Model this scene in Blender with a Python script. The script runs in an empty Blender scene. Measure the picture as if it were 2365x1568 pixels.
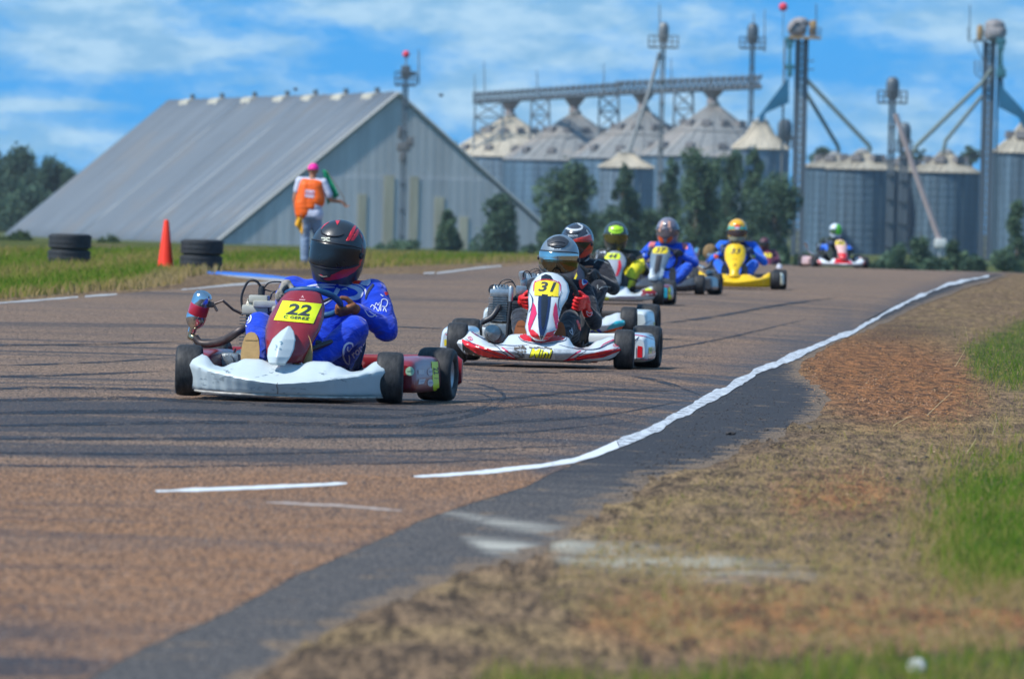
import bpy, bmesh, math, random
import numpy as np
from mathutils import Vector, Matrix, Euler, noise
from mathutils.bvhtree import BVHTree
from mathutils.geometry import delaunay_2d_cdt

SC = bpy.context.scene
COL = SC.collection
R = math.radians
rnd = random.Random(7)

# ------------------------------------------------------------------ camera
FPX = 21500.0            # focal length in picture units (picture 2365 x 1568)
CX, CY, HZ = 1182.5, 784.0, 510.0
CAMH = 0.95
ROLL = R(1.35)
PITCH = math.atan((CY - HZ) / FPX)
cam_d = bpy.data.cameras.new('camera')
cam = bpy.data.objects.new('camera', cam_d)
COL.objects.link(cam)
cam_d.sensor_width = 36.0
cam_d.sensor_fit = 'HORIZONTAL'
cam_d.lens = 36.0 * FPX / 2365.0
cam_d.clip_start = 0.5
cam_d.clip_end = 30000
CAMROT = Euler((R(90) - PITCH, 0, 0)).to_matrix() @ Matrix.Rotation(ROLL, 3, 'Z')
cam.matrix_world = Matrix.Translation((0, 0, CAMH)) @ CAMROT.to_4x4()
cam_d.dof.use_dof = True
cam_d.dof.focus_distance = 54.0
cam_d.dof.aperture_fstop = 11.0
SC.camera = cam

# ------------------------------------------------------------------ render look
SC.view_settings.view_transform = 'Standard'
SC.view_settings.look = 'None'
SC.view_settings.exposure = 0.45
SC.view_settings.gamma = 1.0
SC.cycles.use_denoising = True
SC.cycles.max_bounces = 6
SC.cycles.transparent_max_bounces = 8

SUN_EL, SUN_AZ = R(50), R(-117)      # azimuth measured from +Y clockwise: behind the camera, to the left


class NT:
    """small helper for node trees"""
    def __init__(s, tree):
        s.t = tree
        s.x = 0

    def node(s, typ, ins=None, **kw):
        n = s.t.nodes.new(typ)
        s.x += 40
        n.location = (s.x, 0)
        for k, v in kw.items():
            setattr(n, k, v)
        for k, v in (ins or {}).items():
            if isinstance(v, bpy.types.NodeSocket):
                s.t.links.new(v, n.inputs[k])
            else:
                n.inputs[k].default_value = v
        return n

    def m(s, op, a, b=0.0, c=0.0, clamp=False):
        n = s.node('ShaderNodeMath', {0: a, 1: b, 2: c}, operation=op)
        n.use_clamp = clamp
        return n.outputs[0]

    def mix(s, f, a, b):
        n = s.node('ShaderNodeMix', None, data_type='RGBA')
        for i, v in ((0, f), (6, a), (7, b)):
            if isinstance(v, bpy.types.NodeSocket):
                s.t.links.new(v, n.inputs[i])
            else:
                n.inputs[i].default_value = v if i == 0 else (tuple(v) + (1,))[:4]
        return n.outputs[2]

    def noise(s, vec, scale, detail=4, rough=0.55, dist=0.0):
        n = s.node('ShaderNodeTexNoise', {'Scale': scale, 'Detail': detail, 'Roughness': rough, 'Distortion': dist})
        if vec is not None:
            s.t.links.new(vec, n.inputs['Vector'])
        return n.outputs[0]

    def ss(s, v, a, b):
        n = s.node('ShaderNodeMapRange', {0: v, 1: a, 2: b, 3: 0.0, 4: 1.0}, interpolation_type='SMOOTHSTEP')
        return n.outputs[0]

    def mapping(s, vec, loc=(0, 0, 0), rot=(0, 0, 0), sc=(1, 1, 1)):
        return s.node('ShaderNodeMapping', {0: vec, 1: loc, 2: rot, 3: sc}).outputs[0]


def srgb(r, g, b):
    f = lambda c: (c / 255 / 12.92) if c / 255 <= 0.04045 else ((c / 255 + 0.055) / 1.055) ** 2.4
    return (f(r), f(g), f(b))


# ------------------------------------------------------------------ world: sky with fair-weather cloud
def build_world():
    w = bpy.data.worlds.new('World')
    SC.world = w
    w.use_nodes = True
    t = w.node_tree
    t.nodes.clear()
    n = NT(t)
    g = n.node('ShaderNodeTexCoord').outputs['Generated']
    sep = n.node('ShaderNodeSeparateXYZ', {0: g})
    x, y, z = sep.outputs
    # clear upper sky colour is carried down to the skyline by lifting the lookup direction a little
    zl = n.m('ADD', n.m('MULTIPLY', n.m('ABSOLUTE', z), 0.8), 0.26)
    v = n.node('ShaderNodeCombineXYZ', {0: x, 1: y, 2: zl}).outputs[0]
    v = n.node('ShaderNodeVectorMath', {0: v}, operation='NORMALIZE').outputs[0]
    sky = n.node('ShaderNodeTexSky', {0: v}, sky_type='NISHITA')
    sky.sun_disc = False
    sky.sun_elevation = SUN_EL
    sky.sun_rotation = SUN_AZ
    sky.altitude = 100
    sky.air_density = 1.0
    sky.dust_density = 0.4
    sky.ozone_density = 1.3
    tint = n.node('ShaderNodeVectorMath', {0: sky.outputs[0], 1: (0.21, 1.00, 1.48)}, operation='MULTIPLY').outputs[0]
    # cloud coordinates: angle sideways and angle up, both in hundredths of a radian
    ys = n.m('MAXIMUM', n.m('ABSOLUTE', y), 0.05)
    az = n.m('MULTIPLY', n.m('DIVIDE', x, ys), 100.0)
    el = n.m('MULTIPLY', n.m('DIVIDE', z, ys), 100.0)
    cv = n.node('ShaderNodeCombineXYZ', {0: az, 1: n.m('MULTIPLY', el, 2.4), 2: 3.7}).outputs[0]
    n1 = n.noise(cv, 0.42, 5, 0.56, 0.35)
    n2 = n.noise(cv, 1.5, 4, 0.6, 0.2)
    dens = n.m('ADD', n.m('MULTIPLY', n1, 0.8), n.m('MULTIPLY', n2, 0.3))
    def blob(a0, e0, wa, we, amp):
        da = n.m('DIVIDE', n.m('SUBTRACT', az, a0), wa)
        de = n.m('DIVIDE', n.m('SUBTRACT', el, e0), we)
        r = n.m('ADD', n.m('MULTIPLY', da, da), n.m('MULTIPLY', de, de))
        return n.m('MULTIPLY', n.m('POWER', 2.718, n.m('MULTIPLY', r, -1.0)), amp)
    def pos(px, py):
        return ((px - CX) / FPX * 100, (HZ - (py - 0.0235 * (px - CX))) / FPX * 100)
    for px, py, wx, wy, amp in ((190, 40, 130, 60, .34), (290, 120, 270, 45, .30), (1000, 30, 420, 34, .27),
                                (1330, 38, 110, 25, .12), (110, 243, 130, 18, .33), (1230, 260, 260, 60, .16), (1330, 130, 330, 40, .15), (1150, 235, 200, 30, .14),
                                (2120, 250, 240, 110, .16), (2250, 90, 260, 60, .15), (860, 130, 190, 55, -.16), (500, 240, 260, 90, -.05),
                                (700, 110, 200, 30, .1), (600, 300, 500, 40, -.05), (1960, 120, 160, 60, -.07), (150, 330, 300, 35, .10)):
        a0, e0 = pos(px, py)
        dens = n.m('ADD', dens, blob(a0, e0, wx / FPX * 100, wy / FPX * 100, amp))
    n3 = n.noise(cv, 4.2, 4, 0.65, 0.3)
    dens = n.m('ADD', dens, n.m('MULTIPLY', n.m('SUBTRACT', n3, .5), 0.22))
    c = n.ss(dens, 0.41, 0.74)
    c = n.m('MULTIPLY', c, 0.68)
    shade = n.noise(cv, 1.3, 4, 0.6)
    ccol = n.mix(n.ss(shade, 0.35, 0.65), (2.5, 4.3, 5.7), (4.9, 6.5, 7.2))
    out = n.mix(c, tint, ccol)
    bg = n.node('ShaderNodeBackground', {0: out, 1: 0.10})
    n.node('ShaderNodeOutputWorld', {0: bg.outputs[0]})


build_world()
sun_d = bpy.data.lights.new('sun', 'SUN')
sun_d.energy = 3.7
sun_d.angle = R(2.0)
sun_d.color = (1.0, 0.95, 0.87)
sun = bpy.data.objects.new('sun', sun_d)
COL.objects.link(sun)
SUNV = Vector((math.sin(SUN_AZ) * math.cos(SUN_EL), math.cos(SUN_AZ) * math.cos(SUN_EL), math.sin(SUN_EL)))
sun.rotation_euler = SUNV.to_track_quat('Z', 'Y').to_euler()
sun.location = (0, 0, 50)


# ------------------------------------------------------------------ picture <-> place
def sstep(a, b, x):
    t = min(1.0, max(0.0, (x - a) / (b - a)))
    return t * t * (3 - 2 * t)


def terr(x, y):
    g = 0.10 * sstep(95, 155, y)
    yc = 250 + (190 - 250) * sstep(-3, 9, x)
    return g - 2.6 * sstep(yc, yc + 160, y)


def ray(u, v):
    return (CAMROT @ Vector(((u - CX) / FPX, -(v - CY) / FPX, -1.0))).normalized()


def at(u, v, Y):
    """the point at depth Y seen at picture position (u, v)"""
    d = ray(u, v)
    return Vector((0, 0, CAMH)) + d * (Y / d.y)


def gp(u, v, zz=None):
    """the ground point seen at (u, v)"""
    d = ray(u, v)
    t = 60.0
    h = 0.0
    for _ in range(12):
        if d.z >= -1e-5:
            t = 245
            break
        t = min((h - CAMH) / d.z, 245.0)
        p = d * t
        h = terr(p.x, p.y)
    return Vector((d.x * t, d.y * t, h))


def fx(u, Y, v=560):
    return at(u, v, Y).x


# ------------------------------------------------------------------ objects
def tag(o, label=None, cat=None, group=None, kind=None):
    if label: o['label'] = label
    if cat: o['category'] = cat
    if group: o['group'] = group
    if kind: o['kind'] = kind
    return o


def link(name, me, parent=None):
    o = bpy.data.objects.new(name, me)
    COL.objects.link(o)
    if parent is not None:
        o.parent = parent
    return o


def empty(name, loc=(0, 0, 0), rz=0.0, **kw):
    o = bpy.data.objects.new(name, None)
    COL.objects.link(o)
    o.location = loc
    o.rotation_euler = (0, 0, rz)
    o.empty_display_size = 0.2
    return tag(o, **kw)


class MB:
    def __init__(s):
        s.v = []; s.f = []; s.mi = []; s.M = Matrix.Identity(4); s.cur = 0

    def add(s, vs, fs):
        b = len(s.v)
        s.v += [tuple(s.M @ Vector(p)) for p in vs]
        s.f += [tuple(b + i for i in f) for f in fs]
        s.mi += [s.cur] * len(fs)
        return s

    def box(s, c, d, rz=0.0, taper=1.0, bev=0.0):
        x, y, z = d[0] / 2, d[1] / 2, d[2] / 2
        if bev > 0:
            bm = bmesh.new()
            bmesh.ops.create_cube(bm, size=1)
            for v in bm.verts:
                t = taper if v.co.z > 0 else 1
                v.co = Vector((v.co.x * d[0] * t, v.co.y * d[1] * t, v.co.z * d[2]))
            bmesh.ops.bevel(bm, geom=bm.edges[:], offset=bev, segments=2, affect='EDGES', profile=0.6)
            m = Matrix.Translation(c) @ Matrix.Rotation(rz, 4, 'Z')
            s.add([m @ v.co for v in bm.verts], [[v.index for v in f.verts] for f in bm.faces])
            bm.free()
            return s
        m = Matrix.Translation(c) @ Matrix.Rotation(rz, 4, 'Z')
        vs = [m @ Vector((sx * x * (taper if sz > 0 else 1), sy * y * (taper if sz > 0 else 1), sz * z))
              for sz in (-1, 1) for sx, sy in ((-1, -1), (1, -1), (1, 1), (-1, 1))]
        return s.add(vs, [(3, 2, 1, 0), (4, 5, 6, 7), (0, 1, 5, 4), (1, 2, 6, 5), (2, 3, 7, 6), (3, 0, 4, 7)])

    def tube(s, pts, r, seg=8, cap=True, smooth_path=0):
        pts = [Vector(p) for p in pts]
        rs = r if isinstance(r, (list, tuple)) else [r] * len(pts)
        if smooth_path and len(pts) > 2:
            q, qr = [], []
            n = len(pts)
            for i in range(n - 1):
                p0, p1, p2, p3 = pts[max(i - 1, 0)], pts[i], pts[i + 1], pts[min(i + 2, n - 1)]
                for k in range(smooth_path):
                    t = k / smooth_path
                    q.append(0.5 * ((2 * p1) + (p2 - p0) * t + (2 * p0 - 5 * p1 + 4 * p2 - p3) * t * t + (3 * p1 - p0 - 3 * p2 + p3) * t ** 3))
                    qr.append(rs[i] + (rs[i + 1] - rs[i]) * t)
            q.append(pts[-1]); qr.append(rs[-1])
            pts, rs = q, qr
        vs, fs = [], []
        ref = None
        for i, p in enumerate(pts):
            d = (pts[min(i + 1, len(pts) - 1)] - pts[max(i - 1, 0)]).normalized()
            if ref is None:
                ref = Vector((0, 0, 1)) if abs(d.z) < .9 else Vector((1, 0, 0))
            a = d.cross(ref)
            if a.length < 1e-5:
                a = d.cross(Vector((0, 1, 0)))
            a.normalize()
            b = a.cross(d).normalized()
            ref = b
            for k in range(seg):
                an = 2 * math.pi * k / seg
                vs.append(p + (a * math.cos(an) + b * math.sin(an)) * rs[i])
        for i in range(len(pts) - 1):
            for k in range(seg):
                k2 = (k + 1) % seg
                fs.append((i * seg + k, i * seg + k2, (i + 1) * seg + k2, (i + 1) * seg + k))
        if cap:
            fs.append(tuple(range(seg))[::-1])
            fs.append(tuple((len(pts) - 1) * seg + k for k in range(seg)))
        return s.add(vs, fs)

    def lathe(s, prof, c=(0, 0, 0), axis=(0, 0, 1), seg=24, closed=False):
        q = Vector((0, 0, 1)).rotation_difference(Vector(axis).normalized()).to_matrix()
        c = Vector(c)
        vs, fs = [], []
        for r, h in prof:
            for k in range(seg):
                a = 2 * math.pi * k / seg
                vs.append(c + q @ Vector((r * math.cos(a), r * math.sin(a), h)))
        n = len(prof)
        for i in range(n if closed else n - 1):
            j = (i + 1) % n
            for k in range(seg):
                k2 = (k + 1) % seg
                fs.append((i * seg + k, i * seg + k2, j * seg + k2, j * seg + k))
        if not closed:
            if prof[0][0] > 1e-6: fs.append(tuple(range(seg))[::-1])
            if prof[-1][0] > 1e-6: fs.append(tuple((n - 1) * seg + k for k in range(seg)))
        return s.add(vs, fs)

    def grid(s, fn, nu, nv, wrap_u=False, wrap_v=False):
        """fn(i/nu, j/nv)"""
        b = len(s.v)
        cu = nu if wrap_u else nu + 1
        cv = nv if wrap_v else nv + 1
        vs = [fn(i / nu, j / nv) for i in range(cu) for j in range(cv)]
        fs = []
        for i in range(nu):
            for j in range(nv):
                i2 = (i + 1) % cu; j2 = (j + 1) % cv
                fs.append((i * cv + j, i2 * cv + j, i2 * cv + j2, i * cv + j2))
        return s.add(vs, fs)

    def sphere(s, c, r, seg=12, rings=8):
        c = Vector(c)
        r = (r, r, r) if not isinstance(r, (tuple, list)) else r
        f = lambda u, v: c + Vector((r[0] * math.cos(2 * math.pi * u) * math.sin(math.pi * v),
                                     r[1] * math.sin(2 * math.pi * u) * math.sin(math.pi * v), r[2] * math.cos(math.pi * v)))
        return s.grid(f, seg, rings, wrap_u=True)

    def prism(s, poly, fn0, fn1):
        """poly of 2d points; fn0/fn1 map them to the two caps"""
        n = len(poly)
        vs = [fn0(*p) for p in poly] + [fn1(*p) for p in poly]
        fs = [tuple(range(n))[::-1], tuple(range(n, 2 * n))] + [(i, (i + 1) % n, n + (i + 1) % n, n + i) for i in range(n)]
        return s.add(vs, fs)

    def mesh(s, name, mats, smooth=35, merge=0.0, tri_fix=True):
        me = bpy.data.meshes.new(name)
        me.from_pydata([tuple(v) for v in s.v], [], s.f)
        for m in (mats if isinstance(mats, (list, tuple)) else [mats]):
            me.materials.append(m)
        me.polygons.foreach_set('material_index', s.mi)
        bm = bmesh.new(); bm.from_mesh(me)
        if merge > 0:
            bmesh.ops.remove_doubles(bm, verts=bm.verts, dist=merge)
        bmesh.ops.recalc_face_normals(bm, faces=bm.faces)
        bm.to_mesh(me); bm.free()
        if smooth:
            me.polygons.foreach_set('use_smooth', [True] * len(me.polygons))
            me.set_sharp_from_angle(angle=R(smooth))
        me.update()
        return me

    def build(s, name, mats, parent=None, smooth=35, merge=0.0, bevel=0.0):
        o = link(name, s.mesh(name, mats, smooth, merge), parent)
        if bevel:
            b = o.modifiers.new('bevel', 'BEVEL'); b.width = bevel; b.segments = 2; b.limit_method = 'ANGLE'
        return o


def solidify(o, th, off=-1):
    m = o.modifiers.new('solid', 'SOLIDIFY'); m.thickness = th; m.offset = off
    return o


def eval_mesh(o, name=None):
    dg = bpy.context.evaluated_depsgraph_get()
    return bpy.data.meshes.new_from_object(o.evaluated_get(dg))


# ------------------------------------------------------------------ materials
def newmat(name):
    m = bpy.data.materials.new(name)
    m.use_nodes = True
    m.node_tree.nodes.clear()
    return m, NT(m.node_tree)


MC = {}


def P(name, col, rough=0.5, metal=0.0, coat=0.0, var=0.10, vs=6.0, bump=0.0, bs=60.0, wear=None, wearamt=0.0, ws=25.0,
      sheen=0.0, spec=0.5, streak=None, rvar=0.1, emit=0):
    """painted / plastic / cloth surface with mottling, optional wear patches, optional bump"""
    if name in MC: return MC[name]
    m, n = newmat(name)
    co = n.node('ShaderNodeTexCoord').outputs['Object']
    if streak: cs = n.mapping(co, sc=streak)
    else: cs = co
    n1 = n.noise(cs, vs, 5, 0.6)
    f = n.ss(n1, 0.25, 0.75)
    dark = tuple(c * (1 - var) for c in col); lite = tuple(min(1, c * (1 + var) + 0.01 * var) for c in col)
    c = n.mix(f, dark, lite)
    if wear is not None:
        w = n.ss(n.noise(co, ws, 6, 0.68), 0.66 - wearamt, 0.74 - wearamt)
        c = n.mix(n.m('MULTIPLY', w, 0.8), c, wear)
    b = n.node('ShaderNodeBsdfPrincipled', {'Base Color': c, 'Metallic': metal, 'Coat Weight': coat, 'Coat Roughness': 0.08,
                                            'Specular IOR Level': spec, 'Sheen Weight': sheen})
    r = n.m('ADD', rough - rvar / 2, n.m('MULTIPLY', n1, rvar), clamp=True)
    m.node_tree.links.new(r, b.inputs['Roughness'])
    if bump:
        bn = n.node('ShaderNodeBump', {'Strength': min(1.0, bump), 'Distance': 0.004, 'Height': n.noise(co, bs, 4, 0.6)})
        m.node_tree.links.new(bn.outputs[0], b.inputs['Normal'])
    n.node('ShaderNodeOutputMaterial', {0: b.outputs[0]})
    MC[name] = m
    return m


def suit(name, col, var=0.15):
    """racing suit cloth: soft folds and a fine weave"""
    if name in MC: return MC[name]
    m, n = newmat(name)
    co = n.node('ShaderNodeTexCoord').outputs['Object']
    n1 = n.noise(n.mapping(co, rot=(0.3, 0.4, 0.2), sc=(1, 1, 1.8)), 9, 3, 0.5, 1.2)
    n2 = n.noise(co, 40, 3, 0.6)
    h = n.m('ADD', n.m('MULTIPLY', n1, 1.0), n.m('MULTIPLY', n2, 0.02))
    c = n.mix(n.ss(n1, 0.3, 0.7), tuple(k * (1 - var) for k in col), tuple(min(1, k * (1 + var)) for k in col))
    bn = n.node('ShaderNodeBump', {'Strength': 0.6, 'Distance': 0.035, 'Height': h})
    b = n.node('ShaderNodeBsdfPrincipled', {'Base Color': c, 'Roughness': 0.88, 'Specular IOR Level': 0.22, 'Sheen Weight': 0.25, 'Sheen Roughness': 0.5, 'Normal': bn.outputs[0]})
    n.node('ShaderNodeOutputMaterial', {0: b.outputs[0]})
    MC[name] = m
    return m


# ------------------------------------------------------------------ marks laid on surfaces
def subdiv_mesh2d(polys, L):
    bm = bmesh.new()
    for poly in polys:
        vs = [bm.verts.new((p[0], p[1], 0)) for p in poly]
        try: bm.faces.new(vs)
        except ValueError: pass
    return refine(bm, L)


def refine(bm, L):
    bmesh.ops.triangulate(bm, faces=bm.faces[:], ngon_method='EAR_CLIP')
    for _ in range(7):
        es = [e for e in bm.edges if e.calc_length() > L]
        if not es: break
        bmesh.ops.subdivide_edges(bm, edges=es, cuts=1)
        bmesh.ops.triangulate(bm, faces=bm.faces[:])
    vs = [(v.co.x, v.co.y) for v in bm.verts]
    bm.verts.index_update()
    fs = [[v.index for v in f.verts] for f in bm.faces]
    bm.free()
    return vs, fs


def text2d(body, size=1.0, bold=0.0, shear=0.0, L=None, xs=1.0, align='CENTER'):
    cu = bpy.data.curves.new('t', 'FONT')
    cu.body = body; cu.size = size; cu.offset = bold; cu.shear = shear; cu.align_x = align; cu.align_y = 'CENTER'
    cu.resolution_u = 3
    cu.space_character = 1.0 + bold / size * 1.6
    ob = bpy.data.objects.new('t', cu)
    COL.objects.link(ob)
    me = eval_mesh(ob)
    bpy.data.objects.remove(ob); bpy.data.curves.remove(cu)
    bm = bmesh.new(); bm.from_mesh(me); bpy.data.meshes.remove(me)
    for v in bm.verts: v.co.x *= xs
    bmesh.ops.remove_doubles(bm, verts=bm.verts, dist=1e-5)
    return refine(bm, L or size * 0.2)


def stroke2d(pts, w, closed=False, L=None, sm=4):
    """polyline -> flat strip; w width or list of widths"""
    P_ = [Vector((p[0], p[1])) for p in pts]
    ws = w if isinstance(w, (list, tuple)) else [w] * len(P_)
    if sm:
        q, qw = [], []
        n = len(P_)
        for i in range(n if closed else n - 1):
            g = (lambda k: P_[k % n]) if closed else (lambda k: P_[min(max(k, 0), n - 1)])
            p0, p1, p2, p3 = g(i - 1), g(i), g(i + 1), g(i + 2)
            for k in range(sm):
                t = k / sm
                q.append(0.5 * ((2 * p1) + (p2 - p0) * t + (2 * p0 - 5 * p1 + 4 * p2 - p3) * t * t + (3 * p1 - p0 - 3 * p2 + p3) * t ** 3))
                qw.append(ws[i % n] + (ws[(i + 1) % n] - ws[i % n]) * t)
        if not closed:
            q.append(P_[-1]); qw.append(ws[-1])
        P_, ws = q, qw
    vs, fs = [], []
    n = len(P_)
    for i in range(n):
        a = P_[(i - 1) % n] if closed or i > 0 else P_[i]
        b = P_[(i + 1) % n] if closed or i < n - 1 else P_[i]
        d = (b - a)
        d = d.normalized() if d.length > 1e-9 else Vector((1, 0))
        nn = Vector((-d.y, d.x)) * ws[i] / 2
        vs += [tuple(P_[i] + nn), tuple(P_[i] - nn)]
    for i in range(n if closed else n - 1):
        j = (i + 1) % n
        fs.append((2 * i, 2 * i + 1, 2 * j + 1, 2 * j))
    bm = bmesh.new()
    bv = [bm.verts.new((x, y, 0)) for x, y in vs]
    for f in fs:
        try: bm.faces.new([bv[k] for k in f])
        except ValueError: pass
    return refine(bm, L or 1e9)


BV = {}


def bvh_of(o):
    """bvh in world space"""
    if o.name not in BV:
        bpy.context.view_layer.update()
        dg = bpy.context.evaluated_depsgraph_get()
        me = bpy.data.meshes.new_from_object(o.evaluated_get(dg))
        mw = o.matrix_world
        BV[o.name] = BVHTree.FromPolygons([mw @ v.co for v in me.vertices], [tuple(p.vertices) for p in me.polygons])
        bpy.data.meshes.remove(me)
    return BV[o.name]


def lay(name, surf, parts, mat, parent=None, off=0.0018, conv=None, dmin=None):
    """lay flat marks on a surface. parts: list of (verts2d, faces); conv maps 2d -> (origin, direction) of the
    line along which the mark meets the surface"""
    tree = bvh_of(surf)
    parent = parent or surf
    inv = parent.matrix_world.inverted()
    V, F = [], []
    for vs, fs in parts:
        idx = {}
        for i, p in enumerate(vs):
            o, d = conv(*p)
            hit, nrm, fi, dist = tree.ray_cast(o, d)
            if hit is None: continue
            if nrm.dot(d) > 0: nrm = -nrm
            if nrm.dot(d) > -0.04: continue
            idx[i] = (len(V), dist)
            V.append(inv @ (hit + nrm * off - d * off * 0.3))
        for f in fs:
            if all(k in idx for k in f):
                ds = [idx[k][1] for k in f]
                if max(ds) - min(ds) < (dmin or 0.05):
                    F.append([idx[k][0] for k in f])
    if not F: return None
    me = bpy.data.meshes.new(name)
    me.from_pydata([tuple(v) for v in V], [], F)
    me.materials.append(mat)
    me.polygons.foreach_set('use_smooth', [True] * len(F))
    me.update()
    return link(name, me, parent)


def pxconv(x0, y0, k):
    """marks drawn in the coordinates of an enlarged crop of the photo: crop origin (photo px) and zoom"""
    def f(x, y):
        return Vector((0, 0, CAMH)), ray((x0 + x / k) * 0.8711, (y0 + y / k) * 0.8711)
    return f

# ================================================================== THE SETTING
def proj(p):
    """array of points (n,3) -> picture coordinates"""
    q = (np.asarray(p, float) - np.array([0, 0, CAMH])) @ np.array(CAMROT)
    return np.stack([CX + FPX * q[:, 0] / -q[:, 2], CY - FPX * q[:, 1] / -q[:, 2]], 1)


def inpoly(uv, poly, soft=1.0):
    """1 inside, 0 outside, smooth over +-soft"""
    poly = np.array(poly, float)
    x, y = uv[:, 0], uv[:, 1]
    inside = np.zeros(len(uv), bool)
    dist = np.full(len(uv), 1e9)
    n = len(poly)
    for i in range(n):
        x0, y0 = poly[i]; x1, y1 = poly[(i + 1) % n]
        c = ((y0 > y) != (y1 > y)) & (x < (x1 - x0) * (y - y0) / ((y1 - y0) + 1e-12) + x0)
        inside ^= c
        t = np.clip(((x - x0) * (x1 - x0) + (y - y0) * (y1 - y0)) / ((x1 - x0) ** 2 + (y1 - y0) ** 2 + 1e-9), 0, 1)
        dist = np.minimum(dist, np.hypot(x - x0 - t * (x1 - x0), y - y0 - t * (y1 - y0)))
    sd = np.where(inside, dist, -dist)
    t = np.clip((sd + soft) / (2 * soft), 0, 1)
    return t * t * (3 - 2 * t)


def to_ab(x, y):
    return (x / y * FPX, CAMH * FPX / y)


def from_ab(a, b, dz):
    y = CAMH * FPX / b
    x = a / FPX * y
    return (x, y, terr(x, y) + dz * (.5 + (y / 90) ** 2))


def jag(pts, amp, step=14, seed=0, closed=True):
    """roughen an outline given in picture coordinates"""
    out = []
    n = len(pts)
    for i in range(n if closed else n - 1):
        p = Vector(pts[i]); q = Vector(pts[(i + 1) % n])
        L = (q - p).length
        k = max(1, int(L / step))
        for j in range(k):
            r = p.lerp(q, j / k)
            a = amp if isinstance(amp, (int, float)) else amp(r)
            s = noise.noise(Vector((r.x * .021 + seed, r.y * .06, seed))) + .6 * noise.noise(Vector((r.x * .07, r.y * .2, seed + 5)))
            d = (q - p).normalized() if L > 0 else Vector((1, 0))
            out.append((r.x - d.y * s * a, r.y + d.x * s * a))
    if not closed: out.append(tuple(pts[-1]))
    return out


def sheet(name, outline, mat, dz, attrs=None, pix=True, da=14, db=6, extra=(), kind='structure'):
    """a paved or painted area lying on the ground; the outline may carry world points as ('w', x, y)"""
    pts = []
    for p in outline:
        if p[0] == 'w': pts.append(to_ab(p[1], p[2]))
        else:
            g = gp(p[0], p[1]); pts.append(to_ab(g.x, g.y))
    n = len(pts)
    co = [Vector(p) for p in pts]
    A = np.array(pts)
    a0, a1, b0, b1 = A[:, 0].min(), A[:, 0].max(), A[:, 1].min(), A[:, 1].max()
    bb = b0
    gpts = []
    while bb < b1:
        bb += max(1.5, min(db, (bb - b0) * .15 + 1.5)) if db < 50 else db
        aa = a0
        while aa < a1:
            aa += da
            gpts.append((aa, bb))
    if gpts:
        G = np.array(gpts)
        msk = inpoly(G, pts, 1.0) > 0.99
        co += [Vector((float(g[0]), float(g[1]))) for g in G[msk]]
    v2, e2, f2, *_ = delaunay_2d_cdt(co, [(i, (i + 1) % n) for i in range(n)], [list(range(n))], 1, 1e-6)
    me = bpy.data.meshes.new(name)
    V = [from_ab(v.x, v.y, dz) for v in v2]
    me.from_pydata(V, [], [list(f) for f in f2])
    me.materials.append(mat)
    if attrs:
        uv = proj(V)
        for k, fn in attrs.items():
            at_ = me.attributes.new(k, 'FLOAT', 'POINT')
            at_.data.foreach_set('value', fn(uv).astype(np.float32))
    bm = bmesh.new(); bm.from_mesh(me)
    bmesh.ops.recalc_face_normals(bm, faces=bm.faces)
    if sum(f.normal.z for f in bm.faces) < 0: bmesh.ops.reverse_faces(bm, faces=bm.faces)
    bm.to_mesh(me); bm.free()
    o = link(name, me)
    return tag(o, kind=kind) if kind else o


def attr(n, name):
    return n.node('ShaderNodeAttribute', None, attribute_name=name).outputs['Fac']


def geo_pos(n):
    return n.node('ShaderNodeNewGeometry').outputs['Position']


def ground_mat():
    m, n = newmat('soil_and_turf')
    p = n.mapping(geo_pos(n), sc=(1, .34, 1))
    pq = n.mapping(geo_pos(n), sc=(1, .09, 1))
    a = n.noise(p, 1.3, 6, 0.62)
    b = n.noise(pq, 14.0, 6, 0.70)
    c = n.noise(pq, 75.0, 4, 0.7)
    fine = n.m('ADD', n.m('MULTIPLY', b, .5), n.m('MULTIPLY', c, .5))
    straw = n.mix(n.ss(fine, .42, .60), (.075, .050, .028), (.42, .285, .135))
    soil = n.mix(n.ss(fine, .42, .60), (.062, .042, .028), (.31, .20, .115))
    base = n.mix(n.ss(a, .44, .66), soil, straw)
    red = n.mix(n.ss(fine, .42, .60), (.075, .030, .015), (.41, .18, .07))
    f = n.m('MULTIPLY', attr(n, 'red'), n.m('ADD', .35, n.m('MULTIPLY', n.ss(b, .3, .6), .65)))
    col = n.mix(f, base, red)
    dk = n.ss(n.m('ADD', attr(n, 'dark'), n.m('MULTIPLY', n.m('SUBTRACT', b, .5), 1.6)), .45, .75)
    col = n.mix(n.m('MULTIPLY', dk, .85), col, (.040, .036, .034))
    gr = n.mix(n.ss(fine, .42, .60), (.030, .040, .010), (.15, .165, .035))
    gm = n.ss(n.m('ADD', attr(n, 'green'), n.m('MULTIPLY', n.m('SUBTRACT', a, .5), 1.2)), .3, .8)
    col = n.mix(gm, col, gr)
    pale = n.m('MULTIPLY', attr(n, 'pale'), n.ss(n.noise(n.mapping(p, rot=(0, 0, .05), sc=(.35, 1.6, 1)), 3.0, 5, .6), .35, .6))
    col = n.mix(pale, col, (.42, .40, .33))
    sp = n.ss(n.noise(pq, 42.0, 3, .5), .63, .68)
    col = n.mix(n.m('MULTIPLY', sp, .7), col, (.04, .03, .025))
    bp = n.node('ShaderNodeBump', {'Strength': 1.0, 'Distance': .04, 'Height': fine})
    bs = n.node('ShaderNodeBsdfPrincipled', {'Base Color': col, 'Roughness': .95, 'Specular IOR Level': .1, 'Normal': bp.outputs[0]})
    n.node('ShaderNodeOutputMaterial', {0: bs.outputs[0]})
    return m


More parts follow.
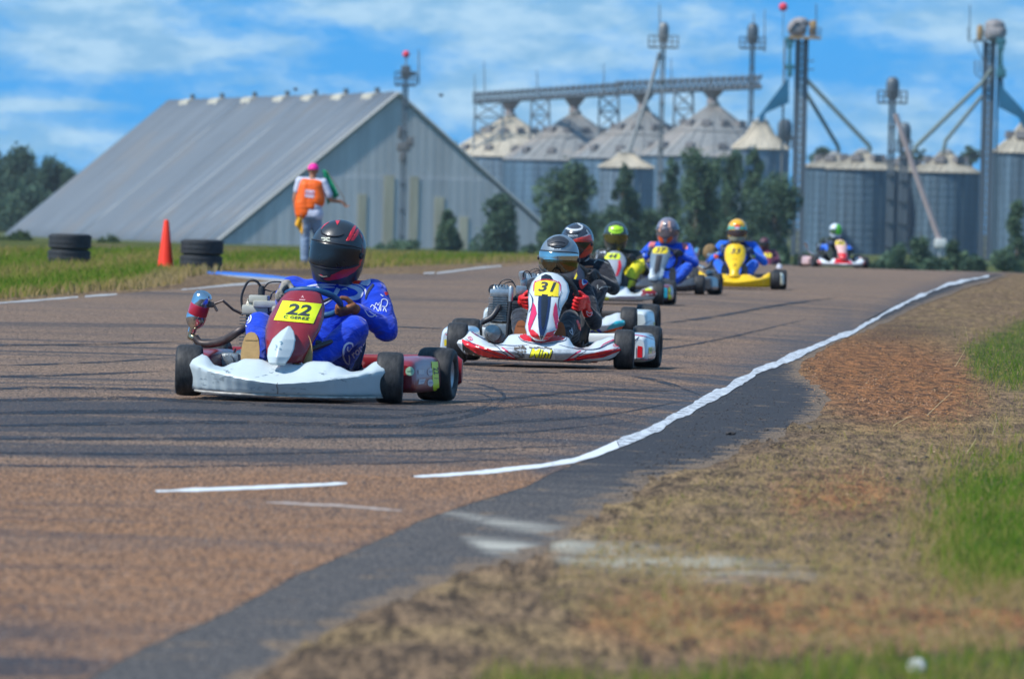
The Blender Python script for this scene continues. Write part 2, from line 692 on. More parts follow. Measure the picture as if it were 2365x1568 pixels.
def track_mat():
    m, n = newmat('brown_aggregate_asphalt')
    p = geo_pos(n)
    big = n.noise(p, .35, 4, .55)
    mid = n.noise(p, 3.0, 5, .6)
    pf = n.mapping(p, sc=(1, .075, 1))
    fine = n.noise(pf, 120, 4, .70)
    grit = n.noise(pf, 210, 2, .6)
    near = attr(n, 'near')
    # brown stone in a grey binder; fresher and more orange off the racing line
    c1 = n.mix(n.ss(fine, .43, .57), (.050, .034, .024), (.31, .198, .125))
    c2 = n.mix(n.ss(fine, .41, .60), (.070, .032, .013), (.37, .175, .070))
    col = n.mix(n.m('MULTIPLY', near, n.m('ADD', .75, n.m('MULTIPLY', n.m('SUBTRACT', mid, .5), 1.2))), c1, c2)
    col = n.mix(n.m('MULTIPLY', n.ss(big, .4, .65), .30), col, (.085, .07, .066))
    # rubber laid in long curved strips
    w = n.noise(p, .09, 2, .5)
    sx = n.node('ShaderNodeSeparateXYZ', {0: p}).outputs
    # distance across the racing line (it sweeps from far right to near left)
    yy = n.m('ADD', sx[1], n.m('MULTIPLY', w, 9.0))
    yy = n.m('ADD', yy, n.m('MULTIPLY', sx[0], attr(n, 'bend')))
    q = n.node('ShaderNodeCombineXYZ', {0: n.m('MULTIPLY', sx[0], .13), 1: yy, 2: 0.0}).outputs[0]
    s1 = n.noise(q, 1.1, 3, .6)
    s2 = n.noise(q, 4.0, 3, .6)
    st = n.m('ADD', n.m('MULTIPLY', s1, .55), n.m('MULTIPLY', s2, .45))
    rub = attr(n, 'rubber')
    s0 = n.noise(q, .38, 3, .6)
    st = n.m('ADD', n.m('MULTIPLY', st, .7), n.m('MULTIPLY', s0, .3))
    k = n.ss(n.m('ADD', n.m('MULTIPLY', rub, .70), n.m('MULTIPLY', n.m('SUBTRACT', st, .5), 5.0)), .10, .72)
    k = n.m('MULTIPLY', k, n.m('ADD', .74, n.m('MULTIPLY', n.ss(fine, .6, .4), .24)))
    col = n.mix(k, col, (.021, .020, .023))
    edge = n.m('MULTIPLY', attr(n, 'edge'), n.ss(n.m('ADD', mid, n.m('MULTIPLY', s1, .6)), .6, .9))
    col = n.mix(n.m('MULTIPLY', edge, .9), col, (.045, .046, .055))
    gs = n.ss(grit, .64, .70)
    col = n.mix(n.m('MULTIPLY', gs, .75), col, (.50, .45, .40))
    bp = n.node('ShaderNodeBump', {'Strength': .40, 'Distance': .004, 'Height': n.m('ADD', fine, n.m('MULTIPLY', grit, .4))})
    r = n.m('SUBTRACT', .88, n.m('MULTIPLY', k, .22))
    bs = n.node('ShaderNodeBsdfPrincipled', {'Base Color': col, 'Roughness': r, 'Specular IOR Level': .25, 'Normal': bp.outputs[0]})
    n.node('ShaderNodeOutputMaterial', {0: bs.outputs[0]})
    return m


def shoulder_mat():
    m, n = newmat('old_grey_asphalt')
    p = geo_pos(n)
    pf = n.mapping(p, sc=(1, .075, 1))
    fine = n.noise(pf, 110, 4, .70)
    mid = n.noise(p, 2.2, 5, .62)
    grit = n.noise(pf, 140, 2, .6)
    far = attr(n, 'rubber')
    col = n.mix(n.ss(fine, .35, .65), (.026, .025, .026), (.135, .115, .10))
    k = n.ss(n.m('ADD', n.m('MULTIPLY', far, .5), mid), .55, 1.0)
    col = n.mix(n.m('MULTIPLY', k, .85), col, (.024, .024, .029))
    pale = n.m('MULTIPLY', attr(n, 'pale'), n.ss(n.noise(n.mapping(p, rot=(0, 0, .05), sc=(.35, 1.6, 1)), 3.0, 5, .6), .33, .58))
    col = n.mix(pale, col, (.42, .40, .34))
    dn = n.noise(n.mapping(p, sc=(1, .5, 1)), 5.0, 6, .7)
    dust = n.ss(n.m('ADD', n.m('MULTIPLY', attr(n, 'rim'), .62), n.m('MULTIPLY', n.m('SUBTRACT', dn, .5), 2.4)), .18, .42)
    dust = n.m('MAXIMUM', dust, n.ss(n.m('ADD', attr(n, 'rim'), n.m('MULTIPLY', n.m('SUBTRACT', dn, .5), .5)), .86, .97))
    col = n.mix(dust, col, n.mix(n.ss(fine, .38, .62), (.075, .053, .038), (.24, .165, .10)))
    # straight roller seams
    seam = n.m('MULTIPLY', attr(n, 'seam'), .55)
    col = n.mix(seam, col, (.04, .038, .036))
    col = n.mix(n.m('MULTIPLY', n.ss(grit, .69, .75), .6), col, (.5, .47, .43))
    bp = n.node('ShaderNodeBump', {'Strength': .6, 'Distance': .008, 'Height': n.m('ADD', fine, n.m('MULTIPLY', mid, .5))})
    bs = n.node('ShaderNodeBsdfPrincipled', {'Base Color': col, 'Roughness': .86, 'Specular IOR Level': .3, 'Normal': bp.outputs[0]})
    n.node('ShaderNodeOutputMaterial', {0: bs.outputs[0]})
    return m


def line_mat(name, col, worn=.0, under=(.11, .10, .10)):
    m, n = newmat(name)
    p = geo_pos(n)
    a = n.noise(n.mapping(p, sc=(1, .35, 1)), 22, 6, .7)
    b = n.noise(n.mapping(p, rot=(0, 0, .2), sc=(.5, 3.2, 1)), 2.2, 4, .6)
    f = n.ss(n.m('ADD', n.m('MULTIPLY', a, .7), n.m('MULTIPLY', b, .42)), .66 - worn, .76 - worn)
    c = n.mix(n.noise(p, 3, 3, .5), tuple(k * .86 for k in col), col)
    c = n.mix(n.m('MULTIPLY', f, .85), c, under)
    bs = n.node('ShaderNodeBsdfPrincipled', {'Base Color': c, 'Roughness': .6})
    n.node('ShaderNodeOutputMaterial', {0: bs.outputs[0]})
    return m


SHOULDER_OUT = [(2330, 640), (2240, 664), (2130, 706), (2040, 748), (1950, 783), (1905, 806), (1852, 838), (1850, 868), (1915, 905), (1900, 960),
                (1812, 1003), (1711, 1043), (1629, 1083), (1503, 1106), (1462, 1150), (1408, 1169), (1345, 1207), (1300, 1245), (1240, 1290),
                (1124, 1306), (1029, 1338), (934, 1385), (850, 1416), (680, 1501), (595, 1568), (480, 1660), (300, 1800)]
TRACK_RIGHT = [(2300, 636), (2255, 646), (2190, 660), (2100, 697), (2035, 732), (1972, 770), (1910, 795), (1850, 822), (1782, 850), (1740, 868), (1683, 903),
               (1626, 932), (1560, 968), (1500, 1004), (1425, 1035), (1376, 1056), (1275, 1093), (1215, 1124), (1060, 1172), (992, 1195),
               (871, 1249), (680, 1331), (510, 1422), (340, 1492), (221, 1560), (20, 1680), (-200, 1800)]
FAR_LEFT = [(-1500, 840), (-700, 765), (0, 701), (150, 690), (265, 681), (430, 667), (520, 659), (640, 652), (700, 650), (760, 645), (841, 635), (960, 634),
            (985, 637), (1060, 628), (1155, 619), (1235, 611)]

RED_ZONES = [[(1830, 800), (1960, 770), (2130, 790), (2250, 850), (2280, 930), (2200, 990), (1990, 975), (1900, 930), (1850, 880)],
             [(1380, 1400), (1560, 1350), (1800, 1360), (2100, 1375), (2420, 1380), (2420, 1490), (2000, 1500), (1500, 1500), (1340, 1460)],
             [(1800, 1130), (2000, 1090), (2100, 1150), (1990, 1200), (1820, 1190)]]
GREEN_A = [(2225, 800), (2290, 770), (2365, 735), (2900, 725), (2900, 930), (2340, 905), (2240, 865)]
GREEN_ZONES = [[(2190, 1090), (2320, 1035), (2900, 960), (2900, 1400), (2260, 1375), (2170, 1320), (2135, 1220)],
               [(1040, 1600), (1130, 1545), (1500, 1560), (1900, 1515), (2500, 1490), (2900, 1490), (2900, 1750), (950, 1750)]]
LEFT_GREEN = [(-1500, 560), (-600, 540), (300, 545), (700, 560), (1300, 575), (1280, 603), (1150, 609), (1000, 612), (840, 615), (700, 612), (560, 618),
              (420, 628), (430, 650), (330, 668), (200, 676), (0, 690), (-700, 752), (-1500, 820)]


def rubber_mask(uv):
    x, y = uv[:, 0], uv[:, 1]
    band = np.exp(-((y - (985 + 0.00 * x)) / 62) ** 2) * (1.0 - .35 * np.clip((x - 700) / 800, 0, 1)) * 1.05
    band += .55 * np.exp(-((y - 905) / 55) ** 2) * np.clip((x - 200) / 500, .35, 1)
    band += .22 * np.exp(-((y - 830) / 50) ** 2)
    band += .25 * np.exp(-((y - 760) / 30) ** 2) + .30 * np.exp(-((y - 702 - .02 * (x - 1700)) / 22) ** 2)
    band += .45 * np.exp(-((y - 640) / 12) ** 2) * (x < 1250)
    band += .30 * np.exp(-((y - 1050) / 30) ** 2)
    band *= 1 - .9 * np.clip((y - 1075) / 60, 0, 1)
    band += .22 * np.clip((y - 1100) / 80, 0, 1) * np.clip(1 - x / 420, 0, 1)
    band += .25 * inpoly(uv, [(-200, 1440), (160, 1470), (260, 1560), (100, 1700), (-300, 1700)], 60)
    return np.clip(band, 0, 1.3)


def rim_mask(uv):
    ln = np.array(SHOULDER_OUT, float)
    d = np.full(len(uv), 1e9)
    for i in range(len(ln) - 1):
        a, b = ln[i], ln[i + 1]
        t = np.clip(((uv - a) @ (b - a)) / ((b - a) @ (b - a)), 0, 1)
        d = np.minimum(d, np.hypot(*((uv - a - t[:, None] * (b - a)) * np.array([.35, 1.0])).T))
    return np.clip(1.0 - d / (14 + 24 * np.clip((uv[:, 1] - 750) / 400, 0, 1)), 0, 1)


def edge_mask(uv):
    """the dark band that hugs the inside of the white line"""
    ln = np.array([(2280, 642), (2100, 695), (1976, 765), (1856, 815), (1743, 863), (1629, 926), (1503, 998), (1376, 1049), (1250, 1077)], float)
    d = np.full(len(uv), 1e9)
    for i in range(len(ln) - 1):
        a, b = ln[i], ln[i + 1]
        t = np.clip(((uv - a) @ (b - a)) / ((b - a) @ (b - a)), 0, 1)
        d = np.minimum(d, np.hypot(*(uv - a - t[:, None] * (b - a)).T))
    w = np.where((uv[:, 0] > 1500) & (uv[:, 0] < 1960), 60, 30)
    return np.clip(1.2 - d / w, 0, 1)


def build_ground():
    gm = ground_mat()
    ys = []
    v = 1900.0
    while v > 596:
        ys.append(CAMH * FPX / (v - HZ)); v -= 7 if v > 760 else 4
    while ys[-1] < 14000:
        ys.append(ys[-1] * 1.045)
    ys = [3.0, 6.0, 9.0, 12.0] + [y for y in ys if y > 12.5]
    tx = [-3, -1.5, -.7, -.35, -.2, -.13, -.095] + list(np.arange(-.075, .0751, .00085)) + [.095, .13, .2, .35, .7, 1.5, 3]
    V = []
    for y in ys:
        for t in tx:
            x = t * y
            V.append((x, y, terr(x, y)))
    V = np.array(V)
    uv = proj(V)
    paved = np.maximum(inpoly(uv, SHOULDER_OUT + [(-1500, 1900), (-1500, 840)] + FAR_LEFT[1:], 14), 0)
    far = V[:, 1] > 245
    uvm = uv.copy()
    red = np.zeros(len(V))
    for z in RED_ZONES: red = np.maximum(red, inpoly(uv, z, 55))
    green = np.maximum(np.maximum(inpoly(uv, GREEN_ZONES[0], 110), inpoly(uv, GREEN_A, 45)), .8 * inpoly(uv, GREEN_ZONES[1], 45))
    lg = inpoly(uv, LEFT_GREEN, 7) * (.78 + .22 * np.sin(uv[:, 0] * .02))
    green = np.maximum(green, lg)
    green = np.where(far, .92, green)
    red = np.where(far, 0, red)
    dark = inpoly(uv, [(1560, 1080), (1700, 1035), (1860, 960), (2080, 960), (2150, 985), (1900, 1000), (1800, 1040), (1620, 1110)], 30) * .52
    dark = np.maximum(dark, .55 * inpoly(uv, [(1940, 790), (2060, 730), (2230, 750), (2240, 775), (2060, 800)], 20))
    dark = np.maximum(dark, .6 * inpoly(uv, [(440, 626), (840, 616), (850, 634), (700, 640)], 5))
    dark = np.maximum(dark, .5 * inpoly(uv, [(1700, 1190), (2000, 1150), (2250, 1180), (2000, 1250)], 40))
    dark = np.where(far, 0, dark)
    pale = inpoly(uv, [(1230, 1225), (1560, 1275), (1900, 1330), (1700, 1350), (1300, 1300)], 22)
    pale = np.where(far, 0, pale)
    relief = np.array([noise.noise(Vector((x * 2.2, y * .55, 0))) + .5 * noise.noise(Vector((x * 6, y * 1.3, 3))) for x, y, z in V])
    soil = (1 - paved) * (~far) * (V[:, 1] < 120)
    edge = np.clip(1 - paved, 0, 1) ** 2 * (~far) * (V[:, 1] < 120)
    V[:, 2] += np.abs(relief) * .020 * edge
    nx, ny = len(tx), len(ys)
    F = [(j * nx + i, j * nx + i + 1, (j + 1) * nx + i + 1, (j + 1) * nx + i) for j in range(ny - 1) for i in range(nx - 1)]
    me = bpy.data.meshes.new('ground')
    me.from_pydata(V.tolist(), [], F)
    me.materials.append(gm)
    for k, a in (('red', red), ('green', green), ('dark', dark), ('pale', pale)):
        q = me.attributes.new(k, 'FLOAT', 'POINT'); q.data.foreach_set('value', a.astype(np.float32))
    me.polygons.foreach_set('use_smooth', [True] * len(F))
    tag(link('ground', me), kind='structure')

    # older grey asphalt showing outside the white line
    out = jag(SHOULDER_OUT, lambda r: 5 + 18 * min(1, max(0, (r.y - 700) / 300)), 9, 3, False)
    inner = [(-200, 1800 - 60), (180, 1540), (520, 1400), (900, 1200), (1200, 1090), (1376, 1030), (1560, 940), (1740, 850), (1970, 755), (2180, 650), (2290, 630)]
    sheet('asphalt_verge', out + inner, shoulder_mat(), .002, {
        'rubber': lambda uv: np.clip(1 - (uv[:, 1] - 1040) / 160, 0, 1),
        'pale': lambda uv: np.maximum(.85 * inpoly(uv, [(1010, 1178), (1100, 1190), (1330, 1222), (1500, 1262), (1300, 1240), (1150, 1215)], 9),
                                      inpoly(uv, [(1075, 1240), (1200, 1252), (1420, 1300), (1560, 1325), (1500, 1345), (1300, 1315), (1120, 1272)], 12)),
        'dust': lambda uv: inpoly(uv, [(1240, 1180), (1420, 1120), (1560, 1080), (1760, 1010), (1950, 850), (2000, 1000), (1500, 1300), (1000, 1380), (600, 1600), (500, 1600), (900, 1400)], 40),
        'rim': lambda uv: rim_mask(uv),
        'seam': lambda uv: np.maximum.reduce([np.exp(-((uv[:, 1] - (1355 - .58 * (uv[:, 0] - 850))) / 5) ** 2) * (uv[:, 0] < 1160) * (uv[:, 0] > 700) * .6,
                                              inpoly(uv, [(1040, 1185), (1110, 1130), (1330, 1060), (1120, 1140)], 4) * .8]),
    }, da=16)
    outline = jag(TRACK_RIGHT, 2.5, 10, 9, False) + [(-1500, 1800)] + FAR_LEFT + [('w', 1.2, 236), ('w', 3.4, 262), ('w', 16.0, 262), ('w', 13.6, 225)]
    sheet('track', outline, track_mat(), .004, {
        'rubber': rubber_mask,
        'near': lambda uv: np.clip((uv[:, 1] - 1040) / 60, 0, 1) * .95 + .28 * inpoly(uv, [(1100, 760), (1750, 800), (1700, 880), (1560, 950), (1350, 1010), (1100, 1000)], 70),
        'edge': edge_mask,
        'bend': lambda uv: np.where(uv[:, 0] > 700, (uv[:, 0] - 700) * .0022, 0),
    }, da=18)

    white = line_mat('white_road_paint', (.74, .77, .78), .04)
    white2 = line_mat('scuffed_white_road_paint', (.62, .66, .70), .13)
    L = [(2284, 640, 4), (2261, 645, 5), (2198, 657, 7), (2109, 692, 9), (2040, 727, 11), (1976, 765, 14), (1913, 790, 15), (1856, 815, 19), (1787, 844, 21),
         (1743, 860, 19), (1741, 866, 24), (1686, 897, 26), (1629, 926, 28), (1566, 960, 25), (1503, 998, 28), (1427, 1027, 26), (1376, 1049, 21), (1326, 1065, 15),
         (1250, 1077, 13), (1136, 1090, 14), (1029, 1099, 11), (956, 1102, 3)]
    def line(pts, mat, seed, amp=2.2, name='edge_line'):
        up, dn = [], []
        for i, (x, y, w) in enumerate(pts):
            a = pts[max(0, i - 1)]; b = pts[min(len(pts) - 1, i + 1)]
            d = Vector((b[0] - a[0], b[1] - a[1])).normalized()
            w *= .68
            up.append((x + d.y * w / 2, y - d.x * w / 2)); dn.append((x - d.y * w / 2, y + d.x * w / 2))
        ol = jag(up + dn[::-1], amp, 7, seed)
        sheet(name, ol, mat, .006, None, da=9999, db=9999)
    line([p for p in L if p[0] >= 1420], white2, 1, 5.0)
    line([p for p in L if p[0] <= 1430], white, 2, 1.6)
    line([(360, 1136, 3), (420, 1134, 10), (560, 1129, 12), (700, 1123, 11), (780, 1119, 9), (802, 1118, 3)], white, 3, 1.5, 'dash_line')
    faded = line_mat('faded_road_paint', (.42, .34, .28), .12, (.30, .19, .12))
    line([(615, 1162, 3), (700, 1166, 9), (800, 1170, 8), (930, 1182, 3)], faded, 4, 2, 'faded_line')
    white2 = line_mat('dusty_white_paint', (.46, .45, .44), .12, (.16, .12, .09))
    line([(-1400, 835, 14), (-700, 762, 9), (0, 702, 6), (100, 694, 6), (180, 688, 5)], white2, 5, 1.4)
    line([(196, 687, 4), (230, 684, 7), (270, 682, 5)], white2, 6, 1.2)
    line([(420, 671, 3), (470, 667, 5), (540, 660, 6), (610, 656, 5), (690, 652, 5), (760, 647, 4)], white2, 7, 1.4)
    line([(978, 634, 5), (1003, 633, 7), (1004, 633, 3)], white2, 8, 1.0)
    line([(1008, 634, 5), (1060, 627, 7), (1110, 621, 6), (1158, 617, 4)], white2, 8, 1.4)
    # skid marks
    m, n = newmat('rubber_skid')
    p = geo_pos(n)
    q = n.mapping(p, sc=(1, .15, 1))
    f = n.ss(n.m('ADD', n.noise(q, 5, 4, .65), n.m('MULTIPLY', n.m('SUBTRACT', n.noise(n.mapping(p, sc=(1, .07, 1)), 90, 3, .6), .5), .8)), .34, .60)
    bs = n.node('ShaderNodeBsdfPrincipled', {'Base Color': (.020, .020, .024, 1), 'Roughness': .62, 'Specular IOR Level': .3})
    tr = n.node('ShaderNodeBsdfTransparent')
    ms = n.node('ShaderNodeMixShader', {0: n.m('MULTIPLY', f, .85), 1: tr.outputs[0], 2: bs.outputs[0]})
    n.node('ShaderNodeOutputMaterial', {0: ms.outputs[0]})
    for i, (w, pts) in enumerate(((7, [(1440, 868), (1500, 875), (1560, 890), (1618, 914)]), (9, [(1085, 886), (1150, 896), (1176, 915), (1158, 940), (1080, 966), (950, 984), (760, 990)]),
                                (5, [(1100, 908), (1140, 917), (1146, 934), (1090, 952), (960, 964)]), (4, [(0, 846), (200, 840), (398, 828)]), (5, [(-200, 872), (100, 870), (400, 858)]),
                                (6, [(-200, 905), (120, 896), (400, 902), (600, 926)]), (8, [(-200, 930), (300, 920), (640, 938), (1000, 950)]), (9, [(-200, 958), (400, 950), (900, 966), (1320, 930)]),
                                (8, [(-200, 988), (500, 976), (1000, 988), (1400, 962), (1590, 925)]), (7, [(-200, 1016), (600, 1014), (1200, 1002), (1470, 974)]), (5, [(-200, 1046), (500, 1052), (1000, 1042), (1370, 1030)]),
                                (4, [(-200, 1076), (400, 1080), (900, 1072), (1260, 1060)]), (5, [(1500, 752), (1640, 736), (1800, 706), (1930, 690)]), (3, [(880, 756), (960, 758), (1045, 762)]),
                                (4, [(1440, 812), (1560, 806), (1690, 780), (1860, 740)]), (5, [(1050, 850), (1120, 858), (1250, 862), (1420, 858)]), (4, [(-100, 800), (200, 798), (430, 790)]), (6, [(1060, 930), (1250, 915), (1400, 900), (1560, 905)]))):
        o = []
        pp = [Vector(a) for a in pts]; fine_ = []
        for a, b in zip(pp[:-1], pp[1:]):
            k = max(2, int((b - a).length / 30)); fine_ += [a.lerp(b, t / k) for t in range(k)]
        fine_.append(pp[-1])
        for _ in range(3): fine_ = [fine_[0]] + [(fine_[j - 1] + fine_[j] * 2 + fine_[j + 1]) / 4 for j in range(1, len(fine_) - 1)] + [fine_[-1]]
        up, dn = [], []
        for j, c in enumerate(fine_):
            d = (fine_[min(j + 1, len(fine_) - 1)] - fine_[max(j - 1, 0)]).normalized()
            ww = w * .5 * min(1, .15 + 4 * min(j, len(fine_) - 1 - j) / len(fine_))
            up.append((c.x + d.y * ww, c.y - d.x * ww)); dn.append((c.x - d.y * ww, c.y + d.x * ww))
        sheet('skid_mark', up + dn[::-1], m, .005 + .0001 * i, None, da=9999, db=9999)
    # painted kerb at the corner: blue above, white below
    blue = line_mat('blue_kerb_paint', (.02, .16, .62), -.02)
    for nm, mt, pts in (('blue_kerb', blue, [(455, 627), (500, 628), (570, 631), (640, 638), (692, 644), (692, 649), (640, 644), (560, 638), (500, 633), (462, 630)]),
                        ('white_kerb', white2, [(505, 634), (560, 638), (640, 644), (692, 649), (700, 653), (640, 650), (570, 643), (520, 637)])):
        V2 = [gp(*p) for p in jag(pts, .6, 9, 2)]
        mb = MB()
        mb.prism([(p.x, p.y) for p in V2], lambda x, y: Vector((x, y, terr(x, y) - .01)), lambda x, y: Vector((x, y, terr(x, y) + .005)))
        tag(mb.build(nm, mt, None, 30), kind='structure')


def blades(name, pts, hs, ws, tones, mat, lean=.45, label=None, cat='grass'):
    n = len(pts)
    rs = np.random.RandomState(len(pts))
    an = rs.uniform(0, 2 * np.pi, n)
    side = np.stack([np.cos(an * .5 - .8), np.sin(an * .5 - .8) * .6, np.zeros(n)], 1)
    ln = np.stack([np.cos(an), np.sin(an), np.zeros(n)], 1) * (rs.uniform(.1, 1, n) * lean * hs)[:, None]
    up = np.array([0, 0, 1.0])
    P0 = np.asarray(pts)
    w = ws[:, None]
    v0 = P0 - side * w; v1 = P0 + side * w
    mid = P0 + up * (hs * .55)[:, None] + ln * .35
    v2 = mid - side * w * .75; v3 = mid + side * w * .75
    v4 = P0 + up * (hs * .93)[:, None] + ln * 1.2
    V = np.stack([v0, v1, v2, v3, v4], 1).reshape(-1, 3)
    b = np.arange(n)[:, None] * 5
    quads = (b + np.array([[0, 1, 3, 2]]))
    tris = (b + np.array([[2, 3, 4]]))
    me = bpy.data.meshes.new(name)
    me.vertices.add(n * 5); me.vertices.foreach_set('co', V.ravel())
    lt = np.concatenate([np.full(n, 4), np.full(n, 3)])
    me.loops.add(n * 7)
    me.loops.foreach_set('vertex_index', np.concatenate([quads.ravel(), tris.ravel()]).astype(np.int32))
    me.polygons.add(2 * n)
    st = np.concatenate([[0], np.cumsum(lt)[:-1]])
    me.polygons.foreach_set('loop_start', st.astype(np.int32)); me.polygons.foreach_set('loop_total', lt.astype(np.int32))
    me.update(calc_edges=True)
    a = me.attributes.new('tone', 'FLOAT', 'POINT'); a.data.foreach_set('value', np.repeat(tones, 5).astype(np.float32))
    me.materials.append(mat)
    return tag(link(name, me), label, cat, kind='stuff')


def blade_mat():
    if 'blade' in MC: return MC['blade']
    m, n = newmat('grass_blades')
    t = attr(n, 'tone')
    cr = n.node('ShaderNodeValToRGB', {0: t})
    e = cr.color_ramp.elements
    e[0].position = 0; e[0].color = (.030, .075, .006, 1)
    e[1].position = 1; e[1].color = (.36, .26, .13, 1)
    for p_, c_ in ((.3, (.072, .165, .010, 1)), (.5, (.15, .20, .022, 1)), (.72, (.30, .215, .075, 1))):
        k = e.new(p_); k.color = c_
    b = n.node('ShaderNodeBsdfPrincipled', {'Base Color': cr.outputs[0], 'Roughness': .75, 'Specular IOR Level': .15,
                                            'Subsurface Weight': 0.0})
    tr = n.node('ShaderNodeBsdfTranslucent', {0: cr.outputs[0]})
    ms = n.node('ShaderNodeMixShader', {0: .35, 1: b.outputs[0], 2: tr.outputs[0]})
    n.node('ShaderNodeOutputMaterial', {0: ms.outputs[0]})
    MC['blade'] = m
    return m


def scatter(zone, n, seed, soft=25, keep=None):
    rs = np.random.RandomState(seed)
    z = np.array(zone, float)
    out = []
    while len(out) < n:
        uv = rs.uniform(z.min(0) - soft, z.max(0) + soft, (n * 2, 2))
        k = inpoly(uv, zone, soft)
        ok = rs.uniform(0, 1, len(uv)) < k
        if keep is not None: ok &= keep(uv, rs)
        out += uv[ok].tolist()
    uv = out[:n]
    return [gp(u, v) for u, v in uv], np.array(uv)


def clump(uv, rs):
    q = np.array([noise.noise(Vector((u * .035, v * .05, 2))) + .6 * noise.noise(Vector((u * .11, v * .13, 7))) for u, v in uv])
    return rs.uniform(-.5, .5, len(uv)) < q + .12


def build_grass():
    bm = blade_mat()
    rs = np.random.RandomState(3)
    # green turf on the right and along the bottom
    P1, uv1 = scatter([(2190, 1095), (2320, 1040), (2700, 990), (2700, 1400), (2260, 1375), (2170, 1320), (2140, 1220)], 14500, 1, 120)
    Pa, uva = scatter([(min(2700, a), b) for a, b in GREEN_A], 6500, 4, 40)
    P1 = P1 + Pa; uv1 = np.concatenate([uv1, uva])
    P2, uv2 = scatter([(1040, 1625), (1130, 1560), (1500, 1575), (1900, 1530), (2500, 1500), (2700, 1500), (2700, 1660), (1000, 1660)], 3000, 2, 34, clump)
    P_ = P1 + P2
    n = len(P_)
    inside = np.concatenate([np.maximum(inpoly(uv1, GREEN_ZONES[0], 120), inpoly(uv1, GREEN_A, 45)), inpoly(uv2, GREEN_ZONES[1], 30)])
    tone = np.clip(.30 + .5 * (1 - inside) + rs.normal(0, .14, n) + np.array([.35 * max(0, noise.noise(Vector((p.x * 3, p.y * .4, 1)))) for p in P_]) + np.where(np.arange(n) >= len(P1), .22, .04), 0, 1)
    blades('green_grass', [tuple(p) for p in P_], rs.uniform(.025, .075, n), rs.uniform(.0012, .0028, n), tone, bm, .8,
           'bright green turf along the right and bottom edge of the verge')
    # dry straw grass over the verge
    zone = [(2330, 650), (2700, 650), (2700, 1500), (1500, 1500), (1250, 1400), (1300, 1320), (1460, 1190), (1640, 1100), (1800, 1035), (2000, 990), (2200, 960), (2230, 800), (2100, 760), (2150, 710)]
    P3, uv3 = scatter(zone, 42000, 5, 12, clump)
    n = len(P3)
    hs = rs.uniform(.008, .030, n) * np.where(rs.uniform(0, 1, n) > .96, 2.0, 1)
    tone = np.clip(rs.normal(.92, .08, n) - .35 * (rs.uniform(0, 1, n) > .93), 0.3, 1)
    blades('dry_grass', [tuple(p) for p in P3], hs, rs.uniform(.0009, .002, n), tone, bm, 2.0,
           'dry straw coloured grass scattered over the dirt verge')
    # infield grass on the left, out to the crest
    P4, uv4 = scatter([(-500, 572), (300, 578), (700, 584), (1300, 592), (1290, 602), (1150, 609), (1000, 613), (840, 620), (700, 622), (560, 622),
                       (430, 640), (420, 655), (330, 668), (200, 677), (0, 692), (-500, 735)], 42000, 9, 3)
    n = len(P4)
    vv = uv4[:, 1] - .0235 * (uv4[:, 0] - CX)
    tone = np.clip(.52 + .12 * np.sin(uv4[:, 0] * .013 + uv4[:, 1] * .1) + rs.normal(0, .13, n) + .25 * inpoly(uv4, [(380, 625), (800, 612), (1300, 595), (1300, 625), (800, 640), (500, 690), (-500, 760), (-500, 725), (300, 665)], 8), 0, 1)
    blades('infield_grass', [tuple(p) for p in P4], rs.uniform(.05, .16, n), rs.uniform(.005, .013, n), tone, bm, .6,
           'green and yellow infield grass behind the tyres and cone')
    # a few tall dry stalks
    ends = []
    mb = MB()
    for (u, v, u2, v2) in ((2236, 795, 2222, 742), (2232, 800, 2205, 848), (2200, 905, 2140, 960), (2110, 960, 2060, 985), (1955, 1100, 1990, 1072), (2300, 960, 2290, 1010), (2255, 1010, 2230, 1050)):
        b = gp(max(u, u2) if v > v2 else u2, max(v, v2)) ; t = at(u if v < v2 else u2, min(v, v2), b.y)
        mid = b.lerp(t, .55) + Vector((.01, 0, .012))
        mb.tube([b, mid, t], [.0022, .0016, .0008], 5, smooth_path=3)
    tag(mb.build('dry_stalks', P('stalk', (.5, .38, .2), .8)), 'thin dry grass stalks standing and lying on the verge', 'grass', kind='stuff')


def lumps(name, spots, mat, label, cat, kind='stuff', squash=.7):
    rs = random.Random(len(spots))
    bm0 = bmesh.new(); bmesh.ops.create_icosphere(bm0, subdivisions=2, radius=1)
    base = [v.co.copy() for v in bm0.verts]; fs = [[v.index for v in f.verts] for f in bm0.faces]; bm0.free()
    bm1 = bmesh.new(); bmesh.ops.create_icosphere(bm1, subdivisions=1, radius=1)
    base1 = [v.co.copy() for v in bm1.verts]; fs1 = [[v.index for v in f.verts] for f in bm1.faces]; bm1.free()
    V, F = [], []
    for p, r in spots:
        big = r > .008
        B_, F_ = (base, fs) if big else (base1, fs1)
        o = rs.uniform(0, 50); a = rs.uniform(0, 6.28)
        b = len(V)
        sx, sy, sz = rs.uniform(.8, 1.35), rs.uniform(.7, 1.2), squash * rs.uniform(.7, 1.2)
        ca, sa = math.cos(a), math.sin(a)
        for c in B_:
            k = 1 + .45 * noise.noise(c * 1.7 + Vector((o, 0, 0)))
            x, y, z = c.x * sx * k * r, c.y * sy * k * r, c.z * sz * k * r
            V.append((p[0] + x * ca - y * sa, p[1] + x * sa + y * ca, p[2] + z + r * squash * .5))
        F += [[b + i for i in f] for f in F_]
    me = bpy.data.meshes.new(name); me.from_pydata(V, [], F); me.materials.append(mat)
    return tag(link(name, me), label, cat, kind=kind)


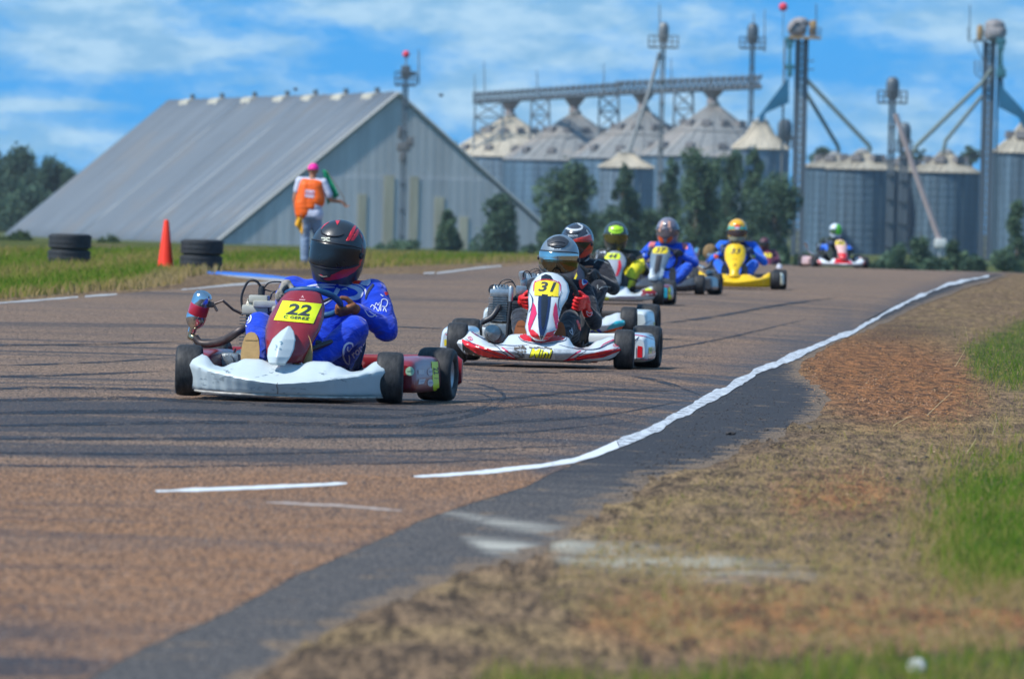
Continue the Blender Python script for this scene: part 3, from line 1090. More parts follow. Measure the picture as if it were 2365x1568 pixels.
def crumbs(name, pts, rad, tone, red, mat, label):
    n = len(pts)
    rs = np.random.RandomState(n)
    bm = bmesh.new(); bmesh.ops.create_icosphere(bm, subdivisions=1, radius=1)
    B_ = np.array([v.co[:] for v in bm.verts]); F_ = np.array([[v.index for v in f.verts] for f in bm.faces]); bm.free()
    nv = len(B_)
    k = rs.uniform(.6, 1.3, (n, nv, 1))
    sc = rs.uniform(.7, 1.35, (n, 1, 3)) * np.array([1.15, 1.0, .8]) * np.asarray(rad)[:, None, None]
    V = B_[None] * k * sc
    V = V + np.asarray([tuple(p) for p in pts])[:, None, :] + np.array([0, 0, 1.0]) * (np.asarray(rad) * .35)[:, None, None]
    F = (F_[None] + (np.arange(n) * nv)[:, None, None]).reshape(-1, 3)
    me = bpy.data.meshes.new(name)
    me.vertices.add(n * nv); me.vertices.foreach_set('co', V.ravel())
    nf = len(F)
    me.loops.add(nf * 3); me.loops.foreach_set('vertex_index', F.ravel().astype(np.int32))
    me.polygons.add(nf); me.polygons.foreach_set('loop_start', np.arange(0, nf * 3, 3, dtype=np.int32)); me.polygons.foreach_set('loop_total', np.full(nf, 3, np.int32))
    me.update(calc_edges=True)
    for kk, a in (('tone', tone), ('red', red)):
        q = me.attributes.new(kk, 'FLOAT', 'POINT'); q.data.foreach_set('value', np.repeat(a, nv).astype(np.float32))
    me.materials.append(mat)
    return tag(link(name, me), label, 'soil', kind='stuff')


def build_crumbs():
    m, n = newmat('soil_crumbs')
    cr = n.node('ShaderNodeValToRGB', {0: attr(n, 'tone')})
    e = cr.color_ramp.elements
    e[0].color = (.030, .024, .020, 1); e[1].color = (.48, .34, .20, 1)
    for p_, c_ in ((.28, (.10, .072, .048, 1)), (.7, (.27, .18, .10, 1))):
        q = e.new(p_); q.color = c_
    c = n.mix(n.m('MULTIPLY', attr(n, 'red'), .8), cr.outputs[0], n.mix(attr(n, 'tone'), (.10, .035, .015), (.48, .22, .09)))
    b = n.node('ShaderNodeBsdfPrincipled', {'Base Color': c, 'Roughness': .95, 'Specular IOR Level': .1})
    n.node('ShaderNodeOutputMaterial', {0: b.outputs[0]})
    rs = np.random.RandomState(5)
    zone = [(2330, 650), (2700, 650), (2700, 1640), (1200, 1640), (560, 1600), (940, 1400), (1240, 1295), (1350, 1210), (1470, 1155), (1640, 1090), (1815, 1010), (1915, 965), (1925, 910), (1855, 870), (1860, 840), (1955, 790), (2050, 752), (2150, 710)]
    P_, uv = scatter(zone, 30000, 91, 8)
    red = np.zeros(len(P_))
    for z in RED_ZONES: red = np.maximum(red, inpoly(uv, z, 55))
    dk = inpoly(uv, [(1560, 1080), (1700, 1035), (1860, 960), (2080, 960), (2150, 985), (1900, 1000), (1800, 1040), (1620, 1110)], 25)
    tone = np.clip(rs.beta(2, 2, len(P_)) - .45 * dk, 0, 1)
    s = FPX / np.maximum([p.y for p in P_], 1)
    rad = rs.gamma(3.0, 1.05, len(P_)) / s * .62
    rad = np.clip(rad, .0012, .0075)
    crumbs('soil_crumbs', P_, rad, tone, red * (rs.uniform(0, 1, len(P_)) < .85), m, 'loose crumbs of brown and reddish soil covering the verge')


def build_debris():
    rs = random.Random(11)
    spots = []
    for (u, v, r) in ((1687, 1005, .020), (2137, 1062, .017), (2075, 1108, .012), (2163, 1190, .014), (2200, 1170, .010), (2020, 1140, .010), (1955, 1040, .009), (2020, 1050, .008),
                      (2330, 990, .010), (2350, 1000, .008), (2290, 980, .008), (1192, 957, .006), (2000, 1135, .008), (2110, 1130, .008), (1990, 1170, .012), (1960, 900, .006),
                      (2060, 905, .006), (1770, 995, .010), (2050, 1240, .012), (1500, 1330, .012), (2260, 1395, .016), (1420, 1360, .010), (1290, 1370, .010), (1750, 1100, .009)):
        p = gp(u, v); spots.append(((p.x, p.y, p.z), r))
    z1 = [(1850, 830), (1960, 780), (2300, 800), (2365, 1000), (2100, 1300), (1500, 1350), (1400, 1250), (1640, 1110), (1900, 990)]
    P1, uv = scatter(z1, 2600, 21, 30, clump)
    for p in P1: spots.append(((p.x, p.y, p.z), rs.uniform(.0015, .005) if rs.random() > .05 else rs.uniform(.005, .011)))
    z2 = [(1640, 940), (1760, 880), (1860, 850), (1930, 930), (1820, 1000), (1500, 1120), (1420, 1160), (1480, 1060)]
    P2, uv = scatter(z2, 1500, 22, 24, clump)
    for p in P2: spots.append(((p.x, p.y, p.z + .001), rs.uniform(.0012, .0048)))
    lumps('dirt_clods', spots, P('clod', (.040, .036, .036), .9, bump=.8, bs=90, var=.5, vs=40), 'dark clods of dirt and rubber crumbs scattered on the verge', 'debris')
    gs = []
    Q, uv = scatter(z1, 2200, 77, 30, clump)
    gs += [((p.x, p.y, p.z), rs.uniform(.0012, .0045)) for p in Q]
    for i, (z, k) in enumerate(zip(RED_ZONES, (2600, 1600, 400))):
        Q, uv = scatter(z, k, 31 + i, 30)
        gs += [((p.x, p.y, p.z), rs.uniform(.002, .0065)) for p in Q]
    lumps('reddish_gravel', gs, P('gravel', (.36, .20, .11), .9, var=.55, vs=60), 'reddish gravel spread over the verge beside the white line', 'gravel')
    p = gp(2118, 1556)
    lumps('rock', [((p.x, p.y, p.z + .005), .022)], P('pale_rock', (.52, .53, .52), .85, var=.3, bump=.6), 'pale grey rock in the green grass at the bottom right corner', 'rock', kind=None, squash=.9)

# ================================================================== FAR BACKGROUND
def steel(name, col, metal=.35, rough=.5, ribs=None, bands=None, streaks=.25, stain=None, run=None):
    """galvanised sheet: vertical weather streaks, optional corrugation as bump"""
    if name in MC: return MC[name]
    m, n = newmat(name)
    co = n.node('ShaderNodeTexCoord').outputs['Object']
    s = n.noise(n.mapping(co, sc=(1, 1, .06)), .9, 5, .65)
    if run:   # weather runs down a slope whose ridge follows this direction
        tt = n.node('ShaderNodeVectorMath', {0: co, 1: run}, operation='DOT_PRODUCT').outputs['Value']
        zz = n.node('ShaderNodeSeparateXYZ', {0: co}).outputs[2]
        s = n.noise(n.node('ShaderNodeCombineXYZ', {0: tt, 1: n.m('MULTIPLY', zz, .10), 2: 0.0}).outputs[0], .35, 6, .72)
    b = n.noise(co, .12, 4, .6)
    c = n.mix(n.ss(s, .3, .7), tuple(k * (1 - streaks) for k in col), tuple(min(1, k * (1 + streaks)) for k in col))
    c = n.mix(n.m('MULTIPLY', n.ss(b, .45, .7), .25), c, tuple(k * .7 for k in col))
    if stain:
        c = n.mix(n.m('MULTIPLY', n.ss(n.noise(co, .10, 3, .6), .50, .62), stain[3]), c, stain[:3])
    h = None
    if ribs or bands:
        sp = n.node('ShaderNodeSeparateXYZ', {0: co}).outputs
        if bands:
            h = n.m('SINE', n.m('MULTIPLY', sp[2], 2 * math.pi / bands))
            j = n.m('LESS_THAN', n.m('ABSOLUTE', n.m('SUBTRACT', n.m('FRACT', n.m('DIVIDE', sp[2], bands)), .5)), .12)
            c = n.mix(n.m('MULTIPLY', j, .10), c, tuple(k * .6 for k in col))
        if ribs:
            h2 = n.m('SINE', n.m('MULTIPLY', sp[0], 2 * math.pi / ribs))
            h = h2 if h is None else n.m('ADD', h, h2)
    bs = n.node('ShaderNodeBsdfPrincipled', {'Base Color': c, 'Metallic': metal, 'Roughness': rough})
    if h is not None:
        bp = n.node('ShaderNodeBump', {'Strength': .12, 'Distance': .05, 'Height': h})
        m.node_tree.links.new(bp.outputs[0], bs.inputs['Normal'])
    n.node('ShaderNodeOutputMaterial', {0: bs.outputs[0]})
    MC[name] = m
    return m


def wire_box(mb, p0, p1, t):
    mb.tube([p0, p1], t, 4)


def lattice(mb, a0, a1, b0, b1, n, t):
    """zig-zag bracing between two chords a0-a1 and b0-b1"""
    for i in range(n):
        p = a0.lerp(a1, i / n); q = b0.lerp(b1, (i + 1) / n); r = b0.lerp(b1, i / n); s_ = a0.lerp(a1, (i + 1) / n)
        mb.tube([p, q], t, 4); mb.tube([r, s_], t, 4)
        mb.tube([p, r], t, 4)


def railing(mb, pts, h, t, n=5):
    t = t * .6
    for a, b in zip(pts[:-1], pts[1:]):
        for z in (h, h * .5):
            mb.tube([a + Vector((0, 0, z)), b + Vector((0, 0, z))], t, 4)
        for i in range(n + 1):
            p = a.lerp(b, i / n)
            mb.tube([p, p + Vector((0, 0, h))], t, 4)


ZB = -2.6   # level of the land beyond the crest


def build_warehouse():
    N = Vector((fx(921, 1075, 222), 1075, at(921, 222, 1075).z))
    axis = Vector((-31.4, 128, 0)); L = axis.length; ax = axis.normalized(); sd = Vector((ax.y, -ax.x, 0))
    W = 20.9
    hz = N.z - ZB
    root = empty('warehouse', (N.x, N.y, ZB), label='long grey grain warehouse with steep corrugated roof reaching the ground', cat='warehouse')
    def w(s, t, z):  # across, along, height above base
        return sd * s + ax * t + Vector((0, 0, z))
    roofm = steel('warehouse_roof', (.15, .165, .18), .15, .6, None, None, .20, run=tuple(ax), stain=(.20, .17, .14, .35))
    # long weather streaks run down the slope
    wallm = steel('warehouse_gable', (.44, .455, .46), .15, .6, .95, None, .12)
    rafter = lambda s: hz * (1 - abs(s) / W)
    mb = MB()
    nlen = 64
    for side in (-1, 1):
        def fn(u, v, side=side):
            t = u * L
            rib = .10 * (int(round(u * nlen)) % 2)
            return w(side * (v * (W + .5)), t, hz * (1 - v * (W + .5) / W) + .3 + rib)
        mb.grid(fn, nlen, 10)
    o = mb.build('roof', roofm, root, 20)
    solidify(o, .25, 0)
    # broad darker and lighter runs down the roof as separate sheets of cladding lapped on top
    lap = steel('roof_lap', (.172, .193, .213), .25, .5, None, None, .08)
    for t0, t1 in ((3, 5.5), (9, 10), (19, 21), (47, 49), (83, 85)):
        mb = MB()
        f = lambda u, v, t0=t0, t1=t1: w(-(v * (W + .5)), t0 + (t1 - t0) * u, hz * (1 - v * (W + .5) / W) + .50)
        mb.grid(f, 1, 4)
        solidify(mb.build('cladding_strip', lap, root, 20), .12, 0)
    # gable wall
    mb = MB()
    def wall(t):
        mb.prism([(-W, 0), (W, 0), (0, hz)], lambda s, z: w(s, t, z), lambda s, z: w(s, t + .3, z))
    wall(.4); mb.build('gable_wall', wallm, root, 20)
    mb = MB(); wall(L - .7); mb.build('rear_wall', wallm, root, 20)
    mb = MB()   # lower, slightly proud sheeting with a seam
    zs = hz * .47
    ws = W * (1 - zs / hz)
    mb.prism([(-W + .4, 0), (W - .4, 0), (ws, zs - .15), (-ws, zs - .15)], lambda s, z: w(s, .22, z), lambda s, z: w(s, .38, z))
    mb.build('lower_sheeting', steel('warehouse_gable_low', (.42, .44, .45), .15, .6, .95, None, .14), root, 20)
    mb = MB()
    for sgn in (-1, 1):
        mb.tube([w(sgn * (W + .4), .1, .1), w(0, .1, hz + .35)], .20, 6)
    mb.build('edge_trim', P('trim', (.42, .42, .40), .7), root)
    tan = P('tan_panel', (.44, .40, .29), .7, var=.25, vs=.4, streak=(1, 1, .2))
    for u0, u1, v0 in ((827, 847, 448), (886, 910, 405), (946, 966, 407), (1004, 1026, 455), (1062, 1082, 500)):
        c = (at((u0 + u1) / 2, 500, 1075).x - N.x) / sd.x
        ww = (at(u1, 500, 1075).x - at(u0, 500, 1075).x)
        z1 = at(u0, v0, 1075).z - ZB
        mb = MB()
        mb.prism([(c - ww / 2, .1), (c + ww / 2, .1), (c + ww / 2, z1), (c - ww / 2, z1)], lambda s, z: w(s, .12, z), lambda s, z: w(s, .21, z))
        mb.build('translucent_panel', tan, root, 20)
    cap = P('ridge_vent', (.45, .42, .34), .8, var=.2, vs=.5)
    dk = P('vent_dark', (.10, .13, .15), .7)
    for i, u in enumerate((437, 505, 580, 655, 720, 790, 862)):
        t = None
        # find the place along the ridge that projects to u
        lo, hi = 0, L
        for _ in range(30):
            md = (lo + hi) / 2
            pt = N + ax * md
            if proj([pt])[0][0] > u: lo = md
            else: hi = md
        mb = MB()
        base = w(0, lo, hz)
        mb.prism([(-1.1, -.7), (1.1, -.7), (.7, .25), (0, .5), (-.7, .25)], lambda s, z: base + sd * s + ax * -2.6 + Vector((0, 0, z)), lambda s, z: base + sd * s + ax * 2.6 + Vector((0, 0, z)))
        o = mb.build('ridge_vent', cap, root, 20)
        mb = MB(); mb.tube([base + ax * -2 + Vector((0, 0, .5)), base + ax * -2 + Vector((0, 0, 1.05))], .30, 8); mb.build('vent_cap', dk, o)


def silo(name, u, vap, u0, u1, veave, Y, label, lit=0, hatches=True, cap=True, vb=None, group=None):
    """u: picture x of the axis, vap apex y, u0..u1 the eave extent, veave its y"""
    s = FPX / Y
    r = (u1 - u0) / 2 / s
    c = at(u, veave, Y)
    ap = at(u, vap, Y)
    root = empty(name, (c.x, Y, ZB), label=label, cat='grain silo', group=group)
    hw = c.z - ZB
    hr = ap.z - c.z
    wm = steel('silo_wall_%d' % lit, [(.085, .145, .205), (.17, .235, .30), (.085, .14, .19), (.03, .05, .075)][lit], .12, .55, None, 1.15, .30)  # lit picks the colour copy
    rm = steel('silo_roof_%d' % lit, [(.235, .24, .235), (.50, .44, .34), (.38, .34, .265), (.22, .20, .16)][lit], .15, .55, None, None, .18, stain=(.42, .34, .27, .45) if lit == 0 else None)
    mb = MB()
    nr = 24
    prof = [(r, 0)]
    for k in range(1, 12):
        prof += [(r + .03, hw * k / 12 - .05), (r - .02, hw * k / 12)]
    prof += [(r, hw)]
    mb.lathe(prof, seg=56)
    for k in range(nr):
        a = 2 * math.pi * k / nr
        p = Vector((math.cos(a) * (r + .08), math.sin(a) * (r + .08), 0))
        mb.tube([p, p + Vector((0, 0, hw - .1))], .05, 4)
    mb.build('wall', wm, root, 30)
    mb = MB()
    mb.lathe([(r + .35, hw - .12), (r * .55, hw + hr * .47), (.9, hw + hr * .93), (.9, hw + hr * 1.0)], seg=56)
    for k in range(28):
        a = 2 * math.pi * k / 28
        d = Vector((math.cos(a), math.sin(a), 0))
        mb.tube([d * (r + .3) + Vector((0, 0, hw)), d * r * .55 + Vector((0, 0, hw + hr * .49)), d * 1.0 + Vector((0, 0, hw + hr * .95))], .055, 4)
    if r > 9:
        mb.lathe([(r * .56, hw + hr * .45), (r * .57, hw + hr * .475), (r * .53, hw + hr * .50)], seg=56)
    ro = mb.build('roof', rm, root, 30)
    if hatches:
        hm = P('hatch', (.16, .15, .15), .7)
        for ring, nh in ((.86, 12), (.42, 10)) if r > 9 else ((.55, 6),):
            for k in range(nh):
                a = 2 * math.pi * (k + .3 * ring) / nh
                if math.sin(a) > .3: continue
                d = Vector((math.cos(a), math.sin(a), 0))
                if ring > .55: z = hw + hr * .47 * (1 - ring) / .45
                else: z = hw + hr * (.47 + .46 * (.55 - ring) / .55)
                mb = MB()
                mb.box(d * r * ring + Vector((0, 0, z + .45)), (1.1, 1.5, .9), math.atan2(d.y, d.x), .8)
                mb.build('hatch', hm, ro)
    if cap:
        mb = MB(); mb.lathe([(1.0, hw + hr * .94), (1.1, hw + hr), (.5, hw + hr + .5)], seg=12); mb.build('cap', P('silo_cap', (.24, .24, .23), .6), root)
    return root


def rod(mb, pts, Y, r, seg=6):
    mb.tube([at(u, v, Y) for u, v in pts], r, seg)


def pbox(mb, u0, v0, u1, v1, Y, depth, bev=0, shear=0):
    a = at(u0, v1, Y); b = at(u1, v0, Y)
    c = (a + b) / 2
    mb.box((c.x, Y, c.z), (abs(b.x - a.x), depth, abs(b.z - a.z)), bev=bev)


def ball(u, v, Y, r, root, name='beacon_ball'):
    p = at(u, v, Y)
    m, n = newmat('beacon_paint') if 'beacon' not in MC else (MC['beacon'], None)
    if n:
        co = n.node('ShaderNodeTexCoord').outputs['Object']
        sp = n.node('ShaderNodeSeparateXYZ', {0: co}).outputs
        f = n.m('GREATER_THAN', sp[2], p.z - r * .35)
        c = n.mix(f, (.8, .8, .8), (.75, .03, .06))
        b = n.node('ShaderNodeBsdfPrincipled', {'Base Color': (.75, .03, .07, 1), 'Roughness': .5})
        n.node('ShaderNodeOutputMaterial', {0: b.outputs[0]})
        MC['beacon'] = m
    mb = MB(); mb.sphere(p, r, 14, 10)
    return mb.build(name, m, root, 60)


def elevator(u, vt, vh, vp, Y, label, hw=14, sw=7, ant=(), plat=32, skew=0, dark=False, vb=700, round_head=True):
    """bucket elevator: shaft from the ground to a rounded head, with a service platform"""
    root = empty('bucket_elevator', (0, 0, 0), label=label, cat='grain elevator')
    col = (.13, .155, .175) if dark else (.24, .25, .25)
    sm = steel('elev_%d' % dark, col, .3, .5, None, 2.5, .2)
    hm = steel('elevhead_%d' % dark, tuple(k * .85 for k in col), .3, .5)
    mb = MB()
    zt = at(u, vh, Y).z
    x = at(u, vh, Y).x
    s = FPX / Y
    for k in (-.55, .55):
        mb.box((x + k * sw / s, Y, (zt + ZB) / 2), (sw * .8 / s, sw / s, zt - ZB))
    mb.build('shaft', sm, root)
    mb = MB()
    n = int((zt - ZB) / 3)
    for k in range(n):
        z = ZB + 1.5 + k * 3
        mb.box((x, Y - .3, z), (sw * 2.2 / s, sw * 1.25 / s, .22))
    mb.build('collar', hm, root)
    z1 = at(u, vt, Y).z
    mb = MB()
    r = hw / s
    if round_head:
        mb.lathe([(r * .6, zt), (r, zt + (z1 - zt) * .18), (r, zt + (z1 - zt) * .75), (r * .75, zt + (z1 - zt) * .93), (r * .3, z1)], (x, Y, 0), seg=16)
    else:
        mb.box((x, Y, (zt + z1) / 2), (2 * r, 2 * r, z1 - zt), bev=r * .3)
        mb.box((x + r * 1.2, Y, zt + (z1 - zt) * .35), (r * 1.6, r, r * .9), bev=.1)
    mb.build('head', hm, root, 40)
    mb = MB()
    zp = at(u, vp, Y).z
    pl = plat / s
    mb.box((x, Y, zp), (pl * 2, 2.6, .25))
    c = [Vector((x - pl, Y - 1.3, zp)), Vector((x + pl, Y - 1.3, zp)), Vector((x + pl, Y + 1.3, zp)), Vector((x - pl, Y + 1.3, zp)), Vector((x - pl, Y - 1.3, zp))]
    railing(mb, c, 1.5, .09, 5)
    mb.build('platform', hm, root)
    for (a, b, vv0, vv1) in ant:
        mb = MB(); mb.tube([at(a, vv1, Y), at(b, vv0, Y)], [.13, .07], 5); mb.build('antenna', P('mast', (.20, .25, .29), .6), root)
    return root


def trestle(u0, u1, vt, vb, Y, label, splay=12):
    root = empty('lattice_trestle', (0, 0, 0), label=label, cat='trestle', group='lattice trestles under the conveyor gallery')
    mb = MB()
    a1, b1 = at(u0, vt, Y), at(u1, vt, Y)
    a0, b0 = at(u0 - splay, vb, Y), at(u1 + splay, vb, Y)
    a0.z = b0.z = ZB
    for dy in (-2, 2):
        D = Vector((0, dy, 0))
        mb.tube([a0 + D * 1.6, a1 + D], .17, 4); mb.tube([b0 + D * 1.6, b1 + D], .17, 4)
        lattice(mb, a0 + D * 1.6, a1 + D, b0 + D * 1.6, b1 + D, 9, .12)
    mb.build('frame', P('trestle', (.16, .20, .23), .6), root)
    return root


def build_silos():
    g = 'large grain silos under the gallery'
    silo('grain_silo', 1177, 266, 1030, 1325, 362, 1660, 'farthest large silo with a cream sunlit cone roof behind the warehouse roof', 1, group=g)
    silo('grain_silo', 1326, 259, 1163, 1489, 371, 1610, 'large silo with grey cone roof second from the warehouse', 0, group=g)
    silo('grain_silo', 1484, 251, 1318, 1650, 367, 1560, 'large silo behind the thin pale elevator shaft, grey cone roof', 0, group=g)
    silo('grain_silo', 1645, 239, 1478, 1812, 362, 1510, 'nearest large silo with rust stained cone roof', 0, group=g)
    silo('grain_silo', 1447, 353, 1385, 1508, 386, 1250, 'small silo with tan cone roof in front of the large silos', 1, False)
    silo('grain_silo', 1756, 281, 1697, 1822, 343, 1240, 'tall narrow silo with pale cone roof below the blue duct', 1, False)
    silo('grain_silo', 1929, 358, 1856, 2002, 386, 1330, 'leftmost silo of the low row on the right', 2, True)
    silo('grain_silo', 2085, 366, 2020, 2150, 396, 1370, 'silo coloured as if in shade, hidden in the gap behind the pink spout', 3, True)
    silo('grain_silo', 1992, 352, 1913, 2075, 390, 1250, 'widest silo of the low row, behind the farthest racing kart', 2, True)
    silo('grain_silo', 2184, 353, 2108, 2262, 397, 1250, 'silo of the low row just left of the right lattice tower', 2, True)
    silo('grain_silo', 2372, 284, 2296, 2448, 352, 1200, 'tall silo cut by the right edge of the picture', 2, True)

    # conveyor gallery
    root = empty('conveyor_gallery', (0, 0, 0), label='long elevated conveyor gallery running above the large silo roofs', cat='conveyor')
    gm = P('gallery_steel', (.085, .105, .125), .6, var=.2, vs=.5)
    def deck(u0, va0, vb0, u1, va1, vb1, Y0, Y1, nm, n):
        mb = MB()
        for dy in (-1.5, 1.5):
            D = Vector((0, dy, 0))
            t0, t1, b0, b1 = at(u0, va0, Y0) + D, at(u1, va1, Y1) + D, at(u0, vb0, Y0) + D, at(u1, vb1, Y1) + D
            for p, q in ((t0, t1), (b0, b1)): mb.tube([p, q], .24, 4)
            lattice(mb, b0, b1, t0, t1, n, .12)
        t0, t1, b0, b1 = at(u0, va0, Y0), at(u1, va1, Y1), at(u0, vb0, Y0), at(u1, vb1, Y1)
        # walkway and conveyor box
        m0 = b0.lerp(t0, .12); m1 = b1.lerp(t1, .12)
        q = Vector((0, 1.1, 0)); hgt = Vector((0, 0, (t0 - b0).z * .22))
        mb.add([m0 - q, m1 - q, m1 + q, m0 + q, m0 - q + hgt, m1 - q + hgt, m1 + q + hgt, m0 + q + hgt],
               [(0, 3, 2, 1), (4, 5, 6, 7), (0, 1, 5, 4), (1, 2, 6, 5), (2, 3, 7, 6), (3, 0, 4, 7)])
        for i in range(n + 1):
            p = t0.lerp(t1, i / n); mb.tube([p, p + Vector((0, 0, .5))], .1, 4)
        mb.build(nm, gm, root)
    deck(1094, 218, 238, 1432, 195, 218, 1640, 1570, 'far_span', 26)
    deck(1425, 192, 218, 1758, 178, 203, 1569, 1500, 'near_span', 24)
    for u, v, vt in ((1177, 266, 233), (1326, 259, 225), (1484, 251, 216), (1645, 239, 207)):
        Y = {1177: 1660, 1326: 1610, 1484: 1560, 1645: 1510}[u]
        p = at(u, v + 2, Y); q = at(u, vt, Y)
        mb = MB()
        mb.lathe([(.9, 0), (.8, (q.z - p.z) * .4), (2.0, q.z - p.z)], p, seg=12)
        mb.build('feed_funnel', P('funnel', (.24, .20, .19), .7), root)
    for u, v0, v1 in ((1098, 172, 240), (1120, 142, 235), (1242, 162, 230), (1396, 148, 222), (1552, 135, 212), (1640, 170, 205)):
        mb = MB(); mb.tube([at(u, v1, 1600), at(u - 2, v0, 1600)], [.16, .07], 5); mb.build('antenna', P('mast', (.20, .25, .29), .6), root)
    for u0, u1, vt, vb, sp, lb in ((1098, 1160, 236, 420, 12, 'lattice trestle at the left end of the gallery'),
                               (1228, 1268, 230, 420, 9, 'lattice trestle between the first and second large silo'),
                               (1385, 1428, 220, 420, 9, 'lattice trestle between the second and third large silo'),
                               (1558, 1600, 212, 420, 9, 'lattice trestle between the third and nearest large silo')):
        trestle(u0, u1, vt, vb, 1655 if u0 < 1100 else 1630 if u0 < 1300 else 1585 if u0 < 1500 else 1535, lb, sp)


def build_towers():
    e = elevator(937, 152, 180, 197, 1065, 'dark bucket elevator against the warehouse gable with a red beacon ball', 11, 7, [(967, 967, 115, 195), (938, 938, 120, 160)], 24, dark=True, round_head=False)
    ball(938, 126, 1065, .42, e)
    mb = MB()
    for (a, b, c, d) in ((918, 292, 928, 322), (940, 316, 956, 340), (916, 330, 948, 350), (922, 352, 936, 375)):
        pbox(mb, a, b, c, d, 1062, 1.6, .1)
    mb.build('gearbox', P('gear', (.13, .13, .13), .7), e)
    elevator(1532, 52, 100, 110, 1230, 'pale thin elevator standing in front of the third large silo', 12, 6, [(1524, 1523, 8, 55)], 34)
    e = bpy.data.objects[-1]
    # its spout runs down to the small silo
    root = [o for o in bpy.data.objects if o.get('label', '').startswith('pale thin elevator')][0]
    mb = MB(); rod(mb, [(1524, 122), (1498, 215), (1453, 350)], 1232, .28); mb.build('spout', P('spout', (.30, .31, .31), .6), root)
    elevator(1738, 54, 103, 112, 1290, 'grey elevator with rounded head at the right end of the gallery', 13, 6, [(1766, 1766, 22, 120), (1741, 1741, 32, 60)], 29, dark=True)
    elevator(2061, 178, 232, 238, 1180, 'short elevator with round head rising between the low silos', 15, 8, (), 33, dark=True)
    root = [o for o in bpy.data.objects if o.get('label', '').startswith('short elevator')][0]
    mb = MB(); rod(mb, [(2068, 263), (2118, 410), (2172, 560)], 1175, .38)
    mb.build('spout', P('pink_spout', (.42, .33, .32), .7), root)
    mb = MB(); pbox(mb, 2158, 552, 2186, 572, 1175, 1.4, .2); pbox(mb, 2166, 572, 2171, 634, 1175, .4)
    mb.build('outlet_box', P('white_box', (.62, .64, .62), .6), root)
    elevator(1812, 275, 330, 340, 1300, 'dark rounded elevator head half hidden behind the left lattice tower', 17, 12, (), 18, dark=True)
    elevator(2088, 283, 340, 350, 1300, 'dark rounded elevator head behind the short elevator', 15, 10, (), 18, dark=True)

    teal = P('teal_duct', (.012, .13, .24), .5, var=.2, vs=.4)
    dk = steel('tower_dark', (.10, .125, .15), .3, .5)
    tanm = P('tan_motor', (.36, .23, .10), .7, var=.3, vs=1.0)
    hump = P('hump', (.27, .25, .25), .7, var=.3, vs=.8)
    def tower(us, vt, label, mirror, Y, ub):
        root = empty('lattice_tower', (0, 0, 0), label=label, cat='tower')
        posts = []
        for u in us:
            x1 = at(u, vt, Y).x; zt = at(u, vt, Y).z
            x0 = x1 - .0
            posts.append((x1, zt))
        mb = MB()
        for x, zt in posts:
            mb.box((x, Y, (zt + ZB) / 2), (.62, .62, zt - ZB))
        mb.build('leg', dk, root)
        mb = MB()
        A0, A1 = Vector((posts[0][0], Y - .2, ZB)), Vector((posts[0][0], Y - .2, posts[0][1]))
        B0, B1 = Vector((posts[1][0], Y - .2, ZB)), Vector((posts[1][0], Y - .2, posts[1][1]))
        lattice(mb, A0, A1, B0, B1, 30, .10)
        off = Vector((-1.6 if not mirror else 1.6, 1.2, 0))
        mb.tube([A0 + off, A1 + off], .13, 4)
        mb.build('bracing', P('brace', (.17, .18, .18), .6), root)
        return root
    # left twin tower
    Y = 1150
    r = tower((1843, 1862), 92, 'left twin post tower with curved grey head and blue duct', False, Y, 0)
    mb = MB(); mb.grid(lambda u, v: at(1822 + 46 * u, 92 - 44 * math.sin(math.pi * min(1, .15 + .9 * u)) * (1 if True else 0) + 6 * abs(math.sin(7 * u)), Y - 1.4 + 2.8 * v) , 12, 2)
    pbox(mb, 1824, 52, 1864, 84, Y, 2.4, .7); mb.sphere(at(1848, 54, Y), (1.15, 1.2, .75)); mb.sphere(at(1833, 66, Y), (.8, 1.1, 1.0))
    mb.build('head', hump, r, 60)
    mb = MB(); pbox(mb, 1869, 48, 1886, 84, Y, 1.8, .3); pbox(mb, 1820, 86, 1896, 90, Y, 3.0); mb.build('motor', tanm, r)
    mb = MB(); c = [at(1868, 88, Y - 1), at(1896, 88, Y - 1), at(1896, 88, Y + 1)]; railing(mb, c, 1.2, .07)
    for vv in (140, 160): pbox(mb, 1862, vv, 1880, vv + 2, Y, 1.6)
    rod(mb, [(1885, 10), (1885, 86)], Y, .07, 4); rod(mb, [(1809, 30), (1809, 92)], Y, .05, 4)
    mb.build('platform', dk, r)
    mb = MB()
    for v0, v1, w_ in ((86, 100, 11), (100, 112, 7), (112, 150, 4), (150, 160, 10), (160, 178, 6)): pbox(mb, 1824 - w_, v0, 1824 + w_, v1, Y - .6, 1.6, .1)
    mb.build('hopper', P('teal_dark', (.035, .16, .20), .5), r)
    mb = MB(); mb.prism([(1822, 177), (1822, 238), (1768, 262), (1764, 281), (1753, 281), (1752, 270)][::-1], lambda a, b: at(a, b, Y - .6), lambda a, b: at(a, b, Y + .9)); mb.build('duct', teal, r, 20)
    mb = MB()
    rod(mb, [(1863, 185), (2008, 338), (2011, 350)], Y, .30); rod(mb, [(1861, 214), (1935, 338), (1938, 352)], Y + 2, .28)
    mb.build('spout', P('green_spout', (.14, .19, .18), .6), r)
    ball(1809, 17, Y, .55, r)
    # right twin tower
    Y = 1120
    r = tower((2277, 2294), 97, 'right twin post tower with grey head and blue duct leading right', True, Y, 0)
    mb = MB(); pbox(mb, 2272, 60, 2322, 96, Y, 2.4, .8); mb.sphere(at(2298, 60, Y), (1.25, 1.1, .8)); mb.sphere(at(2310, 74, Y), (.8, 1.1, .9)); mb.build('head', hump, r, 60)
    mb = MB(); pbox(mb, 2256, 58, 2271, 95, Y, 1.8, .4); mb.build('motor', tanm, r)
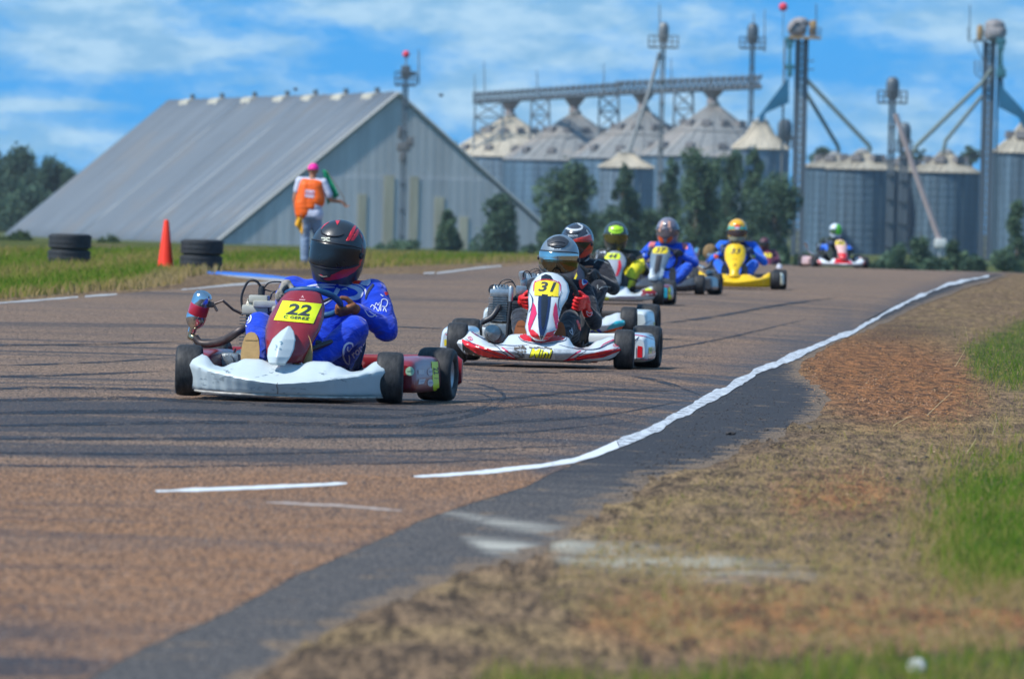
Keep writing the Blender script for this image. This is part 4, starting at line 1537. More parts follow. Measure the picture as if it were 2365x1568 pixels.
    mb = MB(); pbox(mb, 2250, 93, 2275, 96, Y, 2.6); rod(mb, [(2240, 12), (2240, 95)], Y, .06, 4); rod(mb, [(2236, 62), (2236, 95), (2250, 96), (2274, 150)], Y, .06, 4)
    rod(mb, [(2252, 140), (2252, 170), (2276, 190)], Y, .08, 4); rod(mb, [(2262, 140), (2262, 170)], Y, .08, 4); mb.build('platform', dk, r)
    mb = MB()
    for v0, v1, w_ in ((90, 104, 11), (104, 118, 7), (118, 150, 4), (150, 160, 6), (160, 180, 11)): pbox(mb, 2312 - w_, v0, 2312 + w_, v1, Y - .6, 1.6, .1)
    mb.build('hopper', P('teal_dark', (.035, .16, .20), .5), r)
    mb = MB(); mb.prism([(2306, 177), (2307, 248), (2352, 272), (2362, 292), (2380, 320), (2392, 318), (2370, 262), (2318, 205), (2316, 177)], lambda a, b: at(a, b, Y - .6), lambda a, b: at(a, b, Y + .9)); mb.build('duct', teal, r, 20)
    mb = MB()
    rod(mb, [(2266, 193), (2116, 338), (2111, 352)], Y, .30); rod(mb, [(2268, 222), (2184, 325), (2178, 352)], Y + 2, .26); rod(mb, [(2290, 160), (2262, 200)], Y - .8, .25)
    mb.build('spout', P('green_spout', (.14, .19, .18), .6), r)


def leaf_mat(i):
    nm = 'foliage_%d' % i
    if nm in MC: return MC[nm]
    m, n = newmat(nm)
    cols = [((.028, .065, .042), (.15, .235, .13)), ((.028, .062, .045), (.125, .21, .125)), ((.030, .060, .018), (.10, .15, .05))][i]
    t = attr(n, 'tone')
    c = n.mix(t, cols[0], cols[1])
    b = n.node('ShaderNodeBsdfPrincipled', {'Base Color': c, 'Roughness': .7, 'Specular IOR Level': .25})
    tr = n.node('ShaderNodeBsdfTranslucent', {0: c})
    ms = n.node('ShaderNodeMixShader', {0: .25, 1: b.outputs[0], 2: tr.outputs[0]})
    n.node('ShaderNodeOutputMaterial', {0: ms.outputs[0]})
    MC[nm] = m
    return m


def crown_mesh(name, blobs, n, size, mat, seed):
    """leaf sprays scattered in the shells of many small clumps"""
    rs = np.random.RandomState(seed)
    vol = np.array([b[3] * b[4] for b in blobs]); pr = vol / vol.sum()
    which = rs.choice(len(blobs), n, p=pr)
    B_ = np.array(blobs)[which]
    d = rs.normal(size=(n, 3)); d /= np.linalg.norm(d, axis=1)[:, None]
    rad = rs.uniform(.25, 1.0, n) ** .5 * np.where(rs.uniform(0, 1, n) > .86, 1.35, 1.0)
    c = B_[:, :3] + d * rad[:, None] * np.stack([B_[:, 3], B_[:, 3], B_[:, 4]], 1)
    a = rs.normal(size=(n, 3)); a /= np.linalg.norm(a, axis=1)[:, None]
    b = np.cross(a, rs.normal(size=(n, 3))); b /= np.linalg.norm(b, axis=1)[:, None]
    sz = rs.uniform(.5, 1.3, n)[:, None] * size
    V = np.stack([c - a * sz, c - b * sz * .5, c + a * sz, c + b * sz * .5], 1).reshape(-1, 3)
    me = bpy.data.meshes.new(name)
    me.vertices.add(4 * n); me.vertices.foreach_set('co', V.ravel())
    me.loops.add(4 * n); me.loops.foreach_set('vertex_index', np.arange(4 * n, dtype=np.int32))
    me.polygons.add(n); me.polygons.foreach_set('loop_start', np.arange(0, 4 * n, 4, dtype=np.int32)); me.polygons.foreach_set('loop_total', np.full(n, 4, np.int32))
    me.update(calc_edges=True)
    tb = rs.uniform(0, .6, len(blobs))[which] + rs.uniform(0, .4, n)
    q = me.attributes.new('tone', 'FLOAT', 'POINT'); q.data.foreach_set('value', np.repeat(tb, 4).astype(np.float32))
    me.materials.append(mat)
    return me


def tree(u, vt, vb, hwpx, Y, kind, label, seed, leaf=0, n=7000, name='tree', group=None, cat='tree', zb=None):
    """kind: cone (young pine-like), oval, bush, umbrella"""
    rs = random.Random(seed)
    s = FPX / Y
    top = at(u, vt, Y)
    zb = ZB if zb is None else zb
    H = top.z - zb
    Wd = hwpx / s * 1.08
    root = empty(name, (top.x, Y, zb), label=label, cat=cat, group=group)
    blobs = []
    nb = 34
    if kind == 'cone':
        for i in range(nb):
            h = .06 + .90 * (i / nb) ** .9
            w_ = Wd * (1.0 - h) ** .62 * (.72 + .5 * rs.random()) + .05 * Wd
            a = rs.uniform(0, 6.28); q = rs.uniform(.3, .85)
            r = Wd * rs.uniform(.26, .44) * (1.15 - .72 * h)
            blobs.append((math.cos(a) * w_ * q, math.sin(a) * w_ * q, h * H, r, r * 1.35))
        blobs.append((0, 0, H * .95, Wd * .07, H * .06))
    elif kind == 'oval':
        for i in range(nb):
            h = .08 + .86 * i / nb
            w_ = Wd * (math.sin(math.pi * min(1, h * .86 + .10)) ** .6) * (.65 + .5 * rs.random())
            a = rs.uniform(0, 6.28); q = rs.uniform(.25, .85)
            r = Wd * rs.uniform(.26, .42)
            blobs.append((math.cos(a) * w_ * q, math.sin(a) * w_ * q, h * H, r, r * 1.3))
    elif kind == 'bush':
        for i in range(16):
            a = rs.uniform(0, 6.28); q = rs.uniform(0, .75)
            r = Wd * rs.uniform(.22, .4)
            blobs.append((math.cos(a) * Wd * q, math.sin(a) * Wd * q, H * rs.uniform(.2, .72) * (1.1 - .5 * q), r, min(r, H * .3)))
    else:
        for i in range(22):
            a = rs.uniform(0, 6.28); q = rs.uniform(0, .85)
            r = Wd * rs.uniform(.2, .38)
            blobs.append((math.cos(a) * Wd * q, math.sin(a) * Wd * q, H * rs.uniform(.82, .95) - .1 * H * q * q, r, r * .6))
    link('crown', crown_mesh('crown', blobs, n, max(.16, Wd * .085), leaf_mat(leaf), seed), root)
    mb = MB()
    r0 = max(.1, H * .022)
    mb.tube([Vector((0, 0, -.3)), Vector((.1 * r0, 0, H * .4)), Vector((-.5 * r0, 0, H * .85))], [r0 * 1.3, r0 * .8, r0 * .2], 8)
    for b in blobs[::3]:
        z0 = max(.2, b[2] - .16 * H)
        mb.tube([Vector((0, 0, z0)), Vector((b[0] * .6, b[1] * .6, b[2] - .03 * H)), Vector(b[:3])], [r0 * .35, r0 * .22, r0 * .08], 5)
    mb.build('trunk' if kind != 'bush' else 'stems', P('bark', (.10, .08, .06), .9, var=.3, vs=3), root)
    return root


def build_trees():
    g = 'row of trees before the silos'
    T = [(1033, 486, 586, 34, 'cone', 'narrow young tree in front of the gable right side'),
         (1157, 450, 592, 62, 'cone', 'broad conical tree at the right foot of the warehouse'),
         (1322, 384, 600, 70, 'oval', 'wide tree behind the red and white helmet'),
         (1441, 374, 602, 52, 'cone', 'tall pointed tree before the small tan roofed silo'),
         (1500, 490, 604, 40, 'oval', 'low dark tree between two taller trees'),
         (1552, 362, 606, 44, 'cone', 'slim pointed tree just right of the pale elevator shaft'),
         (1612, 338, 608, 56, 'oval', 'tallest tree of the row, behind the driver in blue'),
         (1690, 340, 610, 42, 'oval', 'tree right beside the tallest of the row'),
         (1745, 340, 612, 46, 'cone', 'pointed tree in front of the tall narrow silo'),
         (1792, 400, 614, 58, 'oval', 'spreading tree at the right end of the row')]
    for i, (u, vt, vb, w_, k, lb) in enumerate(T):
        tree(u, vt, vb, w_, 860 + (i % 3) * 22, k, lb, 40 + i, i % 2, 6500, 'young_tree', g)
    tree(1655, 470, 612, 60, 912, 'oval', 'dark undergrowth tree behind the yellow kart driver', 61, 1, 7000, 'young_tree', g)
    tree(1270, 470, 600, 34, 905, 'oval', 'small tree at the left end of the silo row', 62, 1, 5000, 'young_tree', g)
    tree(1390, 500, 600, 46, 915, 'oval', 'low tree under the small tan roofed silo', 63, 1, 5000, 'young_tree', g)
    for i, (u, vt, w_) in enumerate(((1265, 562, 50), (1345, 556, 56), (1425, 566, 50), (1500, 560, 56), (1585, 568, 56), (1660, 562, 50), (1730, 560, 60), (1805, 556, 56), (1860, 570, 44))):
        nm = ['leftmost', 'second', 'third', 'fourth', 'fifth', 'sixth', 'seventh', 'eighth', 'rightmost'][i]
        tree(u, vt, 615, w_, 560, 'bush', 'dark undergrowth shrub along the track crest, ' + nm + ' below the row of trees', 300 + i, 1, 2600, 'shrub', 'shrubs along the edge of the field', 'shrub', zb=-2.5)
    # far woodland left of the warehouse
    L = [(-60, 330, 75, 'oval'), (34, 345, 62, 'oval'), (82, 396, 52, 'oval'), (128, 374, 50, 'oval'), (170, 392, 34, 'oval'), (-10, 430, 70, 'oval'), (60, 450, 70, 'oval')]
    labels = ['tall tree cut by the left edge of the picture', 'tallest dark tree at the far left with a ragged top', 'lower dark tree between two tall ones at far left',
              'dark round topped tree beside the warehouse roof', 'rightmost far left tree touching the roof slope', 'low dark tree at the left edge', 'low dark tree in front of the tallest far left tree']
    for i, (u, vt, w_, k) in enumerate(L):
        tree(u, vt, 560, w_, 1450 - 12 * i, k, labels[i], 80 + i, 1, 8000, 'tall_tree', 'trees left of the warehouse')
    # shrubs
    S = [(45, 524, 50, 700, 'bush on the far left in front of the roof corner'), (252, 535, 34, 700, 'small bush behind the left stack of tyres'),
         (932, 548, 48, 840, 'leafy bush at the foot of the gable'), (880, 562, 30, 845, 'low bush left of the gable bush'), (15, 545, 40, 690, 'low bush cut by the left edge'),
         (1095, 572, 26, 845, 'tiny bush between the narrow tree and the broad conical tree'), (1225, 560, 26, 850, 'low bush right of the broad conical tree'),
         (2075, 556, 46, 650, 'dark shrub at the foot of the widest low silo'), (2128, 515, 46, 660, 'tall shrub left of the white outlet box'), (2030, 590, 30, 640, 'low green shrub by the track crest'),
         (2208, 528, 34, 655, 'shrub right of the white outlet box'), (2250, 580, 40, 640, 'low shrub under the right lattice tower'),
         (2320, 560, 44, 650, 'shrub near the right edge before the tall silo'), (2160, 582, 40, 635, 'green shrub below the white outlet box')]
    for i, (u, vt, w_, Y, lb) in enumerate(S):
        tree(u, vt, 600, w_, Y, 'bush', lb, 120 + i, 2 if i in (0, 1, 4) else i % 2, 1500, 'shrub', 'shrubs along the edge of the field', 'shrub', zb=-2.5)
    tree(2352, 455, 600, 28, 700, 'oval', 'tree at the right edge of the picture before the tall silo', 140, 0, 2600, 'tall_tree')
    for u, vt, w_, lb in ((1897, 322, 34, 'flat topped tree seen over the leftmost low silo'), (2118, 326, 30, 'flat topped tree seen behind the pink spout'), (2243, 326, 30, 'leaning leafy tree behind the right tower'), (1052, 308, 24, 'tree top seen behind the warehouse roof')):
        tree(u, vt, 560, w_, 1900, 'umbrella' if u != 1052 else 'oval', lb, int(u), 1, 1600, 'tall_tree')


def build_birds():
    for u, v, Y, lb in ((1018, 222, 400, 'small dark bird flying right of the gable elevator'), (682, 208, 430, 'tiny dark bird flying above the warehouse ridge')):
        p = at(u, v, Y)
        m = P('bird', (.06, .06, .07), .8)
        mb = MB()
        mb.sphere((0, 0, 0), (.10, .035, .035), 10, 8); mb.sphere((.10, 0, .015), (.03, .022, .022), 8, 6); mb.tube([(.12, 0, .012), (.15, 0, .008)], [.008, .002], 5)
        mb.add([(-.08, 0, 0), (-.18, -.03, 0), (-.18, .03, 0), (-.12, 0, .01)], [(0, 1, 3), (0, 3, 2), (0, 2, 1), (1, 2, 3)])
        o = mb.build('bird', m, None, 40); o.location = p; o.rotation_euler = (0, .2, .4)
        tag(o, lb, 'bird')
        for sgn in (-1, 1):
            mb = MB()
            mb.prism([(.04, 0), (.05, .10), (.0, .22), (-.06, .12), (-.05, 0)], lambda x, y: Vector((x, sgn * y, .02 + y * .35)), lambda x, y: Vector((x, sgn * y, .028 + y * .35)))
            mb.build('wing', m, o)

# ================================================================== KARTS
def kart_matrix(u, D, yaw, bank=0.0, z=0.0):
    """kart frame: x to the driver's left (picture right), -y forward, origin on the track between the axles"""
    p = at(u, 600, D)
    M = Matrix.Translation((p.x, D, terr(p.x, D) + .012 + z)) @ Matrix.Rotation(-R(yaw), 4, 'Z') @ Matrix.Rotation(R(bank), 4, 'Y')
    return M


def tyre_prof(r, w, ri):
    h = w / 2
    return [(ri, -h * .80), (ri + .012, -h * .95), (r * .80, -h * 1.0), (r * .90, -h * .97), (r * .965, -h * .84), (r * .995, -h * .60), (r, -h * .25), (r, h * .25), (r * .995, h * .60),
            (r * .965, h * .84), (r * .90, h * .97), (r * .80, h * 1.0), (ri + .012, h * .95), (ri, h * .80)]


def wheel(root, c, r, w, steer, rimcol, side, dusty=None):
    ri = r * .50
    q = Matrix.Rotation(R(steer), 4, 'Z')
    ax = (q @ Vector((1, 0, 0)))
    c = Vector(c)
    rm = P('rim_' + rimcol[0], rimcol[1], .35, .8, var=.3, vs=20)
    mb = MB()
    h = w / 2
    s_ = side
    mb.lathe([(ri * 1.02, -h * .82), (ri * 1.1, -h * .86), (ri * .98, -h * .7), (ri * .93, -h * .1), (ri * .93, h * .1), (ri * .98, h * .7), (ri * 1.1, h * .86), (ri * 1.02, h * .82)], c, ax, 28)
    mb.lathe([(.0, s_ * h * .10), (ri * .93, s_ * h * .16), (ri * .93, s_ * h * .02), (0, -s_ * h * .05)], c, ax, 28)
    mb.lathe([(.0, s_ * h * .62), (.020, s_ * h * .60), (.030, s_ * h * .30), (.036, s_ * h * .1)], c, ax, 12)
    o = mb.build('wheel', rm, root, 35)
    mb = MB()
    perp = Vector((0, 0, 1)).cross(ax).normalized()
    for k in range(3):
        a = 2.1 * k + .4
        d = perp * math.cos(a) + Vector((0, 0, 1)) * math.sin(a)
        mb.lathe([(.0, .02), (.007, .02), (.007, 0)], c + d * ri * .5 + ax * s_ * h * .12, ax * s_, 6)
    mb.build('bolt', P('bolt', (.5, .5, .5), .3, .9), o)
    mb = MB()
    mb.lathe(tyre_prof(r, w, ri), c, ax, 44, closed=True)
    mb.build('tyre', tyre_mat(), o, 50)
    return o


def tyre_mat():
    if 'tyre' in MC: return MC['tyre']
    m, n = newmat('tyre')
    co = n.node('ShaderNodeTexCoord').outputs['Object']
    a = n.noise(n.mapping(co, sc=(3, 1, 1)), 22, 5, .65)
    b = n.noise(co, 90, 3, .6)
    c = n.mix(n.ss(a, .35, .7), (.016, .017, .019), (.042, .042, .044))
    bp = n.node('ShaderNodeBump', {'Strength': .4, 'Distance': .003, 'Height': n.m('ADD', a, n.m('MULTIPLY', b, .4))})
    bs = n.node('ShaderNodeBsdfPrincipled', {'Base Color': c, 'Roughness': .62, 'Normal': bp.outputs[0], 'Specular IOR Level': .4})
    n.node('ShaderNodeOutputMaterial', {0: bs.outputs[0]})
    MC['tyre'] = m
    return m


def interp(tab, x):
    """smooth table lookup: rows of (x, a, b, ...)"""
    if x <= tab[0][0]: return tab[0][1:]
    if x >= tab[-1][0]: return tab[-1][1:]
    for i in range(len(tab) - 1):
        if tab[i][0] <= x <= tab[i + 1][0]:
            t = (x - tab[i][0]) / (tab[i + 1][0] - tab[i][0])
            t = t * t * (3 - 2 * t)
            return tuple(a + (b - a) * t for a, b in zip(tab[i][1:], tab[i + 1][1:]))


def bumper(root, tab, mat, W, nose=.0, name='front_bumper', cx=0.0):
    """tab rows over |x|/W (or signed): (s, z_bottom, z_crease, z_top, y_front, depth)"""
    def fn(u, v):
        s = -1 + 2 * u
        sg = s if tab[0][0] < 0 else abs(s)
        zb, zc, zt, yf, dp = interp(tab, sg)
        x = W * s
        # section: underside lip, face, crease, sloping top, back lip
        sec = [(0.35, zb + .004), (.075, zb), (.040, zb + .010), (.022, zb + (zc - zb) * .5), (.0, zc - .008), (.010, zc + .004), (dp * .5, zc + (zt - zc) * .58), (dp * .85, zc + (zt - zc) * .93), (dp, zt), (dp + .012, zt - .006), (dp + .016, zt - .03)]
        k = v * (len(sec) - 1)
        i = min(int(k), len(sec) - 2); f = k - i
        a, b = sec[i], sec[i + 1]
        y0 = a[0] if i > 0 else .10
        y = y0 + (b[0] - y0) * f; z = a[1] + (b[1] - a[1]) * f
        return Vector((x + cx, yf + y, z))
    mb = MB()
    mb.grid(fn, 72, 27)
    o = mb.build(name, mat, root, 50)
    solidify(o, .005, 1)
    return o


def fairing(root, rows, mat, name='front_panel', pw=2.4, depth=.05):
    """rows (z, x_centre, y, half width, bulge): a shell, convex towards -y"""
    n = len(rows)
    zt = [(i / (n - 1),) + r for i, r in enumerate(rows)]
    def fn(u, v):
        z, xc, y, hw, bl = interp(zt, u)
        s = -1 + 2 * v
        return Vector((xc + hw * s, y + bl * abs(s) ** pw, z))
    mb = MB(); mb.grid(fn, 30, 20)
    o = mb.build(name, mat, root, 60)
    solidify(o, .005, -1)
    return o


def pod(root, x0, x1, y0, y1, z0, z1, mat, front_drop=.04, name='side_pod', r=.3):
    """side pod: rounded box, blunt at the front, tapering upward"""
    def fn(u, v):
        # u along y, v around the section
        y = y0 + (y1 - y0) * u
        e = math.sin(math.pi * min(max(u, 0), 1))
        k = (1 - (abs(2 * u - 1)) ** 8) ** .5
        a = 2 * math.pi * v
        cx, cz = math.cos(a), math.sin(a)
        p = .42
        sx = math.copysign(abs(cx) ** p, cx); sz = math.copysign(abs(cz) ** p, cz)
        w = (x1 - x0) / 2 * (.80 + .20 * k); h = (z1 - z0) / 2 * (.74 + .26 * k)
        lean = .015 * sz
        zz = (z0 + z1) / 2 + h * sz - front_drop * max(0, .35 - u) * (sz > 0)
        return Vector(((x0 + x1) / 2 + w * sx * (1 - .07 * (sz + 1)), y, zz))
    mb = MB(); mb.grid(fn, 22, 36, wrap_v=True)
    n0 = len(mb.v)
    # closed ends
    mb.f.append(tuple(range(36))); mb.mi.append(0)
    mb.f.append(tuple(range(22 * 36, 23 * 36))); mb.mi.append(0)
    return mb.build(name, mat, root, 50)


def steering(root, c, r, tilt, rimmat, tube=.014, flat=False):
    c = Vector(c)
    nrm = Matrix.Rotation(R(tilt), 3, 'X') @ Vector((0, 1, 0))   # wheel axis towards the driver
    up = Matrix.Rotation(R(tilt), 3, 'X') @ Vector((0, 0, 1))
    X = Vector((1, 0, 0))
    mb = MB()
    def fn(u, v):
        a = 2 * math.pi * u; b = 2 * math.pi * v
        d = X * math.cos(a) + up * math.sin(a)
        return c + d * (r + tube * math.cos(b)) + nrm * tube * math.sin(b)
    mb.grid(fn, 40, 10, True, True)
    o = mb.build('steering_wheel', rimmat, root, 60)
    mb = MB()
    for a in (150, 270, 30):
        d = X * math.cos(R(a)) + up * math.sin(R(a))
        mb.tube([c - nrm * .02, c + d * r * .5 - nrm * .012, c + d * r], [.012, .009, .008], 6)
    mb.lathe([(0, -.03), (.035, -.028), (.035, -.01), (0, 0)], c, nrm, 14)
    mb.build('spoke', P('spoke', (.03, .03, .035), .4), o)
    mb = MB(); mb.tube([c - nrm * .02, c - nrm * .30 - up * .03, Vector((0, -.42, .10))], .010, 8)
    mb.build('steering_column', P('col', (.35, .36, .38), .3, .9), root)
    return c, r, nrm, up


def engine(root, c, sc, headmat, finmat, casemat, pipe, airbox, detail=2):
    """air-cooled single: crankcase, finned barrel, head cover"""
    c = Vector(c)
    mb = MB()
    mb.box(c + Vector((0, .02, -.16 * sc)), (.17 * sc, .24 * sc, .13 * sc), bev=.02)
    mb.lathe([(0, -.10 * sc), (.065 * sc, -.10 * sc), (.075 * sc, -.07 * sc), (.075 * sc, .06 * sc), (.05 * sc, .09 * sc), (0, .09 * sc)], c + Vector((.02, 0, -.16 * sc)), (1, 0, 0), 24)
    mb.lathe([(0, 0), (.05 * sc, 0), (.055 * sc, -.02), (.055 * sc, .04), (0, .05)], c + Vector((-.03, -.12 * sc, -.16 * sc)), (0, -1, 0), 20)
    e = mb.build('engine', casemat, root, 35)
    mb = MB()
    nf = 11
    for i in range(nf):
        z = -.08 * sc + .16 * sc * i / (nf - 1)
        w = (.148 if i not in (0, nf - 1) else .135) * sc
        mb.box(c + Vector((0, 0, z)), (w, w * .95, .0055 * sc), bev=.0015)
    mb.box(c, (.095 * sc, .09 * sc, .165 * sc))
    mb.build('cooling_fins', finmat, e, 35)
    mb = MB()
    mb.box(c + Vector((0, 0, .105 * sc)), (.135 * sc, .13 * sc, .045 * sc), bev=.012)
    mb.box(c + Vector((0, 0, .135 * sc)), (.11 * sc, .10 * sc, .03 * sc), bev=.010, taper=.8)
    for k in range(5):
        mb.box(c + Vector((-.04 * sc + .02 * k * sc, -.02, .152 * sc)), (.006, .075 * sc, .012))
    mb.build('cylinder_head', headmat, e, 35)
    if pipe:
        for pts, r, mt in pipe:
            mb = MB(); mb.tube(pts, r, 12, smooth_path=6); mb.build('exhaust_pipe', mt, e, 60)
    return e


def chassis(root, mat, half=.30, rear=.62):
    mb = MB()
    for s in (-1, 1):
        mb.tube([(s * .16, -.74, .055), (s * .25, -.64, .055), (s * .34, -.34, .045), (s * .30, .10, .045), (s * .30, .66, .05)], .015, 10, smooth_path=5)
        mb.tube([(s * .36, -.52, .05), (s * .44, -.52, .10)], .014, 8)
        mb.tube([(s * .3, -.1, .05), (s * .56, -.12, .09), (s * .60, .2, .09), (s * .3, .3, .05)], .010, 8, smooth_path=4)
    mb.tube([(-.25, -.62, .055), (.25, -.62, .055)], .015, 8)
    mb.tube([(-.30, .05, .045), (.30, .05, .045)], .014, 8)
    mb.tube([(-.30, .60, .05), (.30, .60, .05)], .014, 8)
    o = mb.build('frame', mat, root, 60)
    mb = MB(); mb.tube([(-.66, .52, .135), (.66, .52, .135)], .02, 12); mb.tube([(-.50, -.52, .12), (.50, -.52, .12)], .010, 8)
    mb.build('axle', P('axle', (.25, .25, .27), .3, .9), root, 60)
    mb = MB(); mb.box((0, -.35, .035), (.66, .72, .006)); mb.build('floor_pan', P('pan', (.12, .12, .13), .5, .5), root)
    # pedals
    for s in (-1, 1):
        mb = MB(); mb.tube([(s * .14, -.60, .06), (s * .14, -.66, .18), (s * .10, -.66, .20)], .006, 6); mb.build('pedal', P('pedal', (.5, .5, .52), .3, .9), root)
    return o


def seat(root, mat, x=0.0):
    def fn(u, v):
        s = -1 + 2 * v
        # u: from thigh lip round the bucket up the back
        pts = [(-.02, .12, .19), (.06, .05, .20), (.22, .035, .20), (.36, .07, .21), (.44, .20, .22), (.50, .36, .20), (.54, .50, .14)]
        k = u * (len(pts) - 1); i = min(int(k), len(pts) - 2); f = k - i
        y, z, w = [a + (b - a) * f for a, b in zip(pts[i], pts[i + 1])]
        rise = .13 * abs(s) ** 4 * (1 if u > .15 else .4)
        return Vector((x + w * s, y - rise * .6 * (u > .5), z + rise * (1 - .7 * u)))
    mb = MB(); mb.grid(fn, 24, 20)
    return solidify(mb.build('seat', mat, root, 60), .006)


def rear_bumper(root, mat, W=.66, h=.20, z0=.06, xc=0.0):
    def fn(u, v):
        s = -1 + 2 * u
        a = 2 * math.pi * v
        k = (1 - abs(s) ** 14) ** .5
        p = .5
        cx, cz = math.cos(a), math.sin(a)
        y = .74 - .05 * abs(s) ** 4 + .035 * math.copysign(abs(cx) ** p, cx) * (.5 + .5 * k)
        zz = z0 + h / 2 + h / 2 * math.copysign(abs(cz) ** p, cz) * (.62 + .38 * k) * (.72 + .28 * abs(s) ** 2)
        return Vector((xc + (W - xc) * s, y, zz))
    mb = MB(); mb.grid(fn, 40, 20, wrap_v=True)
    mb.f.append(tuple(range(20))); mb.mi.append(0); mb.f.append(tuple(range(40 * 20, 41 * 20))); mb.mi.append(0)
    return mb.build('rear_bumper', mat, root, 50)


def conv_local(M, sx=1, dirv=(0, 1, 0), y0=-1.5):
    """marks drawn in the kart's own frame: (x, z) seen from the front"""
    D = (M.to_3x3() @ Vector(dirv)).normalized()
    return lambda x, z: (M @ Vector((x, y0, z)), D)


def xf(geo, ox, oy, s=1.0, rot=0.0, sy=1.0, flip=-1):
    """place flat geometry (text, polygons) in target coordinates; flip turns text y-up into picture y-down"""
    vs, fs = geo
    ca, sa = math.cos(R(rot)), math.sin(R(rot))
    out = []
    for x, y in vs:
        x, y = x * s, y * s * sy * flip
        out.append((ox + x * ca - y * sa, oy + x * sa + y * ca))
    return out, fs


TUBE = lambda: P('painted_tube', (.03, .03, .035), .4)
BLACK = lambda: P('black_plastic', (.020, .020, .024), .45, var=.2)


def start_kart(u, D, yaw, label, bank=0, z=0):
    root = empty('racing_kart', (0, 0, 0), label=label, cat='kart', group='karts racing down the track')
    M = kart_matrix(u, D, yaw, bank, z)
    root.matrix_world = M
    bpy.context.view_layer.update()
    return root, M


OLD_BUMPER = [(0, .028, .092, .180, -.875, .18), (.12, .028, .096, .178, -.872, .18), (.28, .028, .104, .200, -.862, .18), (.42, .028, .112, .200, -.845, .17), (.52, .029, .122, .178, -.828, .15),
              (.66, .030, .132, .152, -.790, .13), (.74, .031, .140, .158, -.762, .13), (.88, .033, .158, .208, -.705, .12), (.97, .035, .170, .232, -.655, .11), (1, .040, .165, .226, -.640, .09)]
NEW_BUMPER = [(0, .045, .085, .205, -.880, .22), (.10, .045, .09, .205, -.878, .22), (.26, .045, .10, .200, -.872, .21), (.34, .045, .10, .195, -.865, .20), (.44, .045, .102, .135, -.850, .17), (.52, .045, .104, .122, -.835, .15),
              (.60, .046, .106, .135, -.81, .15), (.72, .050, .112, .180, -.775, .16), (.86, .058, .125, .205, -.720, .16), (.97, .080, .135, .200, -.665, .14), (1, .100, .135, .185, -.640, .10)]


